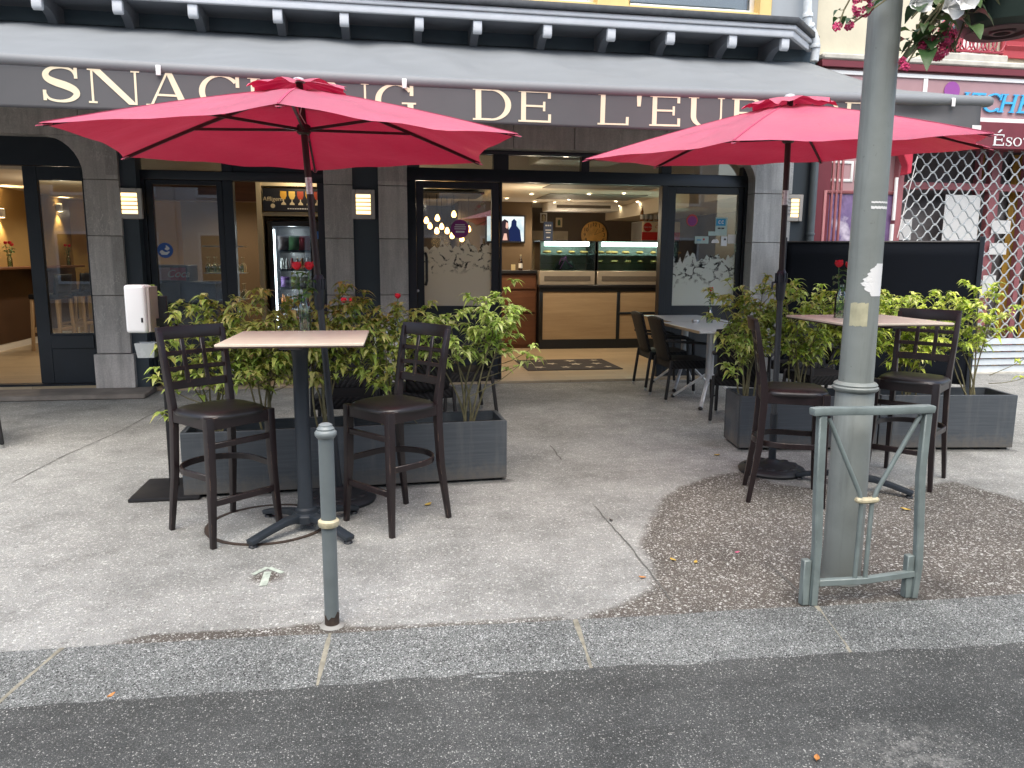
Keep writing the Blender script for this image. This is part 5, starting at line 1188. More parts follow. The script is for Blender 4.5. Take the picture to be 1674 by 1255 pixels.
b = MB(); b.beam((-.05, -.03, .96), (.0, .01, .96), .03, .03); Q(b, 'tray_bracket', m_black)

# ------------------------------------------------------------------ bollard, lamp post, bent barrier
bo = thing('bollard', 'thin grey-green bollard with moulded cap and cream ring, rusty at its foot', 'bollard', (-.237, 3.214, 0))
b = MB(); b.lathe([(.030, 0), (.0305, .05), (.0315, .45), (.0322, .80), (.0325, .835)], n=28, cap=False); b.build('shaft', m_bollard, bo, smooth=True)
b = MB(); b.lathe([(.0326, .832), (.038, .838), (.045, .848), (.046, .860), (.040, .868), (.036, .870), (.037, .876), (.030, .884), (.028, .886), (.028, .892), (.018, .898), (0, .900)], n=32, cap=False); b.build('cap', plain('grey_green_cap_paint', (.19, .215, .215), .38, var=.15), bo, smooth=True, ang=50)
b = MB(); b.lathe([(.030, .448), (.041, .452), (.045, .463), (.044, .476), (.038, .482), (.030, .484)], n=32, cap=False); b.build('ring', m_gold, bo, smooth=True)
b = MB(); b.lathe([(.0312, .001), (.0314, .055)], n=28, cap=False)
for v in b.bm.verts:
    if v.co.z > .03: v.co.z += .012*sin(2*atan2(v.co.y, v.co.x)+2.2)+.006*sin(7*atan2(v.co.y, v.co.x))
b.build('rust_patch', m_rust, bo, smooth=True)
b = MB(); b.lathe([(.052, .001), (.046, .005), (.031, .010)], n=24, cap=False); b.build('mortar_collar', plain('cement_mortar', (.26, .255, .235), .9, var=.2, bmp=.4), bo, smooth=True)
lamp = thing('lamp_post', 'tall grey-green lamp post with a collar and a torn white sticker', 'lamp post', (2.25, 3.33, 0))
b = MB(); b.lathe([(.100, 0), (.094, .012), (.0915, .05), (.0905, .5), (.0885, .955), (.083, .965)], n=40, cap=False); b.build('lower_shaft', m_post, lamp, smooth=True)
b = MB(); b.lathe([(.080, .955), (.096, .960), (.104, .968), (.105, .978), (.098, .985), (.100, .992), (.094, 1.0), (.080, 1.006)], n=40, cap=False); b.build('collar', m_post, lamp, smooth=True)
b = MB(); b.lathe([(.079, 1.0), (.0755, 1.4), (.073, 2.0), (.070, 2.7), (.066, 4.2), (.060, 6.0)], n=40, cap=False); b.build('upper_shaft', m_post, lamp, smooth=True)
def onpost(b, px0, py0, poly, r):           # sticker wrapped on the shaft: poly in (angle offset deg, z)
    c0 = math.degrees(atan2(-3.33, -2.25)); 
    for q in poly:
        b.quad(*[(r*cos(radians(c0+a)), r*sin(radians(c0+a)), z) for a, z in q])
b = MB(); rnd = random.Random(4); q = []
EDG = [30, 26, 24, 10, 4, 8, -6, -10, 2, -4, 6, 14, 10, 22, 18, 26, 34, 40]; EDG = [EDG[i//2] if i % 2 == 0 else (EDG[i//2]+EDG[min(17, i//2+1)])/2 + rnd.uniform(-3, 3) for i in range(36)]
for i in range(35):
    z0_, z1_ = 1.415+.0043*i, 1.415+.0043*(i+1); e0, e1 = EDG[i], EDG[i+1]
    q.append([(e0+k*(78-e0)/6, z0_) for k in range(7)]+[(e1+k*(78-e1)/6, z1_) for k in reversed(range(7))])
for poly in q:
    n_ = len(poly)//2
    for k in range(n_-1): onpost(b, 0, 0, [[poly[k], poly[k+1], poly[len(poly)-2-k], poly[len(poly)-1-k]]], .0768)
b.build('torn_sticker', m_paper, lamp, norm=True)
b = MB()
for k in range(5): onpost(b, 0, 0, [[(-38+k*12, 1.275+.004*(k % 2)), (-26+k*12, 1.275-.003*(k % 2)), (-26+k*12, 1.385), (-38+k*12, 1.38+.005*(k % 2))]], .0773)
b.build('faded_sticker', plain('faded_yellow_sticker', (.40, .38, .25), .6, var=.3, scale=14), lamp)
b = MB()
for k in range(6): onpost(b, 0, 0, [[(5+k*12, 1.812+.002*(k % 2)), (17+k*12, 1.810), (17+k*12, 1.822), (5+k*12, 1.825)], [(5+k*12, 1.838), (17+k*12, 1.836), (17+k*12, 1.844), (5+k*12, 1.846)]], .0752)
b.build('tape_remnant', m_paper, lamp)
# barrier
ba = thing('pedestrian_barrier', 'small bent grey-green metal barrier with a gilt clasp before the lamp post', 'barrier', (2.2, 3.075, 0))
dy = .0; x0, x1 = -.27, .27
b = MB(); b.ribbon([(-.325, 0, .915), (-.28, 0, .918), (.0, 0, .912), (.26, 0, .914), (.275, 0, .912)], .052, .036, (0, 1, 0)); b.build('top_rail', m_barrier, ba, bevel=.010, seg=2)
b = MB(); b.ribbon([(-.255, .0, 0), (-.252, .0, .28), (-.262, .006, .55), (-.275, 0, .9)], .038, .038, (1, 0, 0)); b.build('upright', m_barrier, ba, bevel=.005)
b = MB(); b.ribbon([(.262, .0, .0), (.275, .0, .16), (.262, .004, .40), (.245, 0, .60), (.248, 0, .9)], .036, .036, (1, 0, 0)); b.build('upright', m_barrier, ba, bevel=.005)
for x, h in ((-.292, .22), (.236, .21)):
    b = MB(); b.box((x-.018, -.006, 0), (x+.018, .03, h)); b.build('ground_socket', m_barrier, ba, bevel=.004)
b = MB(); b.ribbon([(-.235, 0, .108), (0, 0, .104), (.255, 0, .122)], .030, .030, (0, 1, 0)); b.build('bottom_rail', m_barrier, ba, bevel=.003)
for P in ([(-.24, 0, .885), (-.06, 0, .53), (-.045, 0, .47), (-.048, 0, .115)], [(.215, 0, .885), (.03, 0, .54), (.008, 0, .47), (.005, 0, .115)]):
    b = MB(); b.tube(P, .0105, 10); b.build('rod', m_barrier, ba, smooth=True)
b = MB(); b.ribbon([(-.075, 0, .498), (-.045, 0, .492), (.01, 0, .492), (.038, 0, .498)], .036, .026, (0, 1, 0)); b.build('clasp', m_gold, ba, bevel=.008)

# ------------------------------------------------------------------ windbreak
m_screen = plain('black_screen_canvas', (.006, .008, .012), .85, var=.1, bmp=.1, bscale=5, spec=.12)
A, B_ = Vector((5.05, 9.2, 0)), Vector((6.90, 8.0, 0)); L = (B_-A).length
wbk = thing('windbreak_screen', 'black canvas windbreak between slim posts in front of the pink shop', 'windbreak', A, atan2(B_.y-A.y, B_.x-A.x))
b = MB(); b.grid(lambda u, v: (.04+(L-.08)*u, .012*sin(u*9)*sin(v*3), .12+1.68*v), 24, 10); o = b.build('canvas', m_screen, wbk, smooth=True); sm = o.modifiers.new('thick', 'SOLIDIFY'); sm.thickness = .004
for x in (0.0, L-.045):
    b = MB(); b.box((x, -.025, 0), (x+.05, .025, 1.86)); b.build('post', m_frame, wbk, bevel=.004)
b = MB(); b.tube([(.03, 0, 1.80), (L-.03, 0, 1.80)], .014, 8); b.build('top_tube', m_black, wbk)
# ------------------------------------------------------------------ woven armchairs and metal tables under the awning
def weavemat():
    mt, nt, bs, out = newmat('dark_woven_strands'); v = coords(nt)
    w1 = N(nt, 'ShaderNodeTexWave', _bands_direction='Z'); w1.inputs['Scale'].default_value = 26; w2 = N(nt, 'ShaderNodeTexWave', _bands_direction='DIAGONAL'); w2.inputs['Scale'].default_value = 14
    nt.links.new(v, w1.inputs['Vector']); nt.links.new(v, w2.inputs['Vector']); h = mth(nt, 'MULTIPLY', w1.outputs['Fac'], w2.outputs['Fac'])
    nt.links.new(ramp(nt, h, [(.1, (.006, .006, .0065)), (.8, (.019, .0195, .022))]), bs.inputs['Base Color']); bs.inputs['Roughness'].default_value = .6; bs.inputs['Specular IOR Level'].default_value = .25; bump(nt, bs, h, .8, .01); return mt
m_weave = weavemat()
def make_chair():
    t = thing('woven_armchair', '', 'armchair', (0, 0, 0), 0, 'dark woven armchairs at the metal tables')
    b = MB(); b.box((-.25, -.24, .37), (.25, .25, .47)); b.build('seat', m_weave, t, bevel=.02, seg=2)
    b = MB()
    b.grid(lambda u, v: (-.23+.46*u-(u-.5)*.06*(1-v), -.235-.13*v-.03*sin(pi*u)+.012*(1-abs(2*u-1)), .45+.47*v+.02*sin(pi*u)*v), 12, 10)
    o = b.build('backrest', m_weave, t, smooth=True); sm = o.modifiers.new('thick', 'SOLIDIFY'); sm.thickness = .026
    for sx in (-1, 1):
        b = MB(); b.beam((sx*.255, .25, 0.03), (sx*.245, .22, .64), .032, .032); lg = b.build('front_leg', m_rattan, t, bevel=.008)
        b = MB(); b.lathe([(.017, 0), (.017, .03)], c=(sx*.255, .25, 0), n=10); b.build('foot_cap', m_steel, lg)
        b = MB(); b.beam((sx*.255, -.29, 0.03), (sx*.245, -.235, .47), .032, .032); lg = b.build('rear_leg', m_rattan, t, bevel=.008)
        b = MB(); b.lathe([(.017, 0), (.017, .03)], c=(sx*.255, -.292, 0), n=10); b.build('foot_cap', m_steel, lg)
        b = MB(); b.ribbon([(sx*.235, -.30, .69), (sx*.265, -.1, .675), (sx*.27, .12, .66), (sx*.25, .235, .635)], .045, .028, (1, 0, 0)); b.build('armrest', m_rattan, t, bevel=.008)
    return t
c0 = make_chair()
CH = [((3.46, 9.08), -92, 'woven armchair nearest the shop doorway at the right metal tables'),
      ((3.40, 8.28), -90, 'woven armchair between the doorway chair and the planters, at the front metal table'),
      ((3.50, 7.02), -30, 'woven armchair with its back to the side-on bar stool at the right'),
      ((4.55, 7.75), 92, 'woven armchair on the far side of the front metal table at the right'),
      ((.30, 6.75), 20, 'woven armchair behind the bare-stemmed shrub of the left planters'),
      ((-.30, 6.45), 178, 'woven armchair right behind the left planters, its back to the shrubs'),
      ((.80, 7.7), 100, 'woven armchair beside the entrance door at the left metal table'),
      ((-3.46, 6.92), -60, 'woven armchair at the left edge of the view, only a leg showing'),
      ((4.36, 7.04), 182, 'woven armchair behind the right shrubs at the front metal table')]
for i, (p, a, lab) in enumerate(CH):
    o = c0 if i == 0 else dup(c0); o.location = (p[0], p[1], 0); o.rotation_euler = (0, 0, radians(a)); o['label'] = lab
def make_mtable():
    t = thing('metal_table', '', 'table', (0, 0, 0), 0, 'square metal-topped tables under the awning'); hh = .80; w = .37
    b = MB(); b.box((-w, -w, hh-.028), (w, w, hh)); tp = b.build('table_top', m_alu, t, bevel=.005)
    b = MB(); b.box((-w-.002, -w+.02, hh-.030), (-w+.012, w-.02, hh-.004)); b.build('wooden_rim', m_oak, tp)
    b = MB(); b.lathe([(.04, .26), (.04, hh-.03)], n=16); b.build('column', m_alu, t, smooth=True)
    for k in range(4):
        a = radians(45+90*k); b = MB(); b.beam((.03*cos(a), .03*sin(a), .30), (.36*cos(a), .36*sin(a), .022), .034, .026); f = b.build('leg', m_alu, t, bevel=.005)
        b = MB(); b.ball((.365*cos(a), .365*sin(a), .02), .024, (1, 1, .8)); b.build('rubber_foot', m_black, f, smooth=True)
    for k in range(2):
        b = MB(); b.beam((-.25, -.2+.4*k, hh-.04), (.25, -.2+.4*k, hh-.04), .03, .02); b.build('underframe_bar', m_black, t)
    return t
mt0 = make_mtable()
MT = [((3.57, 7.93), 0, 'metal-topped table at the right with a rose vase, nearer the planters'), ((3.72, 9.03), 0, 'metal-topped table at the right, close to the frosted shop window'),
      ((-.05, 7.35), 3, 'metal-topped table behind the left planters with salt shaker and rose vase'), ((3.95, 6.95+.50-.0), 0, '')]
for i, (p, a, lab) in enumerate(MT[:3]):
    o = mt0 if i == 0 else dup(mt0); o.location = (p[0], p[1], 0); o.rotation_euler = (0, 0, radians(a)); o['label'] = lab; o.scale = (1, (1.52, 1.40, 1)[i], (1.075, 1.075, 1)[i])
p = atz(1152, 522, .80); vase((3.72, 8.33, .8605), 'small bottle vase with one red rose on the right metal tables', 1, .17, 7, .37, tops=[(0, 0, .36)])
b = MB(); b.lathe([(.04, 0), (.045, .02), (.04, .035), (.03, .03)], n=16); o = b.build('ashtray', m_steel, None, smooth=True); o.location = (3.56, 8.35, .861); put(o, 'small round ashtray beside the single rose vase on the right metal table', 'ashtray')
vase((-.30, 7.2, .8005), 'bottle vase with two red roses on the left metal table, seen over the shrubs', 2, .2, 8, .40, tops=[(-.03, 0, .37), (.04, .01, .365)])
vase((.16, 7.35, .8005), 'bottle vase with one dark rose behind the bare-stemmed shrub', 1, .2, 9, .42, tops=[(.0, 0, .40)])
b = MB(); b.lathe([(.03, 0), (.03, .08), (.026, .10), (.024, .13), (.0, .14)], n=16); o = b.build('salt_shaker', m_steel, None, smooth=True); o.location = (.04, 7.2, .801); put(o, 'steel-topped shaker on the left metal table by the entrance door', 'shaker')
# doormat with stars
mtm = thing('doormat', 'dark grey doormat with white stars lying inside the shop doorway', 'doormat', (2.72, 10.95, FL))
b = MB(); b.box((-.72, -.55, .001), (.66, .55, .010)); b.build('mat', plain('dark_grey_carpet', (.045, .04, .042), .95, var=.3, scale=80, bmp=.5, bscale=200), mtm, bevel=.003)
b = MB(); rnd = random.Random(2)
for (x, y, r) in [(-.5, -.3, .10), (-.25, .05, .10), (-.12, -.32, .09), (.1, -.02, .11), (.22, -.35, .09), (.42, .0, .10), (.1, .33, .11), (-.35, .36, .08), (.48, .36, .08), (.50, -.34, .07), (-.58, .1, .07)]:
    a0 = rnd.uniform(0, 1); b.quad(*[(x+(r if k % 2 == 0 else r*.42)*cos(a0+pi*k/5), y+(r if k % 2 == 0 else r*.42)*sin(a0+pi*k/5), .0145) for k in range(10)])
b.build('star_print', plain('cream_carpet_print', (.55, .50, .42), .95), mtm)

# ------------------------------------------------------------------ inside the shop
CXW0, CXW1, CYF = 2.68, 5.15, 12.95
ctr = thing('shop_counter', 'oak-panelled shop counter with black frame under the two glass display cases', 'counter', (CXW0, CYF, FL))
def C_(b, name, mat, par=ctr, **k): return b.build(name, mat, par, world=True, **k)
zc = 1.085
b = MB(); b.box((CXW0, CYF+.02, FL), (CXW1, CYF+.75, zc)); C_(b, 'carcass', m_black)
b = MB(); b.box((CXW0, CYF-.01, zc-.07), (CXW1, CYF+.019, zc)); b.box((CXW0, CYF-.01, FL), (CXW1, CYF+.019, .19)); b.box((CXW0, CYF-.01, .19), (CXW0+.06, CYF+.019, zc-.07)); xm = aty(1008, 500, CYF).x; b.box((xm, CYF-.01, .19), (xm+.06, CYF+.019, zc-.07)); b.box((xm+.06, CYF-.01, .62), (CXW1, CYF+.019, .66)); C_(b, 'black_frame', m_frame, bevel=.004)
for (xa, xb, za, zb2) in ((CXW0+.06, xm, .19, zc-.07), (xm+.06, CXW1-.02, .19, .62), (xm+.06, CXW1-.02, .66, zc-.07)):
    b = MB(); b.box((xa+.002, CYF, za+.002), (xb-.002, CYF+.018, zb2-.002)); C_(b, 'oak_front_panel', m_oak)
b = MB(); b.box((CXW0-.02, CYF-.03, zc+.001), (CXW1, CYF+.78, zc+.045)); C_(b, 'worktop', m_black, bevel=.005)
m_caseglass = glassmat('display_case_glass', (.84, .93, .89), 1.0)
m_vent = plain('dark_vent_slats', (.10, .085, .07), .6, var=.3, scale=80)
zv = zc+.046; xd = aty(975, 430, CYF).x
def case(xa, xb, lab):
    t = thing('display_case', lab, 'display case', ((xa+xb)/2, CYF, zv), 0, 'glass display cases on the counter')
    def D(b, n, mt_, par=t, **k): return b.build(n, mt_, par, world=True, **k)
    b = MB(); b.box((xa, CYF, zv), (xb, CYF+.65, zv+.24)); D(b, 'base', plain('champagne_metal', (.42, .37, .30), .4, .4, var=.08), bevel=.006)
    b = MB(); b.box((xa+.08, CYF-.006, zv+.07), (xb-.08, CYF-.001, zv+.15)); D(b, 'vent_grille', m_vent)
    zt = 1.88; b = MB()
    b.box((xa, CYF+.01, zv+.241), (xb, CYF+.018, zt)); b.box((xa, CYF+.018, zt-.008), (xb, CYF+.62, zt)); b.box((xa, CYF+.018, zv+.241), (xa+.008, CYF+.62, zt-.008)); b.box((xb-.008, CYF+.018, zv+.241), (xb, CYF+.62, zt-.008)); D(b, 'glass_hood', m_caseglass)
    b = MB(); b.box((xa, CYF+.003, zv+.241), (xa+.012, CYF+.009, zt)); b.box((xb-.012, CYF+.003, zv+.241), (xb, CYF+.009, zt)); b.box((xa+.012, CYF+.003, zt-.012), (xb-.012, CYF+.009, zt)); D(b, 'corner_trim', m_black)
    b = MB(); b.box((xa+.1, CYF+.06, zt-.09), (xb-.1, CYF+.12, zt-.018)); D(b, 'light_tube', m_tube)
    for z in (zv+.36, zv+.52):
        b = MB(); b.box((xa+.01, CYF+.10, z), (xb-.01, CYF+.55, z+.008)); D(b, 'glass_shelf', m_caseglass)
    b = MB(); b.box((xa+.01, CYF+.60, zv+.241), (xb-.01, CYF+.62, zt-.01)); D(b, 'back_panel', plain('case_back_panel', (.30, .32, .30), .4))
    return t
case(CXW0, xd-.02, 'left glass display case on the oak counter, with a pink ribbon inside'); case(xd+.02, CXW1, 'right glass display case on the oak counter, filled with pastries')
m_past = plain('baked_pastry', (.50, .28, .09), .6, var=.5, scale=30, bmp=.5)
rnd = random.Random(5); first = None; xs_ = [xd+.15+.26*i for i in range(7)]
for z, row, n_, lab in ((zv+.53, 0, 7, 'small golden pastry on the top shelf of the right display case'), (zv+.37, 1, 6, 'small golden pastry on the lower shelf of the right display case')):
    for i in range(n_):
        if first is None:
            b = MB(); b.ball((0, 0, .028), .05, (1.5, 1.0, .55), 10); b.ball((.04, 0, .035), .03, (1, 1.2, .8), 8); first = o = b.build('pastry', m_past, None, smooth=True)
        else: o = first.copy(); COL.objects.link(o)
        o.location = (xd+.14+.24*i+rnd.uniform(-.02, .02), CYF+.25+rnd.uniform(-.04, .04), z); o.rotation_euler = (0, 0, rnd.uniform(0, 3)); put(o, lab, 'pastry', 'pastries in the right display case')
for i in range(6):
    o = first.copy(); COL.objects.link(o); o.location = (CXW0+.18+.22*i, CYF+.26, zv+.53); o.rotation_euler = (0, 0, i); put(o, 'small golden pastry on the top shelf of the left display case', 'pastry', 'pastries in the left display case')
rb = thing('ribbon_bow', 'pink ribbon bow around a dark gift bag in the left display case', 'ribbon', (CXW0+.5, CYF+.3, zv+.242))
b = MB(); b.prism([(-.20, -.08, 0), (.20, -.08, 0), (.12, -.08, .17), (-.12, -.08, .17)], (0, .16, 0)); b.build('gift_bag', m_dark, rb, bevel=.01)
m_pinkr = plain('hot_pink_ribbon', (.65, .10, .50), .35)
b = MB(); b.ribbon([(-.10, -.095, .03), (-.03, -.10, .16), (.0, -.09, .24), (.03, -.10, .14), (.12, -.095, .06)], .02, .006, (0, 1, 0)); b.ribbon([(.0, -.1, .22), (-.08, -.10, .20), (-.12, -.1, .10)], .02, .006, (0, 1, 0)); b.build('ribbon', m_pinkr, rb)
# pay desk
pd = thing('pay_desk', 'red-brown wooden pay desk with black top left of the oak counter', 'desk', (2.2, 13.1, FL))
def P_(b, n, mt_, **k): return b.build(n, mt_, pd, world=True, **k)
b = MB(); b.box((1.55, 13.12, FL), (2.66, 13.7, 1.32)); P_(b, 'carcass', m_redwood)
b = MB()
for za, zb2 in ((.10, .62), (.66, 1.02), (1.06, 1.30)): b.box((1.60, 13.095, za), (2.64, 13.118, zb2))
P_(b, 'front_panel', m_redwood, bevel=.004)
b = MB(); b.box((1.5, 13.05, 1.321), (2.66, 13.72, 1.37)); P_(b, 'desk_top', m_black, bevel=.005)
def bottle(loc, label, mat, h=.28, group=None, cat='bottle', name='bottle'):
    t = thing(name, label, cat, loc, 0, group); r = h*.13
    b = MB(); b.lathe([(r, 0), (r, h*.55), (r*.85, h*.66), (r*.36, h*.78), (r*.34, h*.95), (0, h*.95)], n=14); b.build('body', mat, t, smooth=True)
    b = MB(); b.lathe([(r*.40, h*.90), (r*.40, h), (0, h)], n=12, cap=False); b.build('bottle_cap', m_gold, t, smooth=True)
    b = MB(); b.lathe([(r*1.03, h*.15), (r*1.03, h*.45)], n=14, cap=False); b.build('bottle_label', m_paper, t, smooth=True); return t
m_darkbottle = plain('dark_bottle_glass', (.03, .012, .006), .12, var=.2, spec=.8); m_amber = plain('amber_bottle', (.22, .08, .015), .15, spec=.8)
p = aty(851, 432, 13.3); bottle((p.x, 13.3, 1.371), 'dark bottle standing on the pay desk', m_darkbottle, .27)
b = MB(); b.box((-.035, -.02, 0), (.035, .02, .10)); b.box((-.025, -.022, .05), (.025, -.0205, .09)); o = b.build('small_box', plain('cream_box', (.55, .45, .25), .5), None, bevel=.004); o.location = (p.x-.13, 13.3, 1.371); put(o, 'small cream box beside the dark bottle on the pay desk', 'box')
# television on the chimney breast
mtv, nt, bs, out = newmat('tv_picture'); nt.nodes.remove(bs)
v = coords(nt); sp = N(nt, 'ShaderNodeSeparateXYZ'); nt.links.new(v, sp.inputs[0])
tv = thing('television', 'wall-mounted flat television showing two dark-haired figures against a pale background', 'television', (2.45, 15.37, 1.88))
b = MB(); b.box((-.38, -.05, 0), (.42, .03, .54)); b.build('television_body', m_black, tv, bevel=.006)
e = N(nt, 'ShaderNodeEmission'); nz = noise(nt, v, 5, 3); nt.links.new(ramp(nt, nz, [(.3, (.45, .62, .68)), (.6, (.85, .92, .92))]), e.inputs[0]); e.inputs[1].default_value = .55; nt.links.new(e.outputs[0], out.inputs[0])
b = MB(); b.box((-.35, -.054, .03), (.39, -.051, .51)); sc_ = b.build('screen', mtv, tv)
b = MB(); b.quad(*[(x, -.057, z) for x, z in [(.06, .03), (.08, .25), (.13, .32), (.14, .42), (.19, .47), (.24, .42), (.24, .33), (.31, .25), (.34, .03)]]); b.build('figure_in_blue', emis('tv_dark_blue', (.012, .02, .07), .6), sc_)
b = MB(); b.quad(*[(x, -.058, z) for x, z in [(-.14, .03), (-.10, .24), (-.06, .28), (-.07, .40), (.0, .46), (.07, .42), (.08, .28), (.10, .03)]]); b.build('figure_with_dark_hair', emis('tv_near_black', (.03, .02, .025), .6), sc_)
b = MB(); b.quad(*[(x, -.0595, z) for x, z in [(.02, .30), (.03, .40), (.07, .38), (.075, .31), (.05, .27)]]); b.quad(*[(x, -.0595, z) for x, z in [(-.04, .05), (-.01, .18), (.04, .18), (.06, .05)]]); b.build('figure_face', emis('tv_skin', (.6, .35, .28), .7), sc_)
# clock
p = aty(971, 384, YB-.05); ck = thing('wall_clock', 'round amber wall clock with large black numerals behind the display cases', 'clock', p)
b = MB(); b.lathe([(.30, 0), (.30, .02), (.285, .03)], n=40, M=Matrix.Rotation(pi/2, 3, 'X')); b.build('clock_face', plain('amber_clock_face', (.62, .36, .10), .5, var=.35, scale=6), ck, bevel=.003)
for k in range(12):
    a = pi/2-2*pi*k/12; n_ = str(12 if k == 0 else k); o = textobj(n_, .115, m_dark, None, (0, 0, 0), name='clock_numeral'); o.data.transform(Matrix.Translation((.225*cos(a), -.034, .225*sin(a)))); o.parent = ck
b = MB(); b.beam((0, -.037, 0), (.07, -.037, .13), .018, .004); b.beam((0, -.039, 0), (.16, -.039, .07), .012, .004); b.build('clock_hand', m_dark, ck)
def picture(px, py, w, h, lab, mats):
    p = aty(px, py, YB-.005); t = thing('framed_picture', lab, 'picture', p)
    b = MB(); b.box((-w/2, -.025, -h/2), (w/2, 0, h/2)); b.build('picture_frame', mats[0], t, bevel=.004)
    b = MB(); b.box((-w/2+.03, -.028, -h/2+.03), (w/2-.03, -.0255, h/2-.03)); pr = b.build('print', mats[1], t)
    b = MB(); b.prism([(-.03, -.0285, -h*.32), (.03, -.0285, -h*.32), (.03, -.0285, .02), (.012, -.0285, .07), (.012, -.0285, h*.3), (-.012, -.0285, h*.3), (-.012, -.0285, .07), (-.03, -.0285, .02)], (0, -.001, 0)); b.build('bottle_motif', mats[2], pr); return t
picture(888.5, 356, .155, .215, 'white-framed dark picture on the back wall, above the blue notice', (m_paper, plain('dark_sepia_print', (.12, .07, .05), .6, var=.5, scale=30), m_gold))
picture(913.5, 363.5, .145, .205, 'small cream picture of a green bottle on the back wall', (m_cream, plain('cream_print_paper', (.55, .48, .33), .6), plain('bottle_green', (.03, .08, .03), .5)))
p = aty(896, 378, 16.0); nt_ = thing('notice_panel', 'blue notice panel with white printing standing behind the left display case', 'notice', (p.x, 16.0, 1.2))
b = MB(); b.box((-.10, -.01, 0), (.10, .01, 1.13)); b.build('panel', plain('navy_blue_board', (.02, .05, .14), .5), nt_, bevel=.003)
b = MB()
for zz, xa, xb in ((1.04, -.06, -.03), (1.04, -.015, .015), (1.04, .03, .06), (.95, -.06, .06), (.90, -.05, .05), (.80, -.04, .04)): b.box((xa, -.0125, zz), (xb, -.0105, zz+.02 if zz < 1 else zz+.03))
b.build('white_print', m_paper, nt_)
# red and cream soft drink fridge
p0, p1 = aty(1050, 361, 14.2), aty(1080, 361, 14.2); fx0, fx1 = p0.x, p0.x+.75
fr = thing('drinks_fridge', 'tall drinks fridge with red and cream lit header behind the right display case', 'fridge', ((fx0+fx1)/2, 14.2, FL))
b = MB(); b.box((fx0, 14.2, FL), (fx1, 14.85, p0.z)); b.build('fridge_body', m_steel, fr, world=True, bevel=.01)
z2, z1_ = p0.z-.01, aty(1060, 392, 14.2).z; zm = aty(1060, 379, 14.2).z
b = MB(); b.box((fx0+.0, 14.185, zm), (fx1, 14.198, z2)); hd = b.build('cream_header', plain('cream_header_panel', (.80, .68, .50), .5), fr, world=True)
b = MB(); b.box((fx0+.0, 14.185, z1_), (fx1, 14.198, zm-.002)); b.build('red_header', plain('header_red', (.60, .03, .03), .5), fr, world=True)
pc = aty(1059, 371, 14.18); b = MB(); b.lathe([(.085, 0), (.085, .004)], c=(pc.x, 14.184, pc.z), n=28, M=Matrix.Rotation(pi/2, 3, 'X')); b.build('red_disc', plain('disc_red', (.55, .02, .02), .5), fr, world=True)
textobj('Coca-Cola', .042, m_paper, fr, (pc.x, 14.176, pc.z), ext=.0008, shear=.35, name='white_script'); textobj('Coca-Cola', .09, plain('script_red', (.5, .02, .02), .5), fr, (pc.x+.33, 14.178, pc.z+.01), ext=.0008, shear=.35, name='red_script')
for i, (dx, h) in enumerate(((.08, .28), (.17, .30), (.26, .27), (.37, .31), (.47, .28))): bottle((fx0+dx, 14.45, p0.z+.001), 'amber bottle standing on top of the red and cream fridge', m_amber, h, 'bottles on top of the fridge')
# air-conditioning units
for (px, py, Y, lab) in ((948, 343, 15.4, 'long white air-conditioning unit under the ceiling above the wall clock'), ):
    p = aty(px, py, Y); t = thing('air_conditioner', lab, 'air conditioner', (p.x, Y, CE)); b = MB(); b.box((-.72, -.3, -.17), (.72, .3, -.001)); b.build('housing', m_white, t, bevel=.03, seg=2); b = MB(); b.box((-.55, -.305, -.12), (.55, -.301, -.06)); b.build('outlet_slot', m_vent, t)
p = aty(905, 268, 11.0); t = thing('air_conditioner', 'grey ceiling cassette seen through the glass over the shop doorway', 'air conditioner', (2.75, 10.75, 3.08)); b = MB(); b.box((-.62, -.4, -.20), (.55, .4, -.001)); b.build('housing', plain('grey_housing', (.38, .38, .34), .5), t, bevel=.02); b = MB(); b.box((-.4, -.404, -.15), (.5, -.401, -.07)); b.build('outlet_slot', m_vent, t)
# downlights
DL = [(869, 318), (828, 325), (963, 318), (874, 330), (900, 336), (1030, 309), (1020, 317), (1012, 324), (1007, 330), (1001, 335), (954, 336), (1067, 331), (1053, 338), (906, 331), (845, 336), (930, 327)]
d0 = None
for i, (x, y) in enumerate(DL):
    p = atz(x, y, CE-.02)
    if p.y > 16.6 or p.x > 5.0: p.y = min(p.y, 16.5); p.x = min(p.x, 4.95)
    if d0 is None:
        d0 = thing('downlight', '', 'downlight', (0, 0, 0), 0, 'recessed downlights in the shop ceiling')
        b = MB(); b.lathe([(.05, 0), (.052, .012), (.030, .006), (.03, .0)], n=20, cap=False); b.build('trim_ring', m_white, d0, smooth=True); b = MB(); b.lathe([(0, .004), (.030, .004)], n=16, cap=False); b.build('lens', m_down, d0)
        o = d0
    else: o = dup(d0)
    o.location = (p.x, p.y, CE-.014)
    o['label'] = 'small lit round downlight recessed in the shop ceiling beyond the doorway'
def plight(x, y, z, w, c=(1, .82, .60), r=.08):
    l = bpy.data.lights.new('shop_lamp', 'POINT'); l.energy = w; l.color = c; l.shadow_soft_size = r; o = bpy.data.objects.new('shop_lamp', l); COL.objects.link(o); o.location = (x, y, z)
def slight(x, y, z, w, ang=120, c=(1, .82, .60)):
    l = bpy.data.lights.new('shop_downlight', 'SPOT'); l.energy = w; l.color = c; l.shadow_soft_size = .06; l.spot_size = radians(ang); l.spot_blend = .6; o = bpy.data.objects.new('shop_downlight', l); COL.objects.link(o); o.location = (x, y, z)
for (x, y) in ((2.3, 12.3), (3.9, 12.3), (3.0, 14.6), (4.6, 15.6), (1.2, 15.2), (.4, 12.8), (-4.8, 12.2), (-4.8, 14.8), (-2.2, 11.9)): slight(x, y, CE-.03, 46 if x > -1 else 40, 150)
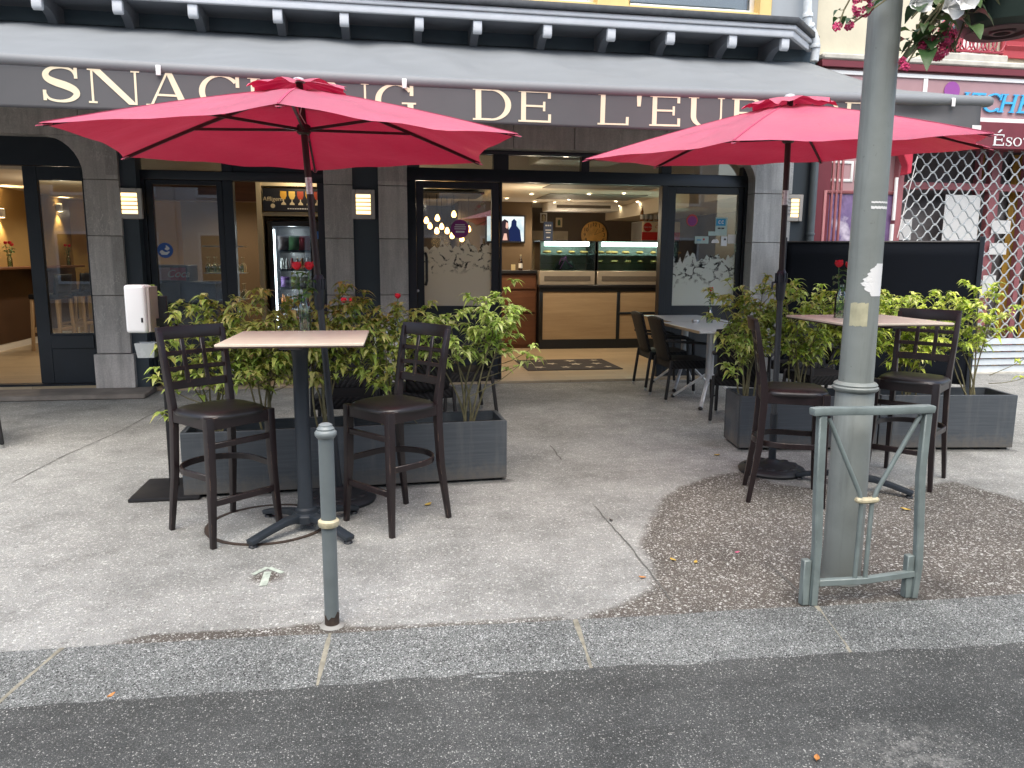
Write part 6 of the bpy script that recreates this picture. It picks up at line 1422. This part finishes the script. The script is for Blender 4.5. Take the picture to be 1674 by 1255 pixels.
plight(2.4, 12.2, 2.2, 7); plight(3.6, 15., 2.1, 6); plight(-4.6, 12.6, 2.2, 6); plight(-1.0, 10.2, 2.6, 4); plight(.6, 11.2, 2.3, 5)
# pendants
PN = [(697, 360), (703, 369), (722, 370), (714, 377), (731, 377), (739, 385), (715, 356), (766, 374), (755, 390), (742, 350)]
q0 = None
for i, (x, y) in enumerate(PN):
    p = aty(x, y, 12.9+.35*(i % 3))
    if q0 is None:
        q0 = thing('pendant_bulb', '', 'pendant lamp', (0, 0, 0), 0, 'glowing bulbs of the hanging lamp cluster')
        b = MB(); b.lathe([(0, -.055), (.03, -.045), (.042, -.015), (.034, .02), (.016, .05), (.014, .06)], n=14, cap=False); b.build('bulb', m_bulb, q0, smooth=True); b = MB(); b.lathe([(.018, .055), (.018, .10), (0, .105)], n=12); b.build('socket', m_black, q0, smooth=True)
        b = MB(); b.tube([(0, 0, .1), (0, 0, .62)], .004, 5); b.build('cord', m_black, q0); o = q0
    else: o = dup(q0)
    o.location = p; o['label'] = 'bare glowing pendant bulb hanging in the room behind the entrance door'
plight(1.0, 13.0, 1.85, 8, (1, .6, .25), .15)
b = MB(); b.box((.4, 12.7, 2.60), (1.7, 13.8, 2.64)); b.box((.5, 12.8, 2.64), (.6, 12.9, CE-.001)); b.box((1.5, 13.6, 2.64), (1.6, 13.7, CE-.001)); o = b.build('pendant_rail', m_black, None, bevel=.005); put(o, 'black ceiling panel carrying the cluster of hanging bulbs', 'lamp panel')
# vending machine and the beer sign
vx0, vx1, vy_, vz = -1.42, -.68, 10.5, 2.03
vm = thing('vending_machine', 'black glass-fronted vending machine lit inside, in the alcove of the open middle bay', 'vending machine', ((vx0+vx1)/2, vy_, FL))
def U_(b, n, mt_, par=vm, **k): return b.build(n, mt_, par, world=True, **k)
b = MB(); b.box((vx0, vy_, FL), (vx0+.06, vy_+.6, vz)); b.box((vx1-.20, vy_, FL), (vx1, vy_+.6, vz)); b.box((vx0+.06, vy_, vz-.06), (vx1-.20, vy_+.6, vz)); b.box((vx0+.06, vy_, FL), (vx1-.20, vy_+.6, .45)); b.box((vx0+.06, vy_+.56, .45), (vx1-.20, vy_+.6, vz-.06)); U_(b, 'cabinet', m_black, bevel=.006)
b = MB(); b.box((vx0+.06, vy_+.005, .45), (vx1-.20, vy_+.010, vz-.06)); U_(b, 'front_glass', m_glass)
b = MB(); b.box((vx0+.065, vy_+.03, .5), (vx0+.085, vy_+.06, vz-.1)); U_(b, 'side_light', emis('vending_light', (.85, .95, 1), 5.0))
SHZ = [1.66, 1.42, 1.18, .93, .70]
for z in SHZ: b = MB(); b.box((vx0+.09, vy_+.06, z-.02), (vx1-.205, vy_+.5, z-.004)); b.box((vx0+.09, vy_+.055, z-.028), (vx1-.205, vy_+.06, z+.004)); U_(b, 'product_shelf', m_frame)
b = MB(); b.box((vx1-.16, vy_-.004, 1.25), (vx1-.05, vy_-.001, 1.45)); U_(b, 'keypad_panel', plain('keypad_grey', (.2, .21, .22), .4), bevel=.002)
b = MB(); pz = aty(496, 362, vy_-.003); b.lathe([(.05, 0), (.05, .003)], c=(vx1-.10, vy_-.001, 1.86), n=20, M=Matrix.Rotation(pi/2, 3, 'X')); U_(b, 'blue_round_sticker', m_blue)
snk = [plain('snack_red', (.45, .02, .04), .35), plain('snack_green', (.12, .32, .12), .35), plain('snack_lime', (.40, .48, .06), .35), plain('snack_purple', (.22, .10, .36), .35), plain('snack_white', (.62, .62, .6), .35), plain('snack_orange', (.55, .20, .04), .35), plain('snack_dark', (.06, .04, .04), .35)]
rows = [(1.66, [6, 1, 0], .15, .19, 'bag', 'crisp bag on the top shelf of the vending machine'), (1.42, [4, 4, 0, 4, 5, 4], .05, .15, 'tube', 'small upright snack on the second shelf of the vending machine'),
        (1.18, [3, 2, 4], .11, .14, 'bag', 'snack packet on the third shelf of the vending machine'), (.93, [5, 4, 4, 5, 4, 0], .055, .17, 'tube', 'small upright snack on the fourth shelf of the vending machine'), (.70, [4, 0, 4, 0, 0, 0], .05, .15, 'tube', 'small upright snack on the bottom shelf of the vending machine')]
for z, cols, w, h, kind, lab in rows:
    xa, xb = vx0+.12, vx1-.23
    for i, c in enumerate(cols):
        x = xa+(xb-xa)*(i+.5)/len(cols); b = MB()
        if kind == 'bag':
            b.grid(lambda u, v: (x-w/2+w*u*1.0, vy_+.10-.035*sin(pi*u)*sin(pi*v), z+h*v), 6, 6); b.grid(lambda u, v: (x-w/2+w*u, vy_+.104+.035*sin(pi*u)*sin(pi*v), z+h*v), 6, 6); o = b.build('snack_bag', snk[c], None, smooth=True, loc=(x, vy_+.1, z))
        else: b.lathe([(w*.42, 0), (w*.45, h*.6), (w*.3, h*.75), (w*.22, h*.95), (0, h*.95)], c=(0, 0, 0), n=12); o = b.build('snack_bottle', snk[c], None, smooth=True); o.location = (x, vy_+.10, z)
        colname = ['red', 'green', 'lime', 'purple', 'white', 'orange', 'dark'][c]
        put(o, colname+' '+lab, 'snack', 'snacks in the vending machine')
for zz_ in (1.90, 1.62, 1.38, 1.14, .89): plight(vx0+.28, vy_+.22, zz_, 2.6, (.88, .95, 1), .03)
bsg = thing('beer_sign', 'dark beer sign with a row of stemmed glasses above the vending machine', 'sign', (-1.03, 10.43, 2.15))
b = MB(); b.box((-.42, 0, 0), (.42, .03, .29)); b.build('sign_board', m_black, bsg, bevel=.004)
textobj('Affligem', .075, m_cream, bsg, (-1.03-.30, 10.427, 2.15+.155), ext=.0008, shear=.1, name='beer_lettering')
m_beer = [plain('beer_gold', (.60, .32, .04), .4), plain('beer_pale', (.62, .42, .10), .4), plain('beer_red', (.32, .05, .02), .4)]
for i, c in enumerate((0, 1, 2, 0, 2, 1)):
    x = -.165+.105*i; b = MB(); b.quad((x-.038, -.003, .255), (x-.040, -.003, .20), (x-.022, -.003, .155), (x+.022, -.003, .155), (x+.040, -.003, .20), (x+.038, -.003, .255)); gl_ = b.build('printed_beer', m_beer[c], bsg)
    b = MB(); b.quad((x-.006, -.003, .154), (x-.006, -.003, .125), (x-.03, -.003, .10), (x-.03, -.003, .085), (x+.03, -.003, .085), (x+.03, -.003, .10), (x+.006, -.003, .125), (x+.006, -.003, .154)); b.build('printed_stem', m_cream, gl_)
b = MB(); b.lathe([(.028, 0), (.028, .002)], c=(-.30, -.0005, .07), n=20, M=Matrix.Rotation(pi/2, 3, 'X')); b.build('printed_emblem', m_cream, bsg)
b = MB()
for k in range(9): b.box((-.12+.03*k, -.003, .032), (-.12+.03*k+.022, -.001, .044))
b.build('small_print', m_paper, bsg)
# cooler and hanging glasses behind the middle window
gc = thing('drinks_cooler', 'low black cooler with a red and pink lettered header behind the middle window', 'cooler', (-2.25, 10.35, FL))
p0, p1 = aty(252, 437, 10.3), aty(305, 458, 10.3)
b = MB(); b.box((-2.95, 10.3, FL), (-2.05, 10.9, p1.z-.02)); b.build('cabinet', m_black, gc, world=True, bevel=.01)
b = MB(); b.box((p0.x-.2, 10.28, p1.z-.015), (p1.x+.03, 10.8, p0.z+.03)); b.build('header_box', m_black, gc, world=True, bevel=.008)
xm2 = aty(278, 440, 10.27).x; b = MB(); b.box((xm2, 10.27, p1.z), (p1.x, 10.279, p0.z)); b.build('red_header', m_crimson, gc, world=True); b = MB(); b.box((p0.x-.05, 10.27, p1.z), (xm2-.002, 10.279, p0.z)); b.build('pink_header', plain('pale_pink_panel', (.55, .32, .31), .5), gc, world=True)
textobj('Coca', .13, m_paper, gc, ((xm2+p1.x)/2, 10.265, (p0.z+p1.z)/2), ext=.0008, shear=.35, name='white_script')
gr_ = thing('glass_rack', 'shelves of upturned stemmed glasses behind the middle window', 'glass rack', (-2.0, 10.6, 1.0))
b = MB()
for z in (1.02, 1.36, 1.70): b.box((-2.22, 10.45, z), (-1.72, 10.75, z+.012))
b.build('shelf', m_alu, gr_, world=True)
g0 = None
for z in (1.033, 1.373):
    for i in range(6):
        for j in range(2):
            if g0 is None:
                b = MB(); b.lathe([(.03, 0), (.036, .05), (.03, .10), (.005, .125), (.005, .19), (.03, .20)], n=12, cap=False); g0 = o = b.build('stemmed_glass', m_bottle, None, smooth=True)
            else: o = g0.copy(); COL.objects.link(o)
            o.location = (-2.18+.085*i, 10.52+.12*j, z); put(o, 'upturned stemmed glass on the %s shelf behind the middle window' % ('lower' if z < 1.2 else 'upper'), 'glass', 'stemmed glasses on the rack')
# left room: ledge along the side wall, wall lamps, vases, bar chairs
zl = aty(20, 437, 13.).z; xl = XL+.021
lg_ = thing('wall_bar', 'narrow dark bar shelf along the ochre side wall seen through the left doorway', 'bar shelf', (XL+.25, 13, zl-.05)); b = MB(); b.box((xl, 10.6, zl-.04), (xl+.36, 16.5, zl)); b.build('shelf_top', m_redwood, lg_, world=True, bevel=.006)
b = MB()
for y in (11., 13., 15.): b.prism([(xl, y, zl-.041), (xl+.3, y, zl-.041), (xl, y, zl-.3)], (0, .03, 0))
b.build('bracket', m_black, lg_, world=True)
def sconce(y, z, lab):
    t = thing('wall_sconce', lab, 'wall lamp', (XL+.001, y, z), 0, 'up and down wall lamps in the left room'); b = MB(); b.box((0, -.05, -.07), (.09, .05, .07)); b.build('lamp_body', m_white, t, bevel=.008)
    for dz in (-.071, .071): b = MB(); b.box((.02, -.035, dz-.002), (.08, .035, dz+.002)); b.build('lamp_glow', emis('sconce_glow', (1, .75, .4), 9), t)
    for s in (-1, 1):
        l = bpy.data.lights.new('sconce_beam', 'SPOT'); l.energy = 14; l.color = (1, .72, .38); l.spot_size = radians(95); l.spot_blend = .8; l.shadow_soft_size = .03; o = bpy.data.objects.new('sconce_beam', l); COL.objects.link(o); o.location = (XL+.10, y, z+s*.09); o.rotation_euler = (0 if s < 0 else pi, radians(14)*(1), 0)
p = atx(2, 348, XL+.05); sconce(p.y, p.z, 'lit up-and-down wall lamp at the left edge of the doorway view'); p = atx(133, 345, XL+.05); sconce(min(p.y, 16.4), p.z, 'lit up-and-down wall lamp deep in the room behind the left door glass')
p = atx(17, 436, XL+.2); vase((XL+.2, p.y, zl+.0005), 'slim bottle vase with red roses on the bar shelf of the left room', 3, .2, 12, .36, 'rose vases on the bar shelf of the left room', tops=[(-.05, .03, .36), (.03, .05, .33), (.05, -.06, .36)])
vase((XL+.2, min(atx(141, 410, XL+.2).y, 16.2), zl+.0005), 'bottle vase with red roses deep in the left room behind the door glass', 2, .2, 13, .34, 'rose vases on the bar shelf of the left room')
m_lwood = woodmat('pale_beech_wood', (.34, .23, .13), (.46, .33, .20), 'Z', 5, .5)
bc = None
for i, (px, py) in enumerate(((38, 572), (105, 560), (141, 553))):
    p = atz(px, py, FL)
    if bc is None:
        bc = thing('bar_chair', '', 'bar chair', (0, 0, 0), 0, 'black-backed bar chairs in the left room')
        for sx in (-1, 1):
            for sy in (-1, 1): b = MB(); b.beam((sx*.23, sy*.22, 0), (sx*.20, sy*.19, .84), .045, .045); b.build('leg', m_lwood, bc, bevel=.005)
        b = MB(); b.box((-.20, -.205, .30), (.20, -.175, .34)); b.box((-.20, .175, .30), (.20, .205, .34)); b.box((-.215, -.17, .34), (-.19, .17, .38)); b.box((.19, -.17, .34), (.215, .17, .38)); b.build('footrest_bar', m_lwood, bc, bevel=.004)
        b = MB(); b.box((-.24, -.23, .841), (.24, .23, .93)); b.build('seat', m_black, bc, bevel=.03, seg=2)
        b = MB(); b.grid(lambda u, v: (.215+.04*v+.02*sin(pi*u), -.23+.46*u, .92+.32*v), 8, 5); o = b.build('backrest', m_black, bc, smooth=True); sm = o.modifiers.new('thick', 'SOLIDIFY'); sm.thickness = .05
        o = bc
    else: o = dup(bc)
    o.location = (max(p.x, XL+.75), min(p.y, 16.4), FL); o.rotation_euler = (0, 0, radians(-8)); o['label'] = ['black-backed bar chair with pale wooden legs nearest the left doorway', 'second black-backed bar chair, behind the left door glass', 'third black-backed bar chair, deepest in the left room'][i]

# ------------------------------------------------------------------ hanging flower basket on the lamp post
fb = thing('hanging_flower_basket', 'dark green hanging flower pot with pink geraniums and white petunias', 'flower basket', (2.80, 3.27, 2.60))
m_pot = plain('dark_green_plastic', (.018, .035, .025), .5, var=.2); m_potb = plain('dusty_brown_pot_base', (.085, .05, .05), .7, var=.2)
b = MB(); b.lathe([(.150, .0), (.185, .02), (.200, .10), (.215, .26), (.225, .27), (.225, .29), (.20, .29)], n=36, cap=False); b.build('pot', m_pot, fb, smooth=True)
b = MB(); b.lathe([(0, .012), (.03, .012), (.035, -.004), (.05, -.004), (.055, .010), (.09, .008), (.095, -.006), (.150, -.004), (.152, .004)], n=36, cap=False); b.build('pot_base', m_potb, fb, smooth=True)
b = MB(); b.lathe([(.2, .26), (0, .28)], n=24, cap=False); b.build('soil', m_soil, fb)
b = MB(); b.tube([(-.50, .05, 1.0), (-.2, .02, 1.05), (0, 0, 1.02), (0, 0, .95)], .012, 8); b.tube([(0, 0, .95), (-.20, 0, .28)], .004, 5); b.tube([(0, 0, .95), (.12, .16, .28)], .004, 5); b.tube([(0, 0, .95), (.12, -.16, .28)], .004, 5); b.build('hanger', m_black, fb)
rnd = random.Random(31)
bl = MB(); lay = bl.bm.verts.layers.float_color.new('leaf_tint'); bs_ = MB(); bp_ = MB(); bw = MB()
m_ger = plain('geranium_pink', (.62, .045, .16), .5, var=.3, scale=60)
def wleaf(p, d, L, W):
    leaf3(bl, p, d, L, W, rnd.uniform(.2, .7), rnd.choice([(.05, .11, .035), (.08, .14, .05), (.14, .19, .09), (.06, .10, .05)]), lay)
def trail(pts, n, L):
    pts = [Vector(p) for p in pts]; bs_.tube(pts, .004, 5)
    for i in range(n):
        f = (i+.5)/n*(len(pts)-1); k = min(len(pts)-2, int(f)); q = pts[k].lerp(pts[k+1], f-k); a = rnd.uniform(0, 6.3)
        d = Vector((cos(a), sin(a), rnd.uniform(-.5, .3))); st = q+d.normalized()*.025; bs_.tube([q, st], .0018, 4); wleaf(st, d, L*rnd.uniform(.7, 1.2), L*.8)
def cluster(c, r, n):
    bm_ = MB()
    for i in range(n):
        a, z = rnd.uniform(0, 6.3), rnd.uniform(-1, 1); s = sqrt(1-z*z); d = Vector((s*cos(a), s*sin(a), z)); q = Vector(c)+d*r*rnd.uniform(.6, 1); u = d.orthogonal().normalized(); v = d.cross(u)
        for k in range(5):
            t = 2*pi*k/5; e = u*cos(t)+v*sin(t); w = d.cross(e); vs = [q, q+e*.011-w*.006+d*.003, q+e*.017+d*.001, q+e*.011+w*.006+d*.003]; bm_._add(vs, [(0, 1, 2, 3)])
    bm_.build('pink_flower', m_ger, fb, norm=False)
for k in range(110):
    a = rnd.uniform(0, 6.3); r = rnd.uniform(.1, .30); wleaf(Vector((r*cos(a), r*sin(a), .30+rnd.uniform(0, .2)-max(0, r-.2)*1.2)), (cos(a), sin(a), rnd.uniform(-.3, .6)), rnd.uniform(.07, .11), .06)
trail([(-.1, -.05, .30), (-.22, -.1, .30), (-.30, -.1, .16), (-.36, -.08, -.02), (-.42, -.06, -.12)], 26, .095); trail([(-.1, .05, .30), (-.26, .05, .22), (-.35, .08, .06), (-.40, .1, -.08)], 20, .08)
trail([(-.1, -.05, .30), (-.3, -.15, .34), (-.42, -.12, .25), (-.52, -.06, .14)], 18, .085); trail([(-.1, 0, .3), (-.45, .12, .36), (-.62, .14, .25), (-.70, .14, .10), (-.73, .12, .04)], 14, .04); trail([(-.1, .1, .3), (-.5, .15, .40), (-.66, .1, .30)], 8, .045)
trail([(-.30, -.1, .16), (-.40, -.1, .06), (-.46, -.08, -.02)], 8, .05); trail([(.1, -.1, .3), (.22, -.16, .26), (.24, -.18, .10), (.23, -.17, -.0)], 10, .08); trail([(.1, -.1, .3), (.12, -.24, .28), (.13, -.26, .12)], 6, .08)
def fpx(x, y, Y=3.2): return tuple(aty(x, y, Y)-Vector((2.80, 3.27, 2.60)))
for (x, y) in ((1410, 14), (1388, 42), (1535, 82), (1506, 72), (1480, 108)): q_ = fpx(x, y); trail([(-.12, -.04, .28), (Vector((-.12, -.04, .30)).lerp(Vector(q_), .5)+Vector((0, 0, .07))), q_], 9, .055)
for (x, y) in ((1500, 55), (1520, 40), (1545, 62), (1560, 80), (1490, 30)): q_ = fpx(x, y, 3.15); trail([(-.12, -.1, .28), (Vector((-.14, -.1, .30)).lerp(Vector(q_), .6)+Vector((0, 0, .05))), q_], 7, .10)
for c, r, n in tuple((fpx(x, y), r, n) for x, y, r, n in ((1410, 14, .042, 30), (1388, 42, .016, 9), (1535, 84, .045, 34), (1507, 74, .018, 9), (1480, 110, .014, 8)))+(((-.70, .13, .30), .05, 26), ((-.74, .12, .02), .018, 8), ((-.36, -.08, -.05), .055, 34), ((-.44, -.04, .08), .02, 8), ((-.28, -.08, .42), .05, 20), ((-.66, .11, .14), .02, 6), ((-.50, -.02, -.15), .012, 5)): cluster(c, r, n)
m_pet = plain('petunia_white', (.72, .72, .70), .5, var=.06)
for c, a in ((fpx(1500, 2, 3.1), 0), (fpx(1552, 10, 3.08), 1.4), (fpx(1574, -2, 3.05), 2.2), ((-.24, -.16, .30), 0), ((-.20, -.20, .20), 1), ((-.38, -.14, .33), 2), ((-.15, -.2, .34), .5), ((.05, -.26, .32), .8)):
    bw = MB(); c = Vector(c); bw.grid(lambda u, v: c+Vector((.055*v*cos(6.283*u+a), -.03+.05*(1-v)-.01*sin(u*31), .055*v*sin(6.283*u+a)+.006*sin(u*19)*v)), 20, 4); bw.build('white_flower', m_pet, fb, norm=False, smooth=True)
bs_.build('flower_stem', m_stem, fb); o = bl.build('foliage', m_leaf, fb, norm=False); o.data.shade_smooth()

# ------------------------------------------------------------------ the houses across the street (seen only in the glass)
def house(x0, x1, y, h, c, lab):
    t = thing('street_house', lab, 'house', ((x0+x1)/2, y, -.05), 0, 'houses across the street')
    b = MB(); b.box((x0, y-6, -.05), (x1, y, h)); b.build('wall', plain('house_render', c, .85, var=.1, scale=1), t, world=True)
    n = max(2, int((x1-x0)/2.2))
    for f in range(int(h/3)):
        for i in range(n):
            x = x0+(x1-x0)*(i+.5)/n; z = .6+3*f; b = MB(); b.box((x-.55, y+.001, z), (x+.55, y+.06, z+1.8)); w_ = b.build('window', m_whitepaint, t, world=True); b = MB(); b.box((x-.46, y+.061, z+.1), (x+.46, y+.065, z+1.7)); b.build('pane', m_frame, w_, world=True)
    b = MB(); b.box((x0-.1, y-.5, h), (x1+.1, y+.35, h+.2)); b.build('eaves', m_soffit, t, world=True)
house(-16, -7, -9.5, 10, (.60, .56, .50), 'beige rendered house across the street, mirrored faintly in the glass'); house(-7, 3, -9.6, 9.5, (.66, .64, .60), 'pale grey house across the street, mirrored faintly in the glass'); house(3, 13, -9.4, 10.5, (.62, .54, .45), 'ochre house across the street, mirrored faintly in the glass')

# ------------------------------------------------------------------ light: overcast daylight
w = bpy.data.worlds.new('World'); SC.world = w; w.use_nodes = True; nt = w.node_tree
sky = nt.nodes.new('ShaderNodeTexSky'); sky.sky_type = 'NISHITA'; sky.sun_disc = False; EL, AZ = radians(62), radians(192)
sky.sun_elevation = EL; sky.sun_rotation = AZ; sky.air_density = 1.0; sky.dust_density = 3.5; sky.ozone_density = .6
nt.links.new(sky.outputs[0], nt.nodes['Background'].inputs[0]); nt.nodes['Background'].inputs[1].default_value = .15
sl = bpy.data.lights.new('sun', 'SUN'); sl.energy = 1.5; sl.angle = radians(75); sl.color = (1, 1, .94); so = bpy.data.objects.new('sun', sl); COL.objects.link(so)
d = Vector((sin(AZ)*cos(EL), cos(AZ)*cos(EL), sin(EL))); so.rotation_euler = d.to_track_quat('Z', 'Y').to_euler(); so.location = (0, -5, 12)
SC.view_settings.view_transform = 'Standard'; SC.view_settings.look = 'None'; SC.view_settings.gamma = 1; SC.view_settings.exposure = EXPO
SC.cycles.use_denoising = True; SC.cycles.max_bounces = 10; SC.cycles.transparent_max_bounces = 24; SC.cycles.sample_clamp_indirect = 6; SC.cycles.caustics_reflective = False; SC.cycles.caustics_refractive = False
